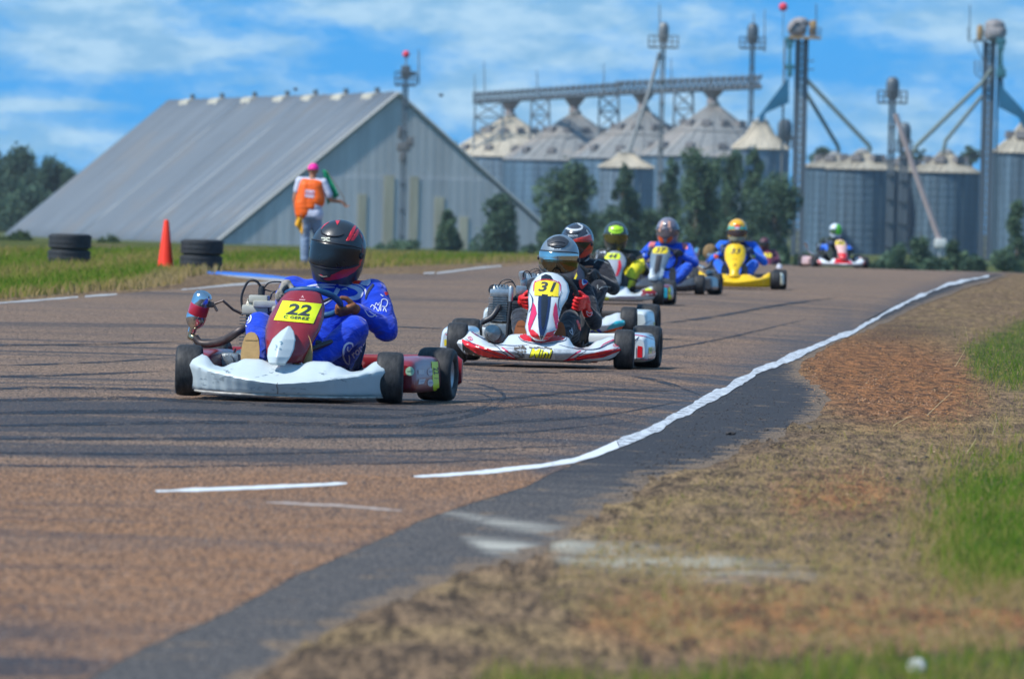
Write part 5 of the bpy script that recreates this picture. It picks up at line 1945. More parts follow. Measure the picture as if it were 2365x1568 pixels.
def kart_22():
    root, M = start_kart(707, 48.0, 10.5, 'kart with plain scuffed white front bumper, maroon panel and yellow 22 plate', bank=.6)
    maroon = P('maroon_plastic', (.24, .014, .022), .32, coat=.35, var=.12, vs=7, wear=(.34, .14, .14), wearamt=.06, ws=14)
    white = P('scuffed_white_plastic', (.50, .575, .60), .36, coat=.25, var=.06, vs=5, wear=(.13, .20, .24), wearamt=-.0, ws=13, streak=(.35, 1, 1.2))
    bl = BLACK()
    chassis(root, P('red_frame', (.28, .02, .03), .4))
    seat(root, P('seat22', (.05, .07, .14), .5), .03)
    for s in (-1, 1):
        wheel(root, (.557 if s > 0 else -.490, -.52, .131), .131, .135, 10, ('silver', (.45, .46, .47)), s)
        wheel(root, (s * .60, .52, .139), .139, .185, 0, ('magnesium', (.30, .31, .33)), s)
    b = bumper(root, OLD_BUMPER, white, .510, cx=.050)
    mb = MB(); mb.tube([(a + .05, b_, c_) for a, b_, c_ in ((-.49, -.600, .032), (-.44, -.695, .030), (-.34, -.765, .027), (-.2, -.808, .025), (0, -.828, .025), (.2, -.808, .025), (.34, -.765, .027), (.44, -.695, .030), (.49, -.600, .032))], .006, 8, smooth_path=6)
    mb.build('bumper_lip', P('dirty_edge', (.36, .34, .31), .6, var=.5, vs=30), b)
    f = fairing(root, [(.19, .040, -.70, .09, .05), (.24, .040, -.70, .105, .06), (.30, .040, -.66, .125, .08), (.36, .042, -.60, .143, .09), (.42, .044, -.53, .143, .09), (.47, .045, -.45, .130, .085),
                       (.51, .047, -.40, .112, .07), (.54, .048, -.36, .094, .055), (.552, .048, -.34, .070, .03), (.556, .048, -.335, .04, .03)], maroon, pw=3.0)
    beak = fairing(root, [(.178, .030, -.80, .035, .012), (.190, .030, -.835, .045, .022), (.22, .032, -.835, .060, .045), (.26, .034, -.81, .068, .058), (.31, .040, -.765, .060, .055), (.35, .046, -.70, .034, .035), (.376, .050, -.655, .006, .01)],
                   white, 'nose_cone', pw=1.25)
    pods = {}
    for s in (-1, 1):
        a, c = (.475, .665) if s > 0 else (-.575, -.41)
        pods[s] = pod(root, a, c, -.375, .36, .05, .235, maroon, .05)
    rear_bumper(root, maroon, .70, .19, .06, .055)
    mb = MB()
    for s in (-1, 1): mb.tube([(s * .30, .60, .06), (s * .34, .72, .12)], .012, 8)
    mb.build('bumper_bracket', TUBE(), root)
    stc = steering(root, (.062, -.16, .494), .150, 63, P('blue_grip', (.010, .075, .19), .5, var=.2, vs=30), .0165)
    # brake and tank clutter between the legs
    mb = MB(); mb.box((.0, -.30, .13), (.20, .22, .16), bev=.02); mb.build('fuel_tank', P('tank', (.04, .05, .09), .4), root)
    mb = MB(); mb.tube([(.14, -.52, .26), (.22, -.35, .30), (.20, -.16, .27), (.08, -.08, .29)], .014, 8, smooth_path=6); mb.tube([(.12, -.5, .22), (.26, -.3, .24), (.2, -.1, .33)], .007, 8, smooth_path=6)
    mb.build('hose', bl, root)
    # engine on the driver's right
    alu = P('cast_alu', (.36, .375, .37), .38, .75, var=.25, vs=25, bump=.5, bs=120, wear=(.12, .11, .09), wearamt=.02)
    dirty = P('dark_alu', (.13, .135, .14), .45, .6, var=.3, vs=30)
    rust = P('burnt_pipe', (.075, .060, .058), .5, .6, var=.4, vs=12)
    steelp = P('polished', (.62, .64, .66), .16, 1.0, var=.15, vs=8)
    e = engine(root, (-.285, .14, .335), 1.05, P('cream_cover', (.48, .46, .38), .4, .2, var=.15, vs=15, wear=(.2, .18, .14), wearamt=.04), dirty, alu,
               [([(-.30, .05, .36), (-.34, -.02, .335), (-.42, .02, .285), (-.50, .06, .262), (-.565, .08, .26), (-.600, .09, .29)], [.019, .021, .022, .022, .021, .020], rust)], None)
    mb = MB(); mb.box((-.20, .10, .475), (.20, .12, .035), .25, bev=.01); mb.box((-.27, .11, .50), (.10, .08, .04), bev=.01); mb.box((-.14, .08, .452), (.12, .08, .03), .6, bev=.01)
    mb.build('rocker_cover', P('cream_cover', (.48, .46, .38)), e)
    mb = MB(); mb.box((-.385, -.02, .175), (.11, .10, .09), bev=.025); mb.lathe([(0, 0), (.035, 0), (.032, .02), (0, .022)], (-.385, -.07, .175), (0, -1, 0), 16); mb.build('starter_cover', alu, e)
    # silencer
    a0, a1 = Vector((-.603, .09, .37)), Vector((-.556, .06, .512))
    d = (a1 - a0).normalized(); L = (a1 - a0).length
    mb = MB(); mb.lathe([(0, L * 1.12), (.022, L * 1.11), (.041, L * 1.04), (.049, L * .92), (.050, L * .66)], a0, d, 26); s_ = mb.build('silencer', steelp, e, 40)
    mb = MB(); mb.lathe([(.0505, L * .66), (.0515, L * .64), (.0515, L * .30), (.0505, L * .28)], a0, d, 26); mb.build('silencer_sleeve', P('red_sleeve', (.50, .02, .05), .3, .3, coat=.5), s_, 40)
    mb = MB(); mb.lathe([(.0505, L * .28), (.053, L * .20), (.048, -L * .02), (.032, -L * .16), (.022, -L * .22), (.021, -L * .38)], a0, d, 26); mb.build('silencer_cone', steelp, s_, 40)
    mb = MB(); mb.tube([a0 - d * L * .34, a0 - d * L * .55 + Vector((.004, 0, 0)), Vector((-.598, .09, .285))], [.021, .020, .019], 12); mb.build('exhaust_neck', P('brass_pipe', (.42, .38, .26), .3, .9, var=.3, vs=20), s_, 60)
    mb = MB(); mb.tube([(-.535, .06, .452), (-.49, .06, .470), (-.452, .06, .485), (-.40, .08, .440), (-.35, .10, .418)], [.008, .007, .007, .007, .008], 8)
    mb.tube([(-.50, .055, .465), (-.478, .05, .43)], .007, 6); mb.box((-.515, .06, .462), (.03, .03, .03), bev=.006); mb.build('exhaust_bracket', rust, s_)
    mb = MB(); mb.lathe([(0, 0), (.017, 0), (.019, .04), (.014, .062), (0, .064)], (-.262, .12, .505), (0, 0, 1), 14); mb.lathe([(0, -.03), (.030, -.03), (.036, -.02), (.036, .03), (.030, .036), (0, .036)], (-.145, .14, .515), (.3, -1, .25), 18)
    for k in range(6): mb.lathe([(.037, 0), (.040, .002), (.037, .004)], Vector((-.145, .14, .515)) + Vector((.3, -1, .25)).normalized() * (-.02 + .01 * k), (.3, -1, .25), 18)
    mb.build('spark_cap', P('rubber_cap', (.02, .022, .026), .55), e)
    mb = MB()
    mb.tube([(-.352, .10, .425), (-.362, .10, .51), (-.33, .10, .588), (-.285, .10, .590), (-.263, .12, .555)], .0065, 8, smooth_path=8)
    mb.tube([(-.255, .12, .545), (-.22, .10, .585), (-.15, .10, .59), (-.08, .12, .565)], .0042, 6, smooth_path=8)
    mb.tube([(-.25, .12, .55), (-.20, .12, .54), (-.17, .13, .55)], .004, 6, smooth_path=4)
    mb.tube([(-.21, .10, .50), (-.20, .10, .535), (-.165, .12, .545)], .005, 6, smooth_path=4)
    mb.tube([(-.40, -.05, .14), (-.37, -.06, .19), (-.36, -.02, .24)], .005, 6, smooth_path=4)
    mb.build('cable', bl, e)
    # number plate and writing, laid on the panel
    cv = pxconv(430, 540, 2.8)   # first enlarged crop of the photo
    ye = P('plate_yellow', (.72, .84, .012), .4, var=.04, vs=4)
    ink = P('plate_ink', (.032, .040, .045), .5)
    pl = lay('number_plate', f, [subdiv_mesh2d([[(896, 722), (1184, 747), (1120, 892), (830, 866)]], 18)], ye, root, .003, cv)
    t22 = xf(text2d('22', 100, 3.2, .25, 12, 1.50), 1006, 796, 1.12, 5.0)
    lay('number', f, [t22], ink, pl, .0048, cv)
    lay('name_text', f, [xf(text2d('C GEREZ', 28, .9, .2, 8, 1.62), 992, 852, 1.0, 5.2)], ink, pl, .0048, cv)
    pink = P('faded_decal', (.62, .35, .36), .5)
    lay('maker_decal', f, [xf(text2d('A', 26, .5, 0, 8, 1.1), 1042, 694, 1.0, 5), stroke2d([(1018, 716), (1062, 718)], 7, L=12)], pink, f, .0025, cv)
    lay('chip_marks', beak, [stroke2d([(872, 1028), (884, 1024), (888, 1034), (878, 1044)], 7, L=8), stroke2d([(842, 1050), (852, 1056), (846, 1072)], 7, L=8), stroke2d([(868, 1076), (882, 1078)], 7, L=8), stroke2d([(838, 1080), (846, 1084)], 6, L=8)],
        P('scuff_blue', (.18, .30, .36), .6), beak, .002, cv)
    rs = random.Random(4)
    sc = []
    for (x, y, n_, w_) in ((490, 1250, 9, 30), (370, 1315, 6, 40), (300, 1300, 5, 30), (620, 1385, 7, 60), (900, 1250, 5, 60), (1290, 1310, 7, 70), (960, 1390, 6, 70), (1150, 1250, 4, 60), (420, 1290, 6, 40), (700, 1290, 4, 60)):
        for _ in range(n_):
            a, b_ = x + rs.gauss(0, w_), y + rs.gauss(0, 13)
            sc.append(stroke2d([(a, b_), (a + rs.uniform(6, 26), b_ + rs.uniform(-7, 7)), (a + rs.uniform(10, 34), b_ + rs.uniform(-8, 10))], rs.uniform(1.0, 3.4), L=12, sm=2))
    lay('scratches', b, sc, P('scratch', (.16, .22, .26), .7, var=.4), b, .0012, cv)
    # seam and dent in the middle of the bumper
    lay('seam_stain', b, [stroke2d([(858, 1330), (850, 1350), (858, 1380), (856, 1410)], [3, 8, 5, 9], L=12)], P('stain', (.25, .22, .20), .7), b, .0012, cv)
    pd = pods[1]
    cv2 = pxconv(800, 680, 3.824)
    lay('side_number_plate', pd, [subdiv_mesh2d([[(1312, 1066), (1378, 1068), (1392, 1345), (1384, 1358), (1340, 1360), (1330, 1345)]], 20)], ye, pd, .002, cv2, .2)
    lay('side_number', pd, [xf(text2d('22', 62, .6, 0, 10, 1.0), 1354, 1160, 1.15, 84), stroke2d([(1336, 1234), (1384, 1236)], 5, L=12)], ink, pd, .0035, cv2, .2)
    disc = lambda x, y, rx, ry: subdiv_mesh2d([[(x + rx * math.cos(k * .3927), y + ry * math.sin(k * .3927)) for k in range(16)]], 14)
    lay('green_sticker', pd, [disc(1095, 1165, 43, 46)], P('pale_green', (.32, .52, .36), .5), pd, .002, cv2, .2)
    lay('green_sticker_text', pd, [stroke2d([(1068, 1164), (1122, 1160)], 6, L=12)], P('dark_green', (.07, .2, .12), .5), pd, .0035, cv2, .2)
    wst = P('white_sticker', (.62, .55, .56), .5, var=.2, vs=40)
    lay('white_sticker', pd, [subdiv_mesh2d([[(1178, 1150), (1236, 1146), (1238, 1190), (1180, 1192)]], 14), subdiv_mesh2d([[(1186, 1244), (1252, 1238), (1246, 1262), (1232, 1290), (1178, 1296)]], 14), disc(1302, 1170, 30, 38), disc(1302, 1280, 30, 38)], wst, pd, .002, cv2, .2)
    lay('sticker_print', pd, [stroke2d([(1284, 1168), (1322, 1166)], 8, L=10), stroke2d([(1284, 1278), (1322, 1276)], 8, L=10), stroke2d([(1196, 1268), (1240, 1262)], 5, L=10)], P('sticker_ink', (.12, .15, .3), .5), pd, .0035, cv2, .2)
    return root, M, stc


def colour_kart(u, D, yaw, label, o, bank=0):
    """a modern kart with pods, taller nose panel and its colours in o"""
    root, M = start_kart(u, D, yaw, label, bank)
    body, panel, podm = o['body'], o['panel'], o['pod']
    chassis(root, o.get('frame', TUBE()))
    seat(root, o.get('seat', BLACK()), .02)
    rimc = o.get('rim', ('dark', (.06, .06, .065)))
    ft, rt = o.get('track', (.545, .60))
    for s in (-1, 1):
        wheel(root, (s * ft, -.52, .130), .130, .13, o.get('steer', 4), rimc, s)
        wheel(root, (s * rt, .52, .139), .139, .19, 0, rimc, s)
    W = o.get('W', .53)
    b = bumper(root, o.get('tab', NEW_BUMPER), body, W)
    f = fairing(root, o.get('rows', [(.165, .022, -.82, .030, .02), (.20, .020, -.85, .085, .06), (.25, .020, -.83, .105, .09), (.32, .022, -.76, .104, .10), (.38, .026, -.68, .108, .10), (.44, .032, -.60, .128, .10), (.49, .034, -.53, .132, .10),
                                     (.54, .030, -.46, .118, .085), (.58, .026, -.41, .085, .06), (.60, .024, -.385, .05, .03), (.608, .022, -.375, .02, .01)]), panel, pw=2.0)
    pods = {}
    for s in (-1, 1):
        a, c = (.47, .69) if s > 0 else (-.69, -.47)
        pods[s] = pod(root, a, c, -.34, .33, .045, .235, podm, .03)
    if o.get('rear', True): rear_bumper(root, o.get('rearm', BLACK()), .66, .17, .06)
    stc = steering(root, o.get('st', (.03, -.12, .45)), .155, o.get('tilt', 24), P('black_grip', (.035, .035, .035), .6, var=.3, vs=30), .0165)
    mb = MB(); mb.box((.0, -.28, .12), (.20, .24, .16), bev=.02); mb.build('fuel_tank', P('tank2', (.10, .11, .12), .4), root)
    eng = None
    if o.get('engine', True):
        alu = P('cast_alu', (.36, .375, .37), .38, .75, var=.25, vs=25, bump=.5, bs=120)
        finm = P('fin_alu', (.26, .27, .27), .4, .75, var=.3, vs=30)
        hd = P('head_alu', (.42, .46, .48), .35, .7, var=.2, vs=30)
        pm = P('dark_pipe', (.06, .06, .065), .45, .5, var=.3, vs=20)
        e = engine(root, o.get('epos', (-.335, .08, .355)), 1.0, hd, finm, alu, [([(-.335, -.0, .365), (-.335, -.065, .36), (-.37, -.10, .30), (-.42, -.10, .27), (-.435, -.04, .262)], [.018, .019, .020, .020, .019], pm)], None)
        eng = e
        mb = MB(); mb.box((-.205, -.02, .345), (.085, .10, .13), bev=.01)
        for k in range(7): mb.box((-.205, -.073, .295 + .016 * k), (.08, .01, .006), bev=.002)
        mb.build('air_filter', BLACK(), e)
        mb = MB(); mb.tube([(-.255, -.06, .42), (-.262, -.07, .30), (-.268, -.07, .14)], .012, 8); mb.tube([(-.26, -.02, .16), (-.33, -.10, .13), (-.40, -.09, .17), (-.395, -.05, .24)], .006, 8, smooth_path=6)
        mb.tube([(-.36, .05, .47), (-.33, .04, .535), (-.27, .04, .545), (-.235, .04, .50)], .0045, 6, smooth_path=6); mb.tube([(-.35, .05, .47), (-.31, .04, .52), (-.26, .05, .53), (-.235, .04, .50)], .004, 6, smooth_path=6)
        mb.tube([(-.19, .04, .55), (-.18, .0, .60), (-.15, .0, .605), (-.13, .02, .57)], .004, 6, smooth_path=6)
        mb.lathe([(0, -.02), (.034, -.02), (.036, .02), (0, .03)], (-.385, .09, .475), (.2, -1, .1), 16)
        mb.build('hose', BLACK(), e)
        mb = MB(); mb.lathe([(0, 0), (.014, 0), (.016, .03), (.016, .09), (.010, .10), (0, .10)], (-.255, -.06, .405), (0, 0, 1), 12); mb.box((-.20, .06, .48), (.07, .06, .06), .2, bev=.012); mb.box((-.185, .06, .535), (.045, .045, .06), .2, bev=.015); mb.lathe([(0, 0), (.022, 0), (.024, .03), (.018, .05), (0, .05)], (-.19, .05, .555), (-.2, -.3, 1), 14)
        mb.build('carburettor', hd, e)
        if o.get('silencer'):
            p0, p1 = [Vector(p) for p in o['silencer']]
            d = (p1 - p0).normalized(); L = (p1 - p0).length
            mb = MB(); mb.lathe([(0, 0), (.02, 0), (.030, L * .25), (.038, L * .45), (.038, L * .9), (.02, L), (0, L)], p0, d, 18); mb.tube([p0, p0 - d * .08 + Vector((.03, 0, -.02)), (-.40, .05, .27)], .016, 10, smooth_path=4)
            mb.build('silencer', P('polished', (.62, .64, .66)), e, 40)
    # number plate on the panel
    cl = conv_local(M)
    ax, az = o.get('plate_at', (.008, .535))
    w_, h_ = o.get('plate_size', (.10, .075))
    pl = lay('number_plate', f, [subdiv_mesh2d([[(ax - w_ * .9, az - h_ * .5), (ax + w_ * .9, az - h_ * .5), (ax + w_, az), (ax + w_ * .85, az + h_ * .5), (ax - w_ * .85, az + h_ * .5), (ax - w_, az)]], .02)], o.get('platem', P('plate_gold', (.86, .60, .012), .4)), root, .003, cl, .2)
    if o.get('num') and pl:
        lay('number', f, [xf(text2d(o['num'], h_ * .95, .0035, .2, .012, 1.35), ax, az - .003, flip=1)], P('plate_ink', (.032, .040, .045)), pl, .005, cl, .2)
    return dict(root=root, M=M, stc=stc, bumper=b, panel=f, pods=pods, engine=eng)


def kart_31():
    wh = P('glossy_white', (.60, .655, .69), .22, coat=.6, var=.03)
    o = dict(body=wh, panel=wh, pod=P('pod_white', (.60, .655, .69), .22, coat=.6, var=.03), frame=P('red_tube', (.42, .02, .03), .35), tab=NEW_BUMPER, W=.535, rear=True,
             rearm=P('white_rear', (.62, .66, .68), .3), steer=3, engine=True, platem=P('plate_gold', (.80, .62, .02), .4), plate_at=(.9, .9), num=None)
    k = colour_kart(1271, 61.0, 5.9, 'kart with white, red and navy striped bumper, yellow 31 plate and visible engine fins', o, .9)
    root, b, f, M = k['root'], k['bumper'], k['panel'], k['M']
    cv = pxconv(1150, 560, 3.563)
    red = P('decal_red', (.66, .010, .018), .25, coat=.5, var=.03)
    crimson = P('decal_crimson', (.62, .012, .09), .25, coat=.5, var=.03)
    navy = P('decal_navy', (.010, .020, .075), .25, coat=.5, var=.03)
    black = P('decal_black', (.012, .013, .018), .22, coat=.5, var=.03)
    gold = P('plate_gold', (.80, .62, .02), .4)
    sky = P('decal_sky', (.16, .38, .52), .3, coat=.4)
    grey = P('decal_grey', (.36, .40, .44), .4, var=.2, vs=60)
    ink = P('plate_ink', (.032, .040, .045))
    pg = lambda pts: subdiv_mesh2d([pts], 22)
    rs = random.Random(8)
    # bumper graphics
    mir = lambda pts: [(2068 - x, y + (x - 1034) * .034) for x, y in pts]
    lay('black_decal', b, [pg([(268, 1215), (300, 1250), (360, 1300), (430, 1350), (520, 1385), (620, 1395), (600, 1402), (430, 1388), (330, 1375), (285, 1350), (272, 1300)]),
                           pg([(1800, 1290), (1770, 1330), (1690, 1385), (1600, 1420), (1520, 1428), (1600, 1440), (1700, 1440), (1780, 1420), (1800, 1370)])], black, b, .0012, cv)
    lay('red_stripe', b, [pg([(268, 1210), (300, 1240), (360, 1278), (470, 1318), (560, 1350), (690, 1372), (770, 1388), (795, 1404), (560, 1396), (500, 1376), (420, 1352), (360, 1312), (300, 1275), (266, 1232)]),
                          pg([(1798, 1284), (1760, 1312), (1690, 1345), (1640, 1352), (1600, 1380), (1500, 1392), (1440, 1385), (1350, 1404), (1240, 1412), (1280, 1395), (1310, 1400), (1400, 1360), (1480, 1372), (1560, 1340), (1640, 1330), (1700, 1300), (1798, 1300)][::1])], red, b, .002, cv)
    lay('crimson_stripe', b, [stroke2d([(640, 1286), (690, 1320), (745, 1362), (790, 1396)], [8, 14, 12, 4], L=16), stroke2d([(1390, 1318), (1330, 1350), (1270, 1392), (1225, 1412)], [8, 14, 12, 4], L=16),
                              stroke2d([(362, 1142), (400, 1172), (450, 1196)], [10, 8, 2], L=16), stroke2d([(1722, 1208), (1660, 1232), (1600, 1262), (1565, 1300)], [12, 9, 7, 2], L=16)], crimson, b, .0025, cv)
    lay('navy_line', b, [stroke2d([(300, 1206), (380, 1260), (470, 1310), (580, 1350), (660, 1372), (702, 1366), (660, 1330), (600, 1286), (540, 1240)], [4, 6, 6, 6, 8, 8, 6, 6, 3], L=16),
                         stroke2d([(352, 1140), (420, 1180), (520, 1232), (600, 1260), (760, 1272), (900, 1262)], [5, 9, 10, 7, 5, 2], L=16),
                         stroke2d([(1776, 1262), (1700, 1318), (1600, 1356), (1480, 1378), (1380, 1404), (1330, 1396), (1380, 1352), (1440, 1318), (1400, 1300)], [4, 6, 6, 6, 7, 8, 6, 5, 3], L=16),
                         stroke2d([(1745, 1215), (1660, 1250), (1560, 1298), (1440, 1310), (1300, 1292), (1180, 1262)], [5, 9, 9, 6, 5, 2], L=16),
                         stroke2d([(700, 1330), (780, 1392)], [4, 4], L=16), stroke2d([(1350, 1330), (1250, 1402)], [4, 4], L=16)], navy, b, .003, cv)
    lay('checker_patch', b, [pg([(660, 1290), (760, 1282), (860, 1300), (840, 1400), (800, 1400), (720, 1340)]), pg([(1130, 1300), (1390, 1312), (1240, 1400), (1150, 1404)])], grey, b, .0016, cv)
    lay('red_shield', b, [pg([(826, 1146), (905, 1150), (940, 1200), (1020, 1216), (1110, 1205), (1165, 1160), (1225, 1165), (1242, 1195), (1215, 1218), (1020, 1248), (850, 1222), (810, 1190)])], red, b, .002, cv)
    lay('shield_outline', b, [stroke2d([(800, 1186), (848, 1230), (1016, 1258), (1222, 1228), (1256, 1195)], [6, 6, 6, 6, 4], L=16)], navy, b, .003, cv)
    lay('mud_splash', b, [stroke2d([(765 + 22 * (i % 5) + rs.gauss(0, 8), 1275 + 24 * (i // 5) + rs.gauss(0, 7)), (785 + 22 * (i % 5) + rs.gauss(0, 8), 1282 + 24 * (i // 5) + rs.gauss(0, 8))], rs.uniform(6, 22), L=16) for i in range(24)] + [stroke2d([(900 + 24 * i, 1292 + rs.gauss(0, 5)), (925 + 24 * i, 1296 + rs.gauss(0, 5))], rs.uniform(4, 16), L=16) for i in range(9)],
        P('mud', (.12, .105, .09), .9, var=.5, vs=50), b, .0036, cv)
    wd = xf(text2d('Mini', 92, 2.5, .28, 14, 1.15), 1002, 1346, 1.05, 3)
    lay('bumper_word_edge', b, [xf(text2d('Mini', 92, 6.0, .28, 14, 1.15), 1004, 1350, 1.05, 3)], ink, b, .0042, cv)
    lay('bumper_word', b, [wd], P('word_yellow', (.80, .74, .02), .4), b, .0056, cv)
    lay('oval_badge', b, [stroke2d([(322, 1196), (345, 1190), (366, 1208), (360, 1222), (336, 1216), (322, 1196)], 5, L=12), stroke2d([(1692, 1266), (1715, 1262), (1745, 1268), (1735, 1282), (1705, 1282), (1692, 1266)], 5, L=12), stroke2d([(340, 1200), (352, 1216)], 6, L=10), stroke2d([(1712, 1268), (1726, 1276)], 6, L=10)], crimson, b, .0046, cv)
    # panel graphics
    lay('navy_field', f, [pg([(992, 778), (1110, 790), (1100, 900), (1084, 1000), (1062, 1110), (1040, 1170), (1016, 1218), (1004, 1180), (990, 1100), (984, 1000), (984, 880)])], navy, f, .002, cv, .2)
    lay('black_field', f, [pg([(1022, 786), (1078, 792), (1076, 880), (1060, 1000), (1046, 1080), (1030, 1120), (1018, 1080), (1014, 960), (1016, 870)]), pg([(1018, 616), (1060, 596), (1104, 612), (1128, 650), (1070, 644), (1014, 654)])], black, f, .0034, cv, .2)
    lay('crimson_flash', f, [pg([(940, 860), (962, 900), (975, 970), (945, 1040), (918, 1110), (900, 1140), (892, 1070), (905, 1010), (935, 960)]), pg([(1150, 860), (1166, 920), (1158, 990), (1180, 1060), (1184, 1110), (1160, 1150), (1150, 1060), (1124, 980), (1132, 910)]),
                             stroke2d([(962, 660), (950, 700), (944, 760)], [6, 12, 4], L=16), stroke2d([(1176, 664), (1194, 700), (1196, 760)], [5, 10, 4], L=16)], crimson, f, .003, cv, .2)
    lay('red_tip', f, [pg([(900, 1120), (940, 1120), (985, 1160), (1010, 1214), (960, 1200), (915, 1170)]), pg([(1170, 1110), (1130, 1130), (1066, 1150), (1030, 1214), (1090, 1206), (1160, 1165)])], red, f, .0036, cv, .2)
    pl = lay('number_plate', f, [pg([(956, 680), (1000, 662), (1070, 656), (1140, 668), (1182, 690), (1176, 812), (1130, 788), (1070, 776), (1000, 780), (950, 800)])], gold, root, .003, cv, .2)
    lay('number', f, [xf(text2d('31', 110, 2.5, .25, 14, 1.35), 1068, 724, 1.12, 3)], ink, pl, .0052, cv, .2)
    lay('plate_trim', f, [stroke2d([(958, 676), (1010, 656), (1075, 652), (1145, 664), (1182, 684)], 6, L=16)], red, f, .0052, cv, .2)
    lay('navy_side_line', f, [stroke2d([(905, 770), (935, 830), (930, 900), (900, 960)], [3, 12, 10, 2], L=16), stroke2d([(1210, 760), (1180, 830), (1176, 900), (1200, 960)], [3, 10, 8, 2], L=16)], navy, f, .003, cv, .2)
    # pods
    for s, polys in ((1, dict(red=[[(1926, 1270), (1972, 1278), (1970, 1384), (1922, 1380)]], band=[(1900, 1170), (2000, 1185), (2090, 1215)], yel=[(2030, 1285), (2062, 1285), (2056, 1342), (2028, 1342)], rb=[(1950, 1395), (2010, 1400), (2070, 1388)])),
                     (-1, dict(red=[[(152, 1230), (172, 1232), (172, 1300), (150, 1296)]], band=[(110, 1160), (150, 1180), (175, 1195)], yel=[(98, 1215), (120, 1210), (122, 1270), (100, 1272)], rb=[(120, 1290), (150, 1298), (172, 1302)]))):
        pd = k['pods'][s]
        lay('red_block', pd, [pg(polys['red'][0])], red, pd, .002, cv, .3)
        lay('crimson_band', pd, [stroke2d(polys['band'], 7, L=14), stroke2d(polys['rb'], 6, L=14)], crimson, pd, .002, cv, .3)
        q = lay('yellow_tag', pd, [pg(polys['yel'])], gold, pd, .002, cv, .3)
        if s > 0:
            lay('tag_number', pd, [xf(text2d('31', 30, .8, 0, 8, .9), 2045, 1314, 1.0, 92)], ink, pd, .0034, cv, .3)
            lay('navy_edge', pd, [stroke2d([(1890, 1260), (1905, 1220), (1940, 1190)], 7, L=14), stroke2d([(1915, 1290), (1918, 1400)], 6, L=14)], navy, pd, .0026, cv, .3)
    return k


def kart_behind():
    wh = P('glossy_white', (.60, .655, .69), .22)
    o = dict(body=wh, panel=P('panel_dark', (.03, .03, .05), .4), pod=P('pod_pale', (.62, .68, .68), .3, coat=.4), engine=True, plate_at=(.008, .5), num=None, steer=2, tab=NEW_BUMPER, W=.53)
    k = colour_kart(1318, 76.5, 6.5, 'kart mostly hidden behind the 31 kart, white bumper end with cyan and orange flash', o)
    cv = pxconv(1150, 560, 3.563)
    b = k['bumper']
    pg = lambda pts: subdiv_mesh2d([pts], 22)
    lay('cyan_flash', b, [pg([(1660, 1080), (1720, 1040), (1800, 1030), (1850, 1048), (1862, 1075), (1760, 1084), (1680, 1110), (1630, 1120)])], P('cyan', (.02, .42, .52), .3, coat=.4), b, .002, cv)
    lay('orange_flash', b, [pg([(1590, 1138), (1700, 1108), (1800, 1080), (1858, 1070), (1864, 1090), (1800, 1108), (1700, 1132), (1600, 1152)])], P('orange_red', (.80, .12, .02), .3, coat=.4), b, .0025, cv)
    lay('blue_patch', b, [pg([(1480, 1130), (1560, 1110), (1600, 1150), (1590, 1190), (1520, 1180)])], P('blue_patch', (.03, .05, .40), .3), b, .0028, cv)
    lay('yellow_line', b, [stroke2d([(1430, 1100), (1500, 1115), (1560, 1148)], 9, L=16)], P('lime_line', (.6, .7, .02), .4), b, .0034, cv)
    lay('bumper_text', b, [xf(text2d('HEC', 40, 1.0, .1, 10, 1.2), 1640, 1178, 1.0, 0)], P('decal_navy', (.01, .02, .075)), b, .003, cv)
    pd = k['pods'][1]
    lay('yellow_tag', pd, [pg([(2075, 1040), (2110, 1045), (2112, 1150), (2080, 1140)])], P('plate_gold', (.8, .62, .02)), pd, .002, cv, .3)
    lay('grey_streak', pd, [stroke2d([(1950, 1090), (2000, 1060), (2060, 1030)], 9, L=14), stroke2d([(2010, 1180), (2050, 1150), (2075, 1110)], 8, L=14)], P('decal_grey', (.36, .40, .44)), pd, .002, cv, .3)
    return k


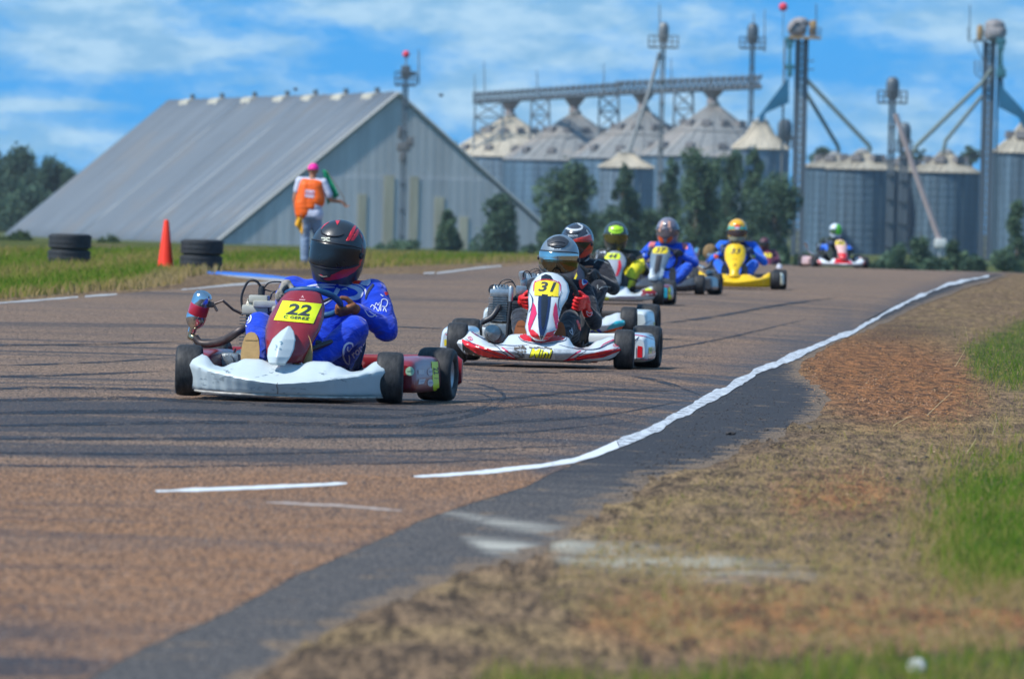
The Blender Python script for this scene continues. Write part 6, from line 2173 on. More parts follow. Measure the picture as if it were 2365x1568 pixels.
def far_karts():
    out = []
    wh = P('glossy_white', (.60, .655, .69), .22)
    # green helmet kart
    o = dict(body=wh, panel=P('pale_panel', (.30, .32, .36), .3, coat=.4), pod=P('maroon_pod', (.16, .02, .03), .35, coat=.3), num='44', plate_at=(.0, .545), plate_size=(.095, .07), platem=P('plate_lime', (.70, .80, .03), .4), silencer=((-.50, .12, .42), (-.46, .12, .55)), W=.54, steer=2)
    k = colour_kart(1419, 107.5, 4.0, 'kart with white bumper, red lobes and lime plate behind the black suited driver', o)
    cl = conv_local(k['M']); b = k['bumper']; f = k['panel']
    pg = lambda pts: subdiv_mesh2d([pts], .03)
    red = P('decal_red', (.66, .010, .018)); 
    lay('red_lobe', b, [pg([(.34, .10), (.52, .10), (.53, .16), (.40, .20), (.36, .15)]), pg([(-.34, .10), (-.52, .10), (-.53, .16), (-.40, .20), (-.36, .15)])], P('maroon_decal', (.22, .015, .02), .3), b, .002, cl)
    lay('yellow_flash', b, [pg([(.36, .20), (.44, .205), (.48, .165), (.40, .16)]), pg([(-.06, .05), (-.0, .05), (0, .085), (-.07, .085)])], P('plate_lime', (.7, .8, .03)), b, .003, cl)
    lay('pink_text', b, [stroke2d([(-.45, .075), (-.15, .07)], .03, L=.03), stroke2d([(.08, .075), (.3, .08)], .012, L=.03)], P('violet_decal', (.32, .26, .55), .4), b, .002, cl)
    lay('red_side', f, [stroke2d([(.085, .50), (.095, .42), (.07, .32)], [.02, .04, .02], L=.02), stroke2d([(-.08, .50), (-.09, .42), (-.07, .32)], [.02, .03, .02], L=.02)], red, f, .003, cl, .2)
    lay('cyan_tag', k['pods'][1], [pg([(.56, .06), (.64, .06), (.64, .2), (.56, .2)])], P('cyan2', (.02, .34, .50), .4), k['pods'][1], .002, cl, .3)
    lay('lime_tag', k['pods'][1], [pg([(.655, .06), (.685, .06), (.68, .21), (.65, .21)])], P('plate_lime', (.7, .8, .03)), k['pods'][1], .0025, cl, .3)
    out.append(k)
    # dark kart, blue driver
    dk = P('dark_grey_plastic', (.045, .05, .06), .4, coat=.3, var=.1)
    o = dict(body=dk, panel=P('steel_panel', (.17, .22, .27), .3, coat=.4), pod=P('dark_pod', (.055, .06, .07), .35, coat=.4), num='37', plate_at=(.0, .56), plate_size=(.10, .085), silencer=((-.62, .10, .40), (-.50, .10, .41)), W=.52,
             rows=[(.17, -.01, -.80, .08, .06), (.22, -.01, -.79, .10, .08), (.28, -.008, -.74, .10, .09), (.35, 0, -.66, .105, .10), (.42, .002, -.58, .12, .10), (.50, .006, -.50, .130, .10), (.56, .008, -.43, .118, .08), (.60, .012, -.39, .085, .05), (.615, .012, -.37, .04, .02)])
    k = colour_kart(1534, 121, 9.0, 'dark kart with black bumper and yellow plate driven by the blue suited driver', o)
    cl = conv_local(k['M']); f = k['panel']
    lay('black_stripe', f, [pg([(-.035, .50), (.045, .50), (.04, .30), (.0, .24), (-.03, .30)])], BLACK(), f, .002, cl, .2)
    lay('white_foot', f, [pg([(-.09, .30), (-.06, .34), (-.04, .20), (-.09, .19)]), pg([(.09, .30), (.06, .34), (.04, .20), (.09, .19)])], wh, f, .003, cl, .2)
    out.append(k)
    # yellow kart
    ye = P('yellow_plastic', (.84, .52, .003), .32, coat=.4, var=.06, vs=5)
    o = dict(body=ye, panel=ye, pod=P('cream_pod', (.60, .60, .48), .35), num='33', plate_at=(.0, .52), plate_size=(.115, .10), platem=P('plate_yellow_b', (.86, .56, .004), .4), tab=OLD_BUMPER, W=.50,
             silencer=((-.55, .10, .42), (-.545, .12, .56)), track=(.57, .62),
             rows=[(.17, -.0, -.80, .09, .05), (.21, -.0, -.79, .065, .05), (.27, 0, -.75, .07, .06), (.33, 0, -.67, .10, .08), (.40, .0, -.58, .14, .10), (.48, .0, -.49, .150, .10), (.55, .0, -.42, .142, .09), (.60, .0, -.38, .11, .06), (.625, .0, -.36, .05, .02)])
    k = colour_kart(1699, 130.5, 2.5, 'bright yellow kart with rounded yellow panel numbered 33', o)
    cl = conv_local(k['M']); b = k['bumper']; f = k['panel']
    lay('number_mark', b, [xf(text2d('7', .055, .003, .1, .012, 1.5), -.16, .11, flip=1)], BLACK(), b, .002, cl)
    lay('small_badge', f, [stroke2d([(-.02, .33), (.02, .345), (.015, .315), (-.015, .32)], .01, L=.02), stroke2d([(-.03, .41), (.03, .41)], .007, L=.02)], P('brown_ink', (.25, .13, .01), .5), f, .002, cl, .2)
    mb = MB(); mb.sphere((-.36, .12, .50), (.105, .10, .115), 16, 12); k2 = mb.build('air_filter', P('brown_foam', (.20, .13, .06), .95, bump=1, bs=50, var=.4, vs=30), k['engine'], 60)
    out.append(k)
    # last clear kart
    o = dict(body=P('white_bumper_far', (.72, .76, .78), .3, coat=.3), panel=P('pink_white', (.66, .40, .38), .35), pod=P('white_red_pod', (.62, .40, .38), .35), num='20', plate_at=(.0, .535), plate_size=(.105, .085), W=.53, silencer=((-.60, .1, .42), (-.64, .1, .55)))
    k = colour_kart(1929, 200, -9.5, 'farthest clearly seen kart, white bumper with red centre on the crest of the track', o)
    cl = conv_local(k['M']); b = k['bumper']; f = k['panel']
    lay('red_centre', b, [pg([(-.20, .10), (.2, .10), (.16, .2), (-.16, .2)]), pg([(-.53, .08), (-.44, .06), (-.46, .15), (-.52, .16)]), pg([(.53, .10), (.46, .08), (.47, .14), (.52, .15)])], red, b, .003, cl)
    lay('red_foot', f, [pg([(-.09, .20), (.09, .20), (.10, .32), (-.10, .32)])], red, f, .003, cl, .2)
    out.append(k)
    # dim kart behind the yellow one
    o = dict(body=P('pink_far', (.45, .10, .10), .4), panel=P('maroon_far', (.20, .03, .06), .4), pod=P('pod_far', (.35, .12, .12), .4), num='5', plate_at=(-.0, .5), plate_size=(.12, .10), W=.5)
    k = colour_kart(1770, 236, 0, 'small reddish kart half hidden behind the yellow kart driver', o)
    out.append(k)
    return out

# ================================================================== PEOPLE
def capsule(mb, p0, r0, p1, r1, seg=14):
    p0, p1 = Vector(p0), Vector(p1)
    d = p1 - p0; L = d.length
    if L < 1e-6:
        mb.sphere(p0, r0, seg, 10); return
    prof = []
    for k in range(6):
        a = math.pi / 2 * (1 - k / 5)
        prof.append((r0 * math.cos(a), -r0 * math.sin(a)))
    for k in range(6):
        a = math.pi / 2 * k / 5
        prof.append((r1 * math.cos(a), L + r1 * math.sin(a)))
    prof[0] = (0, -r0); prof[-1] = (0, L + r1)
    mb.lathe(prof, p0, d, seg)


def flesh(name, caps, mat, parent, voxel=.011, smooth=3, extra=None, folds=0.0, matrix=None, seed=0):
    """one continuous surface grown round tapered limbs"""
    mb = MB()
    for c in caps:
        if c[0] == 's': mb.sphere(c[1], c[2], 16, 12)
        else: capsule(mb, *c)
    if extra: extra(mb)
    o = link('tmp', mb.mesh('tmp', mat, 0))
    rmsh = o.modifiers.new('r', 'REMESH'); rmsh.mode = 'VOXEL'; rmsh.voxel_size = voxel
    sm = o.modifiers.new('s', 'SMOOTH'); sm.iterations = smooth; sm.factor = .5
    me = eval_mesh(o)
    me.name = name
    bpy.data.objects.remove(o)
    if folds:
        me.update()
        ns = [v.normal.copy() for v in me.vertices]
        for v, nn in zip(me.vertices, ns):
            c = v.co
            q = Vector((c.x * 7 + seed, c.y * 7, c.z * 12))
            w = 1 - abs(noise.noise(q + Vector((noise.noise(q * .5), 0, 0)) * 2)) * 2
            v.co = c + nn * folds * (w * .75 + .18 * noise.noise(q * 2.0))
    if not me.materials: me.materials.append(mat)
    me.polygons.foreach_set('use_smooth', [True] * len(me.polygons))
    me.update()
    ob = link(name, me, parent)
    if matrix is not None: ob.matrix_world = matrix
    return ob


def glove(parent, c, tang, wrist, front, mat, cuffmat=None, s=1.0, grip=.026, voxel=.0045, name='glove', elbow=None):
    """a hand closed round a rim at c: tang along the rim, wrist the side the arm comes from, front the outer side"""
    c = Vector(c); t = Vector(tang).normalized()
    w = Vector(wrist) - c
    w = (w - t * w.dot(t)).normalized()
    n = w.cross(t).normalized()
    if n.dot(Vector(front)) < 0: n = -n
    caps = []
    P_ = lambda a, r, o: c + (w * math.cos(R(a)) + n * math.sin(R(a))) * r * s + t * o * s
    # palm: back of the hand lies outside the rim, towards the wrist
    for o in (-.030, -.010, .010, .028):
        caps.append((P_(8, .064, o * .75), .019 * s, P_(42, .036, o), .015 * s))
    L = [.90, 1.0, .96, .80]
    for i, o in enumerate((-.034, -.0115, .0115, .033)):
        g = grip
        a0 = 46
        a1, a2, a3 = a0 + 50 * L[i], a0 + 100 * L[i], a0 + 148 * L[i]
        pts = [P_(a0, g + .012, o), P_(a1, g + .006, o * 1.04), P_(a2, g + .001, o * 1.02), P_(a3, g - .004, o)]
        rr = [.0118, .0108, .0100, .0088]
        for k in range(3): caps.append((pts[k], rr[k] * s, pts[k + 1], rr[k + 1] * s))
    # thumb closes from the other side
    side = -1 if t.z < 0 else 1
    th = [P_(-8, .052, .030 * side), P_(-38, .036, .048 * side), P_(-75, .028, .050 * side), P_(-115, .025, .040 * side)]
    for k in range(3): caps.append((th[k], (.0145 - .0015 * k) * s, th[k + 1], (.013 - .0015 * k) * s))
    wr = Vector(wrist)
    caps.append((P_(10, .064, 0), .027 * s, wr, .029 * s))
    if elbow is not None:
        d = (Vector(elbow) - wr).normalized()
        caps.append((wr, .030 * s, wr + d * .05, .038 * s))
    return flesh(name, caps, mat, parent, voxel * s, 2)


def shoe(parent, x, soleM, upM, z=.075, y=-.60, s=1.0, ang=8, ankle=None, out=0):
    """foot on its heel, toes up, sole towards the front"""
    rot = Matrix.Rotation(R(-ang), 4, 'X')
    O = Matrix.Translation((x, y, z)) @ Matrix.Rotation(R(out), 4, 'Y') @ rot
    pt = lambda a, b, c: O @ Vector((a * s, b * s, c * s))
    caps = [(pt(0, .0, .02), .036 * s, pt(0, .0, .10), .034 * s), (pt(0, .0, .10), .034 * s, pt(0, -.002, .185), .040 * s), (pt(0, -.002, .185), .040 * s, pt(0, .0, .225), .034 * s),
            (pt(0, .02, .035), .040 * s, pt(0, .08, .05), .042 * s)]
    if ankle is not None: caps.append((pt(0, .05, .045), .044 * s, ankle, .043 * s))
    o = flesh('shoe', caps, upM, parent, .007, 3)
    mb = MB()
    outl = []
    for k in range(28):
        a = 2 * math.pi * k / 28
        zz = .118 + .142 * math.sin(a)
        w = (.040 if math.sin(a) < 0 else .050) * (1 if abs(zz - .10) > .03 else .93)
        outl.append((w * math.copysign(abs(math.cos(a)) ** .75, math.cos(a)), zz))
    mb.prism(outl, lambda a, b: pt(a, -.046, b), lambda a, b: pt(a * .98, -.032, b))
    # tread ribs
    for k in (0, 10):
        zz = .02 + .02 * k
        mb.box(pt(0, -.0475, zz), (.062 * s, .004, .007 * s))
    mb.build('sole', soleM, o, 35)
    return o


def helmet(parent, c, yaw, pitch, roll, s, shell, visor, vz=(-.080, .034), name='helmet', vaz=80, trim=None, vent=True, chinrot=0):
    Mloc = Matrix.Translation(c) @ Matrix.Rotation(R(yaw), 4, 'Z') @ Matrix.Rotation(R(roll), 4, 'Y') @ Matrix.Rotation(R(pitch), 4, 'X')
    def surf(az, z, off=0.0):
        # az from the front, positive to the wearer's left
        if z >= 0:
            k = math.sqrt(max(0, 1 - (z / .138) ** 2))
        else:
            t = -z / .160
            k = 1 - .24 * t ** 2.6
        a, b = .129, .155
        fr = max(0, math.cos(az)) ** 2
        low = max(0, -z) / .16
        x = (a + off) * k * math.sin(az)
        y = -(b * (1 - .02 * (1 - fr)) + off) * k * math.cos(az) - .022 * fr * low
        # flattish face
        y *= 1 - .05 * fr * (1 if z < .05 else max(0, 1 - (z - .05) / .08))
        return Vector((x, y, z + off * (z / .14) * (z > 0)))
    mb = MB()
    nz = 24
    def fn(u, v):
        az = 2 * math.pi * u
        if v < .5: z = .138 * math.cos(math.pi * v)
        else: z = -.160 * (v - .5) * 2
        return surf(az, z) * s
    mb.grid(fn, 48, nz, wrap_u=True)
    # lower rim rolls inward
    b = len(mb.v)
    ring = [surf(2 * math.pi * i / 48, -.160) for i in range(48)]
    mb.add([p * s for p in ring] + [Vector((p.x * .8, p.y * .8, -.150)) * s for p in ring] + [Vector((0, 0, -.10)) * s],
           [(i, (i + 1) % 48, 48 + (i + 1) % 48, 48 + i) for i in range(48)] + [(48 + i, 48 + (i + 1) % 48, 96) for i in range(48)])
    o = mb.build(name, shell, parent, 40, merge=.0004)
    o.matrix_local = Mloc
    # visor shell with a rim
    mb = MB()
    def vf(u, v, off=.0045):
        az = R(-vaz + 2 * vaz * u)
        e = abs(2 * u - 1)
        zt = vz[1] - .016 * e ** 3
        zb = vz[0] + .030 * e ** 2.4
        z = zb + (zt - zb) * v
        return surf(az, z, off) * s
    mb.grid(vf, 36, 10)
    v_ = mb.build('visor', visor, o, 60)
    solidify(v_, .003, -1)
    mb = MB()
    for vv in (0, 1):
        mb.tube([vf(i / 30, vv, .0035) for i in range(31)], .0035 * s, 6)
    mb.build('visor_seal', trim or BLACK(), o, 60)
    for sg in (-1, 1):
        mb = MB(); p = surf(R(sg * (vaz + 2)), (vz[0] + vz[1]) / 2 + .01, .004) * s
        mb.lathe([(0, .010), (.013, .010), (.017, .004), (.017, -.004)], p, (sg, -.15, 0), 16)
        mb.build('visor_pivot', trim or BLACK(), o, 40)
    if vent:
        mb = MB()
        for sg in (-1, 1):
            pts = [surf(R(sg * a), .140 * q, .004) * s for a, q in ((4, .60), (16, .66), (34, .62))]
        mb.tube([surf(R(a), z, .002) * s for a, z in ((-36, .083), (-22, .070), (0, .064), (22, .070), (36, .083))], [.002, .0045, .005, .0045, .002], 6, smooth_path=4)
        mb.tube([surf(R(a), z, .001) * s for a, z in ((-12, -.128), (0, -.134), (12, -.128))], [.004, .007, .004], 8, smooth_path=4)
        mb.build('vent', trim or BLACK(), o, 60)
    return o


def driver(k, label, sm, o):
    """seated kart driver, built in the kart's frame; o holds the pose"""
    M = k['M']; stc = k['stc']
    lx = o.get('lean', 0.0)           # sideways shift of the shoulders
    sc = o.get('s', 1.0)
    hz = .17
    bg = o.get('bag', 1.0)
    sh = Vector((lx, o.get('shy', .26), hz + (o.get('shz', .565) - hz)))
    sw = o.get('sw', .185) * sc
    tw = R(o.get('twist', 0))
    shl = sh + Vector((-sw * math.cos(tw), -sw * math.sin(tw), o.get('shtilt', 0)))
    shr = sh + Vector((sw * math.cos(tw), sw * math.sin(tw), -o.get('shtilt', 0)))
    head = Vector(o['head'])
    hips = Vector((.0 + lx * .1, .25, hz))
    knees = o.get('knees', ((-.20, -.20, .40), (.26, -.20, .40)))
    ank = o.get('ankles', ((-.14, -.52, .15), (.14, -.52, .15)))
    elb = o.get('elbows', ((lx - .33, .08, .36), (lx + .33, .08, .36)))
    b = .052 * sc
    caps = []
    mid = hips.lerp(sh, .45)
    up = hips.lerp(sh, .78)
    for sx in (-1, 1):
        caps += [(hips + Vector((sx * .05, 0, 0)), .125 * sc, mid + Vector((sx * .045, 0, 0)), .115 * sc), (mid + Vector((sx * .045, 0, 0)), .115 * sc, up + Vector((sx * .07 * sc, 0, 0)), .122 * sc)]
    caps.append((up + Vector((-.07 * sc, -.01, 0)), .118 * sc, up + Vector((.07 * sc, -.01, 0)), .118 * sc))
    caps.append((shl + Vector((.02, 0, -.005)), .070 * sc, shr + Vector((-.02, 0, -.005)), .070 * sc))
    neck = sh.lerp(head, .45)
    caps.append((sh + Vector((0, .0, .01)), .082 * sc, neck, .066 * sc))
    caps.append((neck, .062 * sc, head + Vector((0, .01, -.05)), .060))
    hands = []
    c, r, nrm, upv = stc
    for i, (S, E, K, A) in enumerate(((shl, elb[0], knees[0], ank[0]), (shr, elb[1], knees[1], ank[1]))):
        sg = -1 if i == 0 else 1
        E, K, A = Vector(E), Vector(K), Vector(A)
        hip = hips + Vector((sg * .085, -.02, -.02))
        caps += [(hip, .098 * sc, K, .070 * sc), (K, .070 * sc, A, .048 * sc), (hip.lerp(K, .5), .092 * sc, K, .072 * sc), (K.lerp(A, .35), .064 * sc, A, .046 * sc)]
        a = R(o.get('grip', (155, 25))[i])
        d = Vector((1, 0, 0)) * math.cos(a) + upv * math.sin(a)
        hc = c + d * r
        tan = (-Vector((1, 0, 0)) * math.sin(a) + upv * math.cos(a))
        w = hc + (E - hc).normalized() * .085 + nrm * .02 + d * .02
        caps += [(S, .068 * sc * bg, S.lerp(E, .5), .066 * sc * bg), (S.lerp(E, .5), .066 * sc * bg, E, .056 * sc * bg), (E, .056 * sc, E.lerp(w, .55), .047 * sc), (E.lerp(w, .55), .047 * sc, w, .034 * sc)]
        hands.append((hc, tan, w, E))
    caps = [c_ for c_ in caps]
    body = flesh('person', caps, sm, None, o.get('voxel', .011), 4, folds=o.get('folds', .0045), seed=o.get('seed', 0))
    body.matrix_world = M
    bpy.context.view_layer.update()
    tag(body, label, 'person', 'kart drivers seated at the wheel')
    gm = o['glove']
    for i, (hc, tan, w, E) in enumerate(hands):
        glove(body, hc, tan, w, Vector((0, -1, .25)), gm if not isinstance(gm, tuple) else gm[i], s=sc * o.get('gs', 1.0), grip=.024, elbow=E, voxel=o.get('hv', .0045))
    for i in range(2):
        K, A = Vector(knees[i]), Vector(ank[i])
        shoe(body, A.x + o.get('toe', (0, 0))[i], o['sole'], o.get('shoe', BLACK()), ankle=A + Vector((0, 0, .0)), z=o.get('shoez', .08), y=o.get('shoey', -.585), s=sc)
    hm = helmet(body, head, *o.get('hrot', (0, 0, 0)), o.get('hs', 1.0), o['shell'], o['visor'], trim=o.get('trim'), vz=o.get('vz', (-.080, .034)))
    # stand-up collar
    mb = MB()
    ax = (head - sh).normalized()
    mb.lathe([(.072, 0), (.078, .02), (.072, .045), (.066, .045), (.066, 0)], sh.lerp(head, .22), ax, 24, closed=True)
    mb.build('collar', o.get('collar', sm), body, 40)
    bpy.context.view_layer.update()
    return body, hm


def visor_mat(name, col, rough=.06, metal=0.0, coat=1.0):
    return P(name, col, rough, metal, coat=coat, var=.02, rvar=.02)


def build_people(k22, k31, k3, far):
    # ---------------------------------------------------------------- kart 22
    blue = suit('royal_blue_suit', (.004, .045, .52))
    shell = P('matt_black_helmet', (.022, .027, .034), .38, coat=.35, var=.2, vs=10)
    tan = P('tan_sole', (.45, .28, .11), .75, var=.12, vs=14, bump=.4, bs=80)
    g22 = P('worn_glove', (.25, .09, .035), .75, var=.5, vs=22, bump=.6, bs=70)
    g22l = P('grey_glove', (.22, .20, .17), .75, var=.5, vs=30, bump=.6, bs=70)
    k = dict(M=k22[1], stc=k22[2])
    body, hm = driver(k, 'driver in royal blue suit with black and red helmet in the foremost kart', blue,
                      dict(lean=.085, shz=.545, shy=.27, sw=.215, twist=-6, head=(.112, .24, .775), bag=1.14, knees=((-.205, -.17, .365), (.295, -.17, .365)), ankles=((-.150, -.50, .16), (.120, -.50, .16)),
                           elbows=((-.13, .20, .42), (.405, .10, .365)), grip=(152, -14), glove=(g22l, g22), sole=tan, shoe=P('shoe_brown', (.16, .09, .04), .8), hrot=(-12, 3, 7), hs=1.075, shell=shell,
                           visor=P('dark_visor_22', (.006, .007, .009), .28, coat=.25, rvar=.05), vz=(-.088, .036), shoez=.075, toe=(-.005, .0), collar=P('blue_collar', (.02, .05, .16), .7), folds=.0055, voxel=.0095))
    cv = pxconv(430, 540, 2.8)
    pg = lambda pts: subdiv_mesh2d([pts], 14)
    red = P('helmet_red', (.62, .012, .030), .35, coat=.4, var=.1, vs=30)
    dred = P('helmet_dark_red', (.20, .012, .022), .4, coat=.4, var=.3, vs=30)
    lay('red_stripe', hm, [pg([(1362, 277), (1392, 225), (1412, 182), (1428, 160), (1440, 172), (1425, 212), (1400, 262), (1386, 278)]), pg([(1396, 277), (1432, 232), (1446, 195), (1452, 182), (1462, 200), (1450, 235), (1420, 275)]),
                           pg([(1284, 112), (1330, 112), (1312, 140), (1300, 162), (1290, 140)]), stroke2d([(1462, 225), (1478, 240), (1476, 258)], [3, 10, 3], L=10),
                           pg([(1243, 560), (1252, 532), (1330, 520), (1408, 488), (1452, 456), (1478, 425), (1470, 460), (1430, 505), (1372, 540), (1300, 562)]), stroke2d([(1412, 446), (1424, 424), (1436, 408)], [10, 12, 4], L=10),
                           pg([(1168, 520), (1184, 530), (1214, 556), (1222, 566), (1196, 556)])], red, hm, .0014, cv, .3)
    lay('chin_band', hm, [stroke2d([(1178, 528), (1222, 560), (1300, 544), (1380, 512), (1440, 470), (1482, 412)], [8, 20, 26, 28, 28, 10], L=10), stroke2d([(1180, 190), (1206, 160), (1240, 138)], [2, 7, 3], L=10)], red, hm, .0013, cv, .3)
    lay('dark_red_stripe', hm, [stroke2d([(1452, 190), (1480, 236), (1492, 290)], [3, 9, 3], L=10), stroke2d([(1230, 548), (1300, 540), (1370, 516), (1430, 478)], [3, 7, 7, 3], L=10), stroke2d([(1200, 142), (1225, 124), (1262, 112)], [3, 8, 3], L=10), stroke2d([(1478, 300), (1488, 330), (1484, 380), (1470, 420)], [3, 7, 7, 3], L=10), stroke2d([(1344, 500), (1410, 462), (1470, 400)], [2, 8, 3], L=10)], dred, hm, .0012, cv, .3)
    lay('maker_emblem', hm, [stroke2d([(1182, 256), (1206, 258), (1216, 266), (1200, 276), (1182, 276)], [9, 9, 9, 9, 4], L=8, sm=3), stroke2d([(1246, 256), (1224, 258), (1216, 266), (1232, 276), (1248, 276)], [9, 9, 9, 9, 4], L=8, sm=3)], P('pale_emblem', (.60, .62, .50), .5), hm, .0022, cv, .3)
    lay('grey_line', hm, [stroke2d([(1136, 452), (1170, 472), (1216, 476), (1258, 466), (1266, 458)], [2, 4, 7, 6, 2], L=10)], P('chrome_line', (.55, .58, .60), .3, .6), hm, .003, cv, .3)
    wht = P('suit_white', (.42, .45, .62), .7, var=.12, vs=30)
    redp = P('patch_red', (.78, .02, .01), .6)
    # chest and sleeves
    ch = [stroke2d([(1060, 622), (1130, 608), (1220, 602), (1290, 602)], [6, 14, 14, 6], L=14), stroke2d([(1130, 630), (1200, 620), (1280, 622)], [10, 18, 6], L=14),
          stroke2d([(1310, 604), (1380, 612), (1440, 628), (1474, 655), (1464, 684), (1420, 702), (1340, 706)], [10, 20, 30, 42, 40, 30, 10], L=12), stroke2d([(1400, 590), (1470, 610), (1508, 640), (1512, 680)], [4, 12, 14, 5], L=12),
          stroke2d([(1308, 630), (1290, 665), (1262, 700), (1200, 745)], [34, 30, 20, 16], L=12), stroke2d([(1330, 640), (1360, 632), (1380, 642)], [5, 12, 4], L=12),
          stroke2d([(1216, 806), (1260, 808), (1300, 816)], [4, 12, 6], L=12)]
    lay('chest_graphic', body, ch, wht, body, .0028, cv, .3)
    lay('shoulder_patch', body, [pg([(1405, 590), (1440, 556), (1496, 552), (1462, 600), (1425, 598)])], redp, body, .0035, cv, .3)
    lay('shoulder_band', body, [pg([(1376, 566), (1404, 556), (1430, 556), (1398, 588), (1384, 582)]), pg([(1470, 600), (1502, 560), (1546, 564), (1548, 590), (1528, 612), (1500, 610)])], wht, body, .003, cv, .3)
    lay('underarm_mesh', body, [stroke2d([(1568, 598), (1545, 630), (1524, 665), (1512, 710)], [16, 20, 18, 8], L=12)], P('dark_mesh', (.02, .03, .07), .9, var=.6, vs=140), body, .0034, cv, .3)
    arm = [xf(text2d('Sparc', 44, .8, .1, 8, 1.0), 1590, 775, 1.0, -48), xf(text2d('NJ', 54, 1.2, .1, 8, 1.0), 1634, 790, 1.0, -52), xf(text2d('Q', 62, 1.2, 0, 8, 1.0), 1654, 748, 1.0, -62),
           stroke2d([(1500, 790), (1530, 830), (1560, 838), (1582, 822)], [3, 6, 6, 3], L=10), stroke2d([(1520, 800), (1548, 822), (1590, 846)], [3, 4, 3], L=10), stroke2d([(1620, 676), (1640, 690)], 6, L=10)]
    arm = [stroke2d([(1548, 770), (1562, 752), (1576, 764), (1590, 738), (1602, 756), (1612, 736)], 5, L=10), stroke2d([(1570, 800), (1582, 766), (1606, 800), (1618, 750)], 6, L=10), stroke2d([(1622, 800), (1628, 720), (1656, 712), (1672, 732), (1660, 766), (1634, 764)], 6, L=10),
           stroke2d([(1640, 800), (1650, 776), (1664, 806)], 6, L=10), stroke2d([(1500, 790), (1530, 830), (1560, 838), (1582, 822)], [3, 6, 6, 3], L=10), stroke2d([(1530, 796), (1552, 812), (1592, 838)], [3, 4, 3], L=10), stroke2d([(1620, 676), (1640, 690)], 6, L=10)]
    lay('sleeve_lettering', body, arm, P('suit_print_white', (.62, .66, .78), .7), body, .003, cv, .3)
    lay('sleeve_patch', body, [pg([(1646, 660), (1672, 656), (1678, 676), (1656, 684)])], redp, body, .0034, cv, .3)
    leg = [stroke2d([(1412, 1060), (1408, 1040), (1384, 1034), (1358, 1050), (1342, 1090), (1348, 1140), (1366, 1178), (1386, 1190)], [6, 12, 13, 14, 14, 12, 10, 5], L=12),
           stroke2d([(1376, 1060), (1372, 1084), (1388, 1092), (1402, 1070)], [6, 8, 7, 4], L=10), stroke2d([(1386, 1190), (1390, 1150), (1386, 1120)], [5, 10, 6], L=12),
           xf(text2d('ronos', 66, 1.2, .25, 10, .95), 1468, 1074, 1.12, -42)]
    lay('leg_lettering', body, leg, P('suit_print_white', (.62, .66, .78), .7), body, .0034, cv, .4)
    lay('knee_emblem', body, [stroke2d([(640, 820), (656, 830), (662, 850), (650, 878), (632, 890)], [5, 8, 8, 7, 4], L=10), stroke2d([(634, 850), (646, 846), (644, 866), (630, 872)], 7, L=10), stroke2d([(622, 906), (632, 912)], 8, L=8)], P('suit_print_white', (.62, .66, .78), .7), body, .003, cv, .3)

    # ---------------------------------------------------------------- kart 31
    blk = suit('black_suit', (.016, .018, .026), .3)
    silver = P('silver_helmet', (.24, .275, .30), .34, .45, coat=.6, var=.12, vs=9)
    gred = P('red_glove', (.70, .012, .012), .5, coat=.2, var=.25, vs=25, bump=.5, bs=60)
    brown = P('brown_sole', (.28, .085, .022), .7, var=.2, vs=14)
    body, hm = driver(k31, 'driver in black suit with red gloves and silver helmet with mirrored visor', blk,
                      dict(lean=.03, s=.92, shz=.505, shy=.22, sw=.17, head=(.032, .16, .718), knees=((-.17, -.20, .305), (.155, -.20, .305)), ankles=((-.125, -.54, .13), (.125, -.54, .13)),
                           elbows=((-.28, .10, .30), (.29, .08, .29)), grip=(196, -12), gs=1.2, glove=gred, sole=brown, shoe=P('shoe_brown2', (.22, .07, .025), .7), hrot=(-4, 6, 2), hs=1.0, shell=silver,
                           visor=visor_mat('mirror_visor', (.50, .56, .54), .09, 1.0), vz=(-.100, .040), shoez=.05, folds=.0055, voxel=.0095))
    cv = pxconv(1150, 560, 3.563)
    pg = lambda pts: subdiv_mesh2d([pts], 16)
    vmb = [c for c in hm.children if c.name.startswith('visor') and 'seal' not in c.name and 'pivot' not in c.name][0]
    lay('gold_ground_reflection', vmb, [pg([(1014, 452), (1060, 470), (1150, 480), (1260, 480), (1368, 468), (1366, 500), (1340, 545), (1280, 572), (1180, 580), (1100, 575), (1050, 545), (1020, 500)])], P('gold_reflection_paint', (.18, .15, .09), .10, 1.0, coat=.5, rvar=.02), vmb, .0012, cv, .3)  # gold lower visor: the ground's reflection painted on, horizon as its top edge
    lay('top_vent', hm, [pg([(1075, 280), (1110, 268), (1140, 246), (1190, 238), (1230, 250), (1262, 272), (1276, 290), (1262, 322), (1248, 330), (1236, 308), (1190, 300), (1140, 318), (1100, 324), (1078, 332), (1084, 306)])], P('vent_charcoal', (.035, .04, .05), .4), hm, .004, cv, .3)
    lay('vent_slot', hm, [stroke2d([(1110, 306), (1150, 296), (1200, 296), (1236, 306)], 7, L=12)], P('decal_black', (.012, .013, .018)), hm, .006, cv, .3)
    lay('maker_mark', hm, [xf(text2d('LS2', 34, 1.2, .3, 8, 1.9), 1160, 356, .82, 0)], P('pale_mark', (.55, .62, .66), .4), hm, .002, cv, .3)
    lay('shoulder_patch', body, [pg([(1372, 650), (1400, 626), (1440, 625), (1470, 650), (1452, 690), (1400, 742), (1380, 720), (1370, 680)])], P('patch_red', (.78, .02, .01)), body, .004, cv, .3)
    lay('patch_panel', body, [pg([(1402, 640), (1440, 636), (1464, 652), (1440, 690), (1410, 706), (1400, 680)])], P('patch_white', (.62, .68, .78), .6), body, .0052, cv, .3)
    star = lambda x, y, r: [(x + r * (1 if i % 2 == 0 else .42) * math.sin(i * math.pi / 5), y - r * (1 if i % 2 == 0 else .42) * math.cos(i * math.pi / 5)) for i in range(10)]
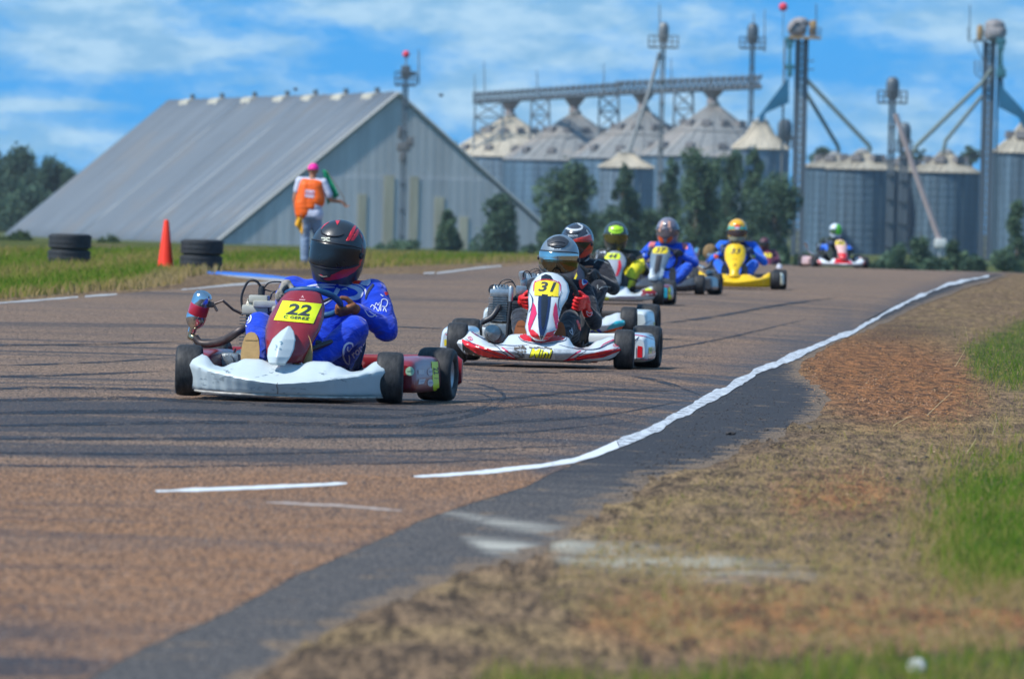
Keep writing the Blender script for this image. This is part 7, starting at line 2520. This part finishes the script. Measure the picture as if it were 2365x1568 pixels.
    lay('patch_star', body, [pg(star(1430, 668, 24))], P('star_blue', (.02, .05, .30), .6), body, .0064, cv, .3)
    lay('sleeve_star', body, [stroke2d([(1440, 936), (1466, 960), (1496, 956), (1480, 990), (1452, 976), (1440, 936)], 5, L=10), stroke2d([(1424, 930), (1440, 936)], 5, L=10)], P('patch_white', (.62, .68, .78)), body, .003, cv, .3)
    lay('knee_star', body, [stroke2d([(1300, 1104), (1306, 1140), (1310, 1166), (1292, 1150), (1280, 1132), (1300, 1128), (1306, 1140)], 5, L=10)], P('patch_white', (.62, .68, .78)), body, .003, cv, .3)
    lay('neck_stripe', body, [stroke2d([(1340, 560), (1376, 585), (1420, 616)], [20, 30, 16], L=14)], P('lime_cloth', (.55, .58, .03), .7, var=.3, vs=20), body, .003, cv, .3)
    lay('elbow_piping', body, [stroke2d([(1470, 640), (1510, 670), (1530, 720), (1532, 740)], [6, 12, 12, 4], L=14)], P('pale_piping', (.40, .50, .32), .7), body, .003, cv, .3)
    lay('red_trim', body, [stroke2d([(1350, 1030), (1380, 1100), (1410, 1150)], [16, 30, 10], L=14)], gred, body, .003, cv, .3)
    # ---------------------------------------------------------------- driver behind
    wred = P('pearl_helmet', (.035, .04, .055), .25, coat=.8, var=.1)
    body, hm = driver(k3, 'driver in black suit with red, white and black helmet behind the silver helmet', suit('black_suit', (.016, .018, .026)),
                      dict(lean=.04, shz=.575, shy=.24, sw=.20, head=(.028, .20, .790), elbows=((-.30, .10, .38), (.345, .10, .40)), grip=(160, 18), glove=BLACK(), sole=BLACK(), hrot=(-14, 6, 3), hs=1.03,
                           shell=wred, visor=visor_mat('dark_visor', (.010, .011, .013)), folds=.006, vz=(-.085, .020)))
    red = P('orange_red_paint', (.70, .035, .012), .3, coat=.6); wh = P('helmet_white', (.62, .66, .68), .3, coat=.6)
    lay('white_ring', hm, [stroke2d([(1200, 196), (1240, 160), (1290, 175), (1350, 178), (1395, 165), (1398, 140), (1360, 122)], [10, 20, 16, 16, 16, 14, 6], L=14)], wh, hm, .0016, cv, .3)
    lay('white_crown', hm, [stroke2d([(1225, 145), (1270, 120), (1330, 114), (1380, 122)], [4, 8, 8, 4], L=14)], wh, hm, .0016, cv, .3)
    lay('red_band', hm, [pg([(1316, 268), (1400, 262), (1450, 240), (1478, 226), (1496, 280), (1470, 290), (1420, 288), (1330, 288)]), pg([(1496, 290), (1506, 340), (1486, 390), (1430, 430), (1378, 444), (1374, 424), (1430, 400), (1466, 366), (1480, 300)])], red, hm, .005, cv, .3)
    lay('white_band', hm, [stroke2d([(1340, 262), (1400, 250), (1450, 226), (1470, 214)], [4, 10, 12, 8], L=14), stroke2d([(1366, 500), (1420, 480), (1470, 440)], [14, 18, 8], L=14), stroke2d([(1440, 180), (1466, 220), (1494, 270)], [6, 10, 6], L=14)], wh, hm, .003, cv, .3)
    lay('brow_text', hm, [xf(text2d('RALTO', 22, .5, 0, 8, 1.2), 1314, 234, 1.0, 0)], wh, hm, .003, cv, .3)
    lay('chest_text', body, [stroke2d([(1400, 540), (1440, 528), (1506, 524)], [6, 18, 14], L=14)], P('orange_text', (.5, .16, .07), .7), body, .003, cv, .3)
    lay('piping', body, [stroke2d([(1515, 490), (1550, 462), (1600, 474), (1650, 500)], [7, 5, 5, 4], L=14), stroke2d([(1560, 740), (1600, 715), (1670, 716)], 5, L=14), stroke2d([(1545, 700), (1550, 730)], 5, L=12)], P('pale_cloth', (.45, .47, .46), .8), body, .003, cv, .3)
    # ---------------------------------------------------------------- the field behind
    kg, kd, ky, kl, kp = far
    blk = suit('black_suit', (.016, .018, .026))
    pgl = lambda pts: subdiv_mesh2d([pts], .02)
    tot = lambda hm, dx=0: conv_local(hm.matrix_world, y0=-1.0)
    mixed = suit('black_yellow_suit', (.028, .028, .022), .3)
    b1, h1 = driver(kg, 'driver in black and yellow suit with dark helmet topped by a lime flash', mixed,
                    dict(lean=.03, shz=.56, sw=.20, head=(.0, .16, .80), glove=BLACK(), sole=BLACK(), shell=P('dark_olive_helmet', (.05, .06, .05), .3, coat=.6), visor=visor_mat('olive_visor', (.13, .12, .03), .1, .6), hrot=(4, 12, 0), hs=1.06, elbows=((-.34, .06, .36), (.36, .02, .38)), voxel=.014, hv=.006))
    lime = P('lime_paint', (.42, .75, .01), .35, coat=.4)
    cl = tot(h1)
    lay('lime_flash', h1, [pgl([(-.085, .06), (-.05, .04), (0, .03), (.05, .04), (.085, .06), (.075, .10), (.04, .095), (.02, .12), (-.02, .12), (-.04, .095), (-.075, .10)])], lime, h1, .003, cl, .4)
    cl2 = conv_local(kg['M'], y0=-1.6)
    lay('yellow_panel', b1, [pgl([(.10, .36), (.20, .30), (.30, .28), (.36, .40), (.33, .52), (.24, .50), (.16, .46)]), pgl([(.17, .10), (.28, .12), (.30, .26), (.2, .28)]), pgl([(-.30, .34), (-.24, .3), (-.22, .44), (-.3, .48)])], P('suit_yellow', (.62, .56, .01), .7, var=.3, vs=20), b1, .006, cl2, .5)
    lay('white_panel', b1, [pgl([(-.22, .50), (-.10, .55), (-.12, .60), (-.22, .58)])], P('patch_white', (.62, .68, .78)), b1, .006, cl2, .5)

    bs = suit('mid_blue_suit', (.010, .085, .56))
    b2, h2 = driver(kd, 'driver in bright blue suit with grey and orange helmet behind the dark kart panel', bs,
                    dict(lean=.03, shz=.60, sw=.235, head=(.01, .18, .835), glove=BLACK(), sole=BLACK(), shell=P('grey_lilac_helmet', (.17, .16, .20), .3, coat=.6, var=.3, vs=14), visor=visor_mat('grey_visor', (.15, .13, .15), .1, .4), hrot=(-4, 8, 0), hs=1.12, elbows=((-.36, .06, .40), (.40, .02, .40)), knees=((-.28, -.18, .36), (.33, -.18, .34)), ankles=((-.2, -.5, .14), (.2, -.5, .14)), voxel=.014, hv=.006, folds=.006))
    cl = tot(h2)
    org = P('bright_orange', (.80, .10, .01), .35, coat=.4); pk = P('salmon', (.66, .36, .26), .4, coat=.4)
    lay('orange_chin', h2, [pgl([(-.09, -.07), (-.03, -.10), (-.02, -.155), (-.06, -.15), (-.09, -.11)]), pgl([(.09, -.07), (.03, -.10), (.02, -.155), (.06, -.15), (.09, -.11)])], org, h2, .007, cl, .4)
    lay('salmon_stripe', h2, [pgl([(-.07, .04), (-.04, .04), (-.03, .12), (-.055, .11)]), pgl([(.07, .04), (.04, .04), (.03, .12), (.055, .11)]), pgl([(-.085, -.0), (-.06, -.02), (-.055, .03), (-.08, .03)]), pgl([(.085, -.0), (.06, -.02), (.055, .03), (.08, .03)])], pk, h2, .007, cl, .4)
    cl2 = conv_local(kd['M'], y0=-1.6)
    lay('shoulder_patch', b2, [pgl([(-.24, .60), (-.17, .58), (-.15, .66), (-.22, .66)]), pgl([(.22, .58), (.29, .58), (.27, .65), (.20, .66)])], P('patch_pink', (.66, .16, .16), .6), b2, .006, cl2, .5)

    bc = suit('blue_suit_bright', (.012, .12, .62))
    b3, h3 = driver(ky, 'driver in blue and navy suit with yellow, orange and teal helmet', bc,
                    dict(lean=.015, shz=.60, sw=.22, head=(.01, .18, .83), glove=P('glove_navy', (.03, .05, .12), .6), sole=BLACK(), shell=P('yellow_helmet', (.80, .42, .01), .3, coat=.6), visor=visor_mat('brown_visor', (.05, .03, .03), .1), hrot=(0, 6, 0), hs=1.06, elbows=((-.36, .06, .38), (.40, .02, .38)), knees=((-.24, -.18, .34), (.26, -.18, .34)), voxel=.014, hv=.006, vz=(-.085, .000)))
    cl = tot(h3)
    lay('teal_band', h3, [pgl([(-.128, .0), (-.10, .04), (-.05, .055), (0, .06), (.05, .055), (.10, .04), (.128, .0), (.12, .02), (.10, .012), (.05, .02), (-.05, .02), (-.10, .012)]), pgl([(-.13, -.02), (-.09, .07), (-.11, .06), (-.135, 0)]), pgl([(.13, -.02), (.09, .07), (.11, .06), (.135, 0)])], P('teal_paint', (.04, .42, .36), .4), h3, .004, cl, .4)
    lay('red_spot', h3, [pgl([(-.04, .04), (.04, .04), (.03, .075), (0, .085), (-.03, .075)])], P('spot_red', (.72, .06, .01), .4), h3, .006, cl, .4)
    lay('white_brow', h3, [pgl([(-.03, .015), (.03, .015), (.025, .045), (-.025, .045)])], P('brow_white', (.62, .58, .7), .4), h3, .007, cl, .4)
    lay('grey_chin', h3, [pgl([(-.10, -.15), (.10, -.15), (.12, -.095), (0, -.11), (-.12, -.095)])], P('chin_grey', (.36, .34, .22), .4), h3, .004, cl, .4)
    cl2 = conv_local(ky['M'], y0=-1.6)
    lay('navy_yoke', b3, [pgl([(-.16, .50), (.16, .50), (.22, .56), (.10, .66), (-.10, .66), (-.22, .56)])], P('navy_cloth', (.012, .02, .07), .7), b3, .006, cl2, .5)
    lay('lime_cuff', b3, [pgl([(.22, .44), (.27, .42), (.28, .47), (.23, .48)])], lime, b3, .006, cl2, .5)
    lay('orange_cuff', b3, [pgl([(-.30, .42), (-.24, .40), (-.24, .46), (-.3, .47)])], org, b3, .006, cl2, .5)

    b4, h4 = driver(kl, 'driver in dark suit with white and green helmet in the farthest clear kart', suit('dark_green_suit', (.022, .035, .028)),
                    dict(lean=-.02, shz=.58, sw=.20, head=(.03, .20, .815), glove=P('glove_navy', (.03, .05, .12)), sole=BLACK(), shell=P('white_helmet', (.66, .72, .78), .3, coat=.6), visor=visor_mat('green_visor', (.05, .12, .06), .1), hrot=(4, 6, -4), hs=1.0, elbows=((-.36, .06, .38), (.36, .02, .38)), voxel=.018, hv=.008))
    cl = tot(h4)
    lay('green_flash', h4, [pgl([(-.03, -.08), (.05, -.10), (.12, -.04), (.115, .03), (.07, .105), (.0, .125), (-.02, .02)])], P('bright_green', (.10, .52, .04), .4), h4, .007, cl, .4)
    cl2 = conv_local(kl['M'], y0=-1.6)
    lay('blue_sleeve', b4, [pgl([(-.36, .36), (-.24, .36), (-.20, .50), (-.30, .50)]), pgl([(.20, .40), (.32, .40), (.28, .54), (.18, .56)])], P('sleeve_blue', (.01, .12, .6), .6), b4, .006, cl2, .5)
    b5, h5 = driver(kp, 'dimly seen driver in maroon suit behind the yellow kart driver', suit('maroon_suit', (.12, .022, .06)),
                    dict(lean=0, shz=.58, sw=.20, head=(-.05, .20, .81), glove=BLACK(), sole=BLACK(), shell=P('maroon_helmet', (.10, .03, .045), .4), visor=visor_mat('dark_visor', (.010, .011, .013)), hrot=(0, 6, 0), hs=1.0, voxel=.018, hv=.008))


def hand(parent, wrist, d, spread, mat, s=1.0, curl=35, name='hand', side=1, down=None):
    """open relaxed hand: d points along the fingers, spread across the palm"""
    wrist = Vector(wrist); d = Vector(d).normalized(); x = Vector(spread); x = (x - d * x.dot(d)).normalized(); n = d.cross(x).normalized()
    P_ = lambda a, b, c: wrist + (d * a + x * b + n * c) * s
    caps = []
    for b in (-.028, -.01, .01, .028): caps.append((P_(.01, b * .7, 0), .016 * s, P_(.085, b, 0), .012 * s))
    for b, L in ((-.031, .058), (-.0105, .075), (.0105, .080), (.031, .068)):
        p = P_(.085, b, 0); a = R(curl * .4)
        for k, f in enumerate((.42, .32, .26)):
            q = p + (d * math.cos(a) + n * math.sin(a)) * L * f * s
            caps.append((p, (.0095 - .001 * k) * s, q, (.0088 - .001 * k) * s)); p = q; a += R(curl * .7)
    caps += [(P_(.02, .025 * side, 0), .014 * s, P_(.055, .050 * side, .012), .011 * s), (P_(.055, .050 * side, .012), .011 * s, P_(.085, .056 * side, .022), .009 * s)]
    return flesh(name, caps, mat, parent, .005 * s, 2)


def build_marshal():
    D = 158.0
    base = at(704, 612, D)
    z0 = terr(base.x, D)
    T = Matrix.Translation((base.x, D, z0))
    H = 1.0
    skin = P('skin', (.36, .17, .10), .6, var=.1)
    shirt = P('white_shirt', (.56, .58, .70), .8, var=.1, vs=8, bump=.6, bs=14)
    jean = P('pale_jeans', (.20, .27, .38), .85, var=.25, vs=5, bump=.7, bs=16)
    vest = P('orange_vest', (.95, .13, .001), .6, var=.08, vs=5, bump=.5, bs=12)
    # seen from behind, faces away (+y), weight on the left leg
    hipc = Vector((.07, 0, .92)); sh = Vector((.08, .02, 1.44)); hd = Vector((.105, .03, 1.615))
    shL, shR = sh + Vector((-.20, 0, 0)), sh + Vector((.20, .0, -.02))
    elL, haL = Vector((-.20, .02, 1.13)), Vector((-.165, .03, .90))
    elR, haR = Vector((.42, .02, 1.13)), Vector((.60, .10, 1.10))
    kL, aL = Vector((-.01, .02, .50)), Vector((-.0, -.02, .09))
    kR, aR = Vector((.22, .08, .50)), Vector((.26, .02, .09))
    caps = [(hipc + Vector((-.06, 0, 0)), .125, sh + Vector((-.06, 0, -.14)), .12), (hipc + Vector((.06, 0, 0)), .125, sh + Vector((.06, 0, -.14)), .12), (shL, .062, shR, .062),
            (sh, .06, hd + Vector((0, 0, -.07)), .055), (hd + Vector((0, .01, -.06)), .062, hd + Vector((0, .015, .0)), .082), ('s', hd + Vector((0, .005, .02)), (.076, .095, .10)),
            (shL, .052, elL, .042), (elL, .042, haL, .028), (shR, .052, elR, .042), (elR, .042, haR, .028),
            (hipc + Vector((-.08, 0, -.03)), .085, kL, .058), (kL, .056, aL, .038), (hipc + Vector((.08, 0, -.03)), .085, kR, .058), (kR, .056, aR, .038)]
    body = flesh('person', caps, skin, None, .014, 3)
    body.matrix_world = T
    bpy.context.view_layer.update()
    tag(body, 'marshal in orange vest and pink cap standing with green and yellow flags', 'person')
    # face details on the far side, ears
    mb = MB()
    for s in (-1, 1): mb.sphere(hd + Vector((s * .078, .0, 0)), (.012, .022, .032), 8, 6)
    mb.sphere(hd + Vector((0, .10, -.005)), (.014, .02, .022), 8, 6)
    mb.build('ear', skin, body, 60)
    mb = MB()
    for s in (-1, 1): mb.sphere(hd + Vector((s * .032, .088, .02)), (.013, .010, .008), 8, 6)
    mb.build('eye', P('eye', (.05, .04, .03), .3), body, 60)
    mb = MB(); mb.tube([hd + Vector((-.025, .088, -.048)), hd + Vector((0, .096, -.048)), hd + Vector((.025, .088, -.048))], [.003, .006, .003], 6); mb.build('mouth', P('lip', (.4, .12, .10), .5), body)
    flesh('shirt', [(shL + Vector((-.0, 0, 0)), .072, shL.lerp(elL, .55), .060), (shR, .074, shR.lerp(elR, .72), .066), (shL, .070, shR, .070), (hipc + Vector((-.07, 0, .10)), .132, sh + Vector((-.06, 0, -.13)), .126), (hipc + Vector((.07, 0, .10)), .136, sh + Vector((.06, 0, -.13)), .126),
                    (hipc + Vector((-.07, 0, -.04)), .140, hipc + Vector((.08, 0, -.04)), .145), (hipc + Vector((.0, 0, .06)), .145, sh + Vector((0, 0, -.2)), .13)], shirt, body, .014, 3, folds=.006)
    flesh('trousers', [(hipc + Vector((-.06, 0, -.06)), .137, hipc + Vector((.07, 0, -.06)), .137), (hipc + Vector((-.075, 0, -.09)), .112, kL, .080), (kL, .080, aL + Vector((0, 0, .02)), .072), (hipc + Vector((.085, 0, -.09)), .112, kR, .080), (kR, .080, aR + Vector((0, 0, .02)), .072)], jean, body, .014, 3, folds=.008)
    v = flesh('vest', [(shL + Vector((.055, 0, -.02)), .082, shR + Vector((-.055, 0, -.02)), .082), (sh + Vector((-.09, 0, -.10)), .136, hipc + Vector((-.115, 0, .12)), .150), (sh + Vector((.07, 0, -.10)), .136, hipc + Vector((.09, 0, .22)), .140), (hipc + Vector((-.115, 0, .12)), .155, hipc + Vector((-.10, 0, -.01)), .155), (sh + Vector((0, 0, -.10)), .140, hipc + Vector((0, 0, .10)), .155), (sh + Vector((.05, 0, -.10)), .142, hipc + Vector((.10, 0, .20)), .150), (sh + Vector((-.13, 0, -.06)), .09, sh + Vector((.13, 0, -.06)), .09)], vest, body, .013, 3, folds=.006)
    bpy.context.view_layer.update()
    cv = pxconv(720, 400, 4.75)
    pg = lambda pts: subdiv_mesh2d([pts], 20)
    lay('back_patch', v, [pg([(425, 490), (540, 500), (532, 594), (416, 582)])], P('vest_patch', (.78, .62, .72), .6), v, .006, cv, .4)
    lay('patch_print', v, [xf(text2d('CLC', 52, 2, 0, 20, 1.1), 480, 540, 1.0, 4)], P('vest_print', (.50, .05, .10), .6), v, .010, cv, .4)
    mb = MB()
    mb.grid(lambda u, w: hd + Vector((.098 * math.cos(2 * math.pi * u) * math.cos(w * math.pi / 2), .112 * math.sin(2 * math.pi * u) * math.cos(w * math.pi / 2) + .0, .025 + .105 * math.sin(w * math.pi / 2))), 24, 8, wrap_u=True)
    mb.prism([(-.06, .08), (.06, .08), (.07, .14), (.03, .175), (-.03, .175), (-.07, .14)], lambda x, y: hd + Vector((x, y, .03)), lambda x, y: hd + Vector((x, y, .038)))
    mb.build('cap', P('pink_cap', (.85, .012, .30), .6, var=.06), body, 60)
    for a in (aL, aR):
        mb = MB()
        flesh('shoe', [(a + Vector((0, -.03, -.045)), .042, a + Vector((0, .13, -.05)), .036)], P('shoe_grey', (.07, .09, .12), .7), body, .01, 2)
    hand(body, haL, (.02, .03, -1), (0, 1, 0), skin, curl=60)
    hand(body, haR, (.7, .1, -.75), (.3, 1, .2), skin, curl=50)
    # flags are things held in the hands
    def flag(name, label, cloth, pole, col):
        root = empty(name, (0, 0, 0), label=label, cat='flag')
        root.matrix_world = T
        bpy.context.view_layer.update()
        mb = MB(); mb.tube(pole, .008, 6); mb.build('pole', P('flag_pole', (.20, .14, .10), .6), root)
        mb = MB()
        def fn(u, v):
            (a, b, c, d) = [Vector(p) for p in cloth]
            p = a.lerp(b, u).lerp(d.lerp(c, u), v)
            return p + Vector((0, .02 * math.sin(9 * u + 3 * v), 0))
        mb.grid(fn, 10, 10)
        solidify(mb.build('cloth', col, root, 60), .004)
    q = lambda x, y: (lambda p: (p.x - base.x, 0, p.z - z0))(at((720 + x / 4.75) * .8711, (400 + y / 4.75) * .8711, D))
    def Q(x, y, dy): a = q(x, y); return (a[0], dy, a[2])
    flag('green_flag', 'green flag held behind the raised right side of the marshal', (Q(640, 235, .16), Q(690, 250, .16), Q(852, 560, .14), Q(700, 680, .15)), [Q(922, 700, .10), Q(908, 590, .10), Q(690, 240, .16)], P('green_cloth', (.002, .26, .13), .7))
    flag('yellow_flag', 'yellow flag hanging from the marshal left hand', (Q(320, 838, -.2), Q(392, 846, -.2), Q(398, 1065, -.2), Q(298, 930, -.2)), [Q(372, 790, -.19), Q(390, 1070, -.19)], P('yellow_cloth', (.78, .36, .002), .7))


def build_corner_props():
    D = 141
    p = at(382, 622, D); z = terr(p.x, D)
    s = FPX / D
    root = empty('traffic_cone', (p.x, D, z), label='bright orange traffic cone between the two tyre stacks', cat='traffic cone')
    h = 115 / s; r = 20.5 / s
    m = P('cone_orange', (.98, .035, .002), .45, var=.08, vs=3, wear=(.12, .03, .03), wearamt=-.02, ws=5)
    mb = MB(); mb.lathe([(r * .96, .03), (r * .9, .06), (r * .30, h * .96), (r * .22, h), (.0, h)], seg=32); mb.build('cone_body', m, root, 40)
    mb = MB(); mb.box((0, 0, .016), (r * 2.1, r * 2.1, .032), bev=.008); mb.build('base', P('cone_base', (.62, .05, .01), .6), root)
    lb = (('lower tyre of the left stack', 'upper tyre of the left stack'), ('lower tyre of the stack right of the cone', 'upper tyre of the stack right of the cone'))
    tm = P('road_tyre', (.030, .034, .040), .8, var=.3, vs=5, bump=.8, bs=40)
    for i, (u, v, D, w) in enumerate(((159, 617, 146, 97), (464, 628, 141, 97))):
        s = FPX / D
        p = at(u, v, D); z = terr(p.x, D)
        R0 = w / 2 / s; hh = 36 / s
        for k in range(2):
            root = empty('car_tyre', (p.x + .01 * k, D, z + hh * k), label='worn black car tyre, ' + lb[i][k], cat='tyre', group='car tyres stacked at the corner')
            mb = MB()
            h = hh / 2
            mb.lathe([(R0 * .56, -h * .8), (R0 * .62, -h * .97), (R0 * .86, -h * .99), (R0 * .955, -h * .86), (R0, -h * .62), (R0, h * .62), (R0 * .955, h * .86), (R0 * .86, h * .99), (R0 * .62, h * .97), (R0 * .56, h * .8), (R0 * .60, 0)], (0, 0, h), seg=48, closed=True)
            mb.build('carcass', tm, root, 50)
            mb = MB()
            for q in range(44):
                a = 2 * math.pi * q / 44
                for zz in (-.36, 0, .36):
                    mb.box((math.cos(a + zz * .1) * (R0 + .002), math.sin(a + zz * .1) * (R0 + .002), h + zz * hh * .9 * .9), (.012, .050 * R0 / .33, hh * .20), a)
            mb.build('tread', tm, root, 30)
            root.rotation_euler = (0, 0, .5 * k)
    # little white marker beside the far karts
    p = at(1800, 613, 188)
    root = empty('marker_post', (p.x, 188, terr(p.x, 188)), label='small white marker standing on the track edge right of the yellow kart', cat='marker')
    mb = MB(); mb.lathe([(.05, 0), (.06, .02), (.05, .07), (.03, .10), (0, .11)], seg=16); mb.build('marker', P('marker_white', (.60, .60, .68), .6), root)

build_ground()
build_grass()
build_debris()
build_crumbs()
build_warehouse()
build_silos()
build_towers()
build_trees()
build_birds()
build_corner_props()
K22 = kart_22()
K31 = kart_31()
K3 = kart_behind()
FAR = far_karts()
build_people(K22, K31, K3, FAR)
build_marshal()

# ================================================================== AIR
def build_haze():
    mb = MB(); mb.box((0, 1400, 24.0), (2600, 3400, 62.0))
    m, n = newmat('thin_air_haze')
    v = n.node('ShaderNodeVolumePrincipled', {'Color': (.80, .88, .96, 1), 'Density': .00006, 'Anisotropy': .25})
    o = n.node('ShaderNodeOutputMaterial')
    m.node_tree.links.new(v.outputs[0], o.inputs['Volume'])
    tag(mb.build('haze', m, None, 0), kind='stuff')


build_haze()
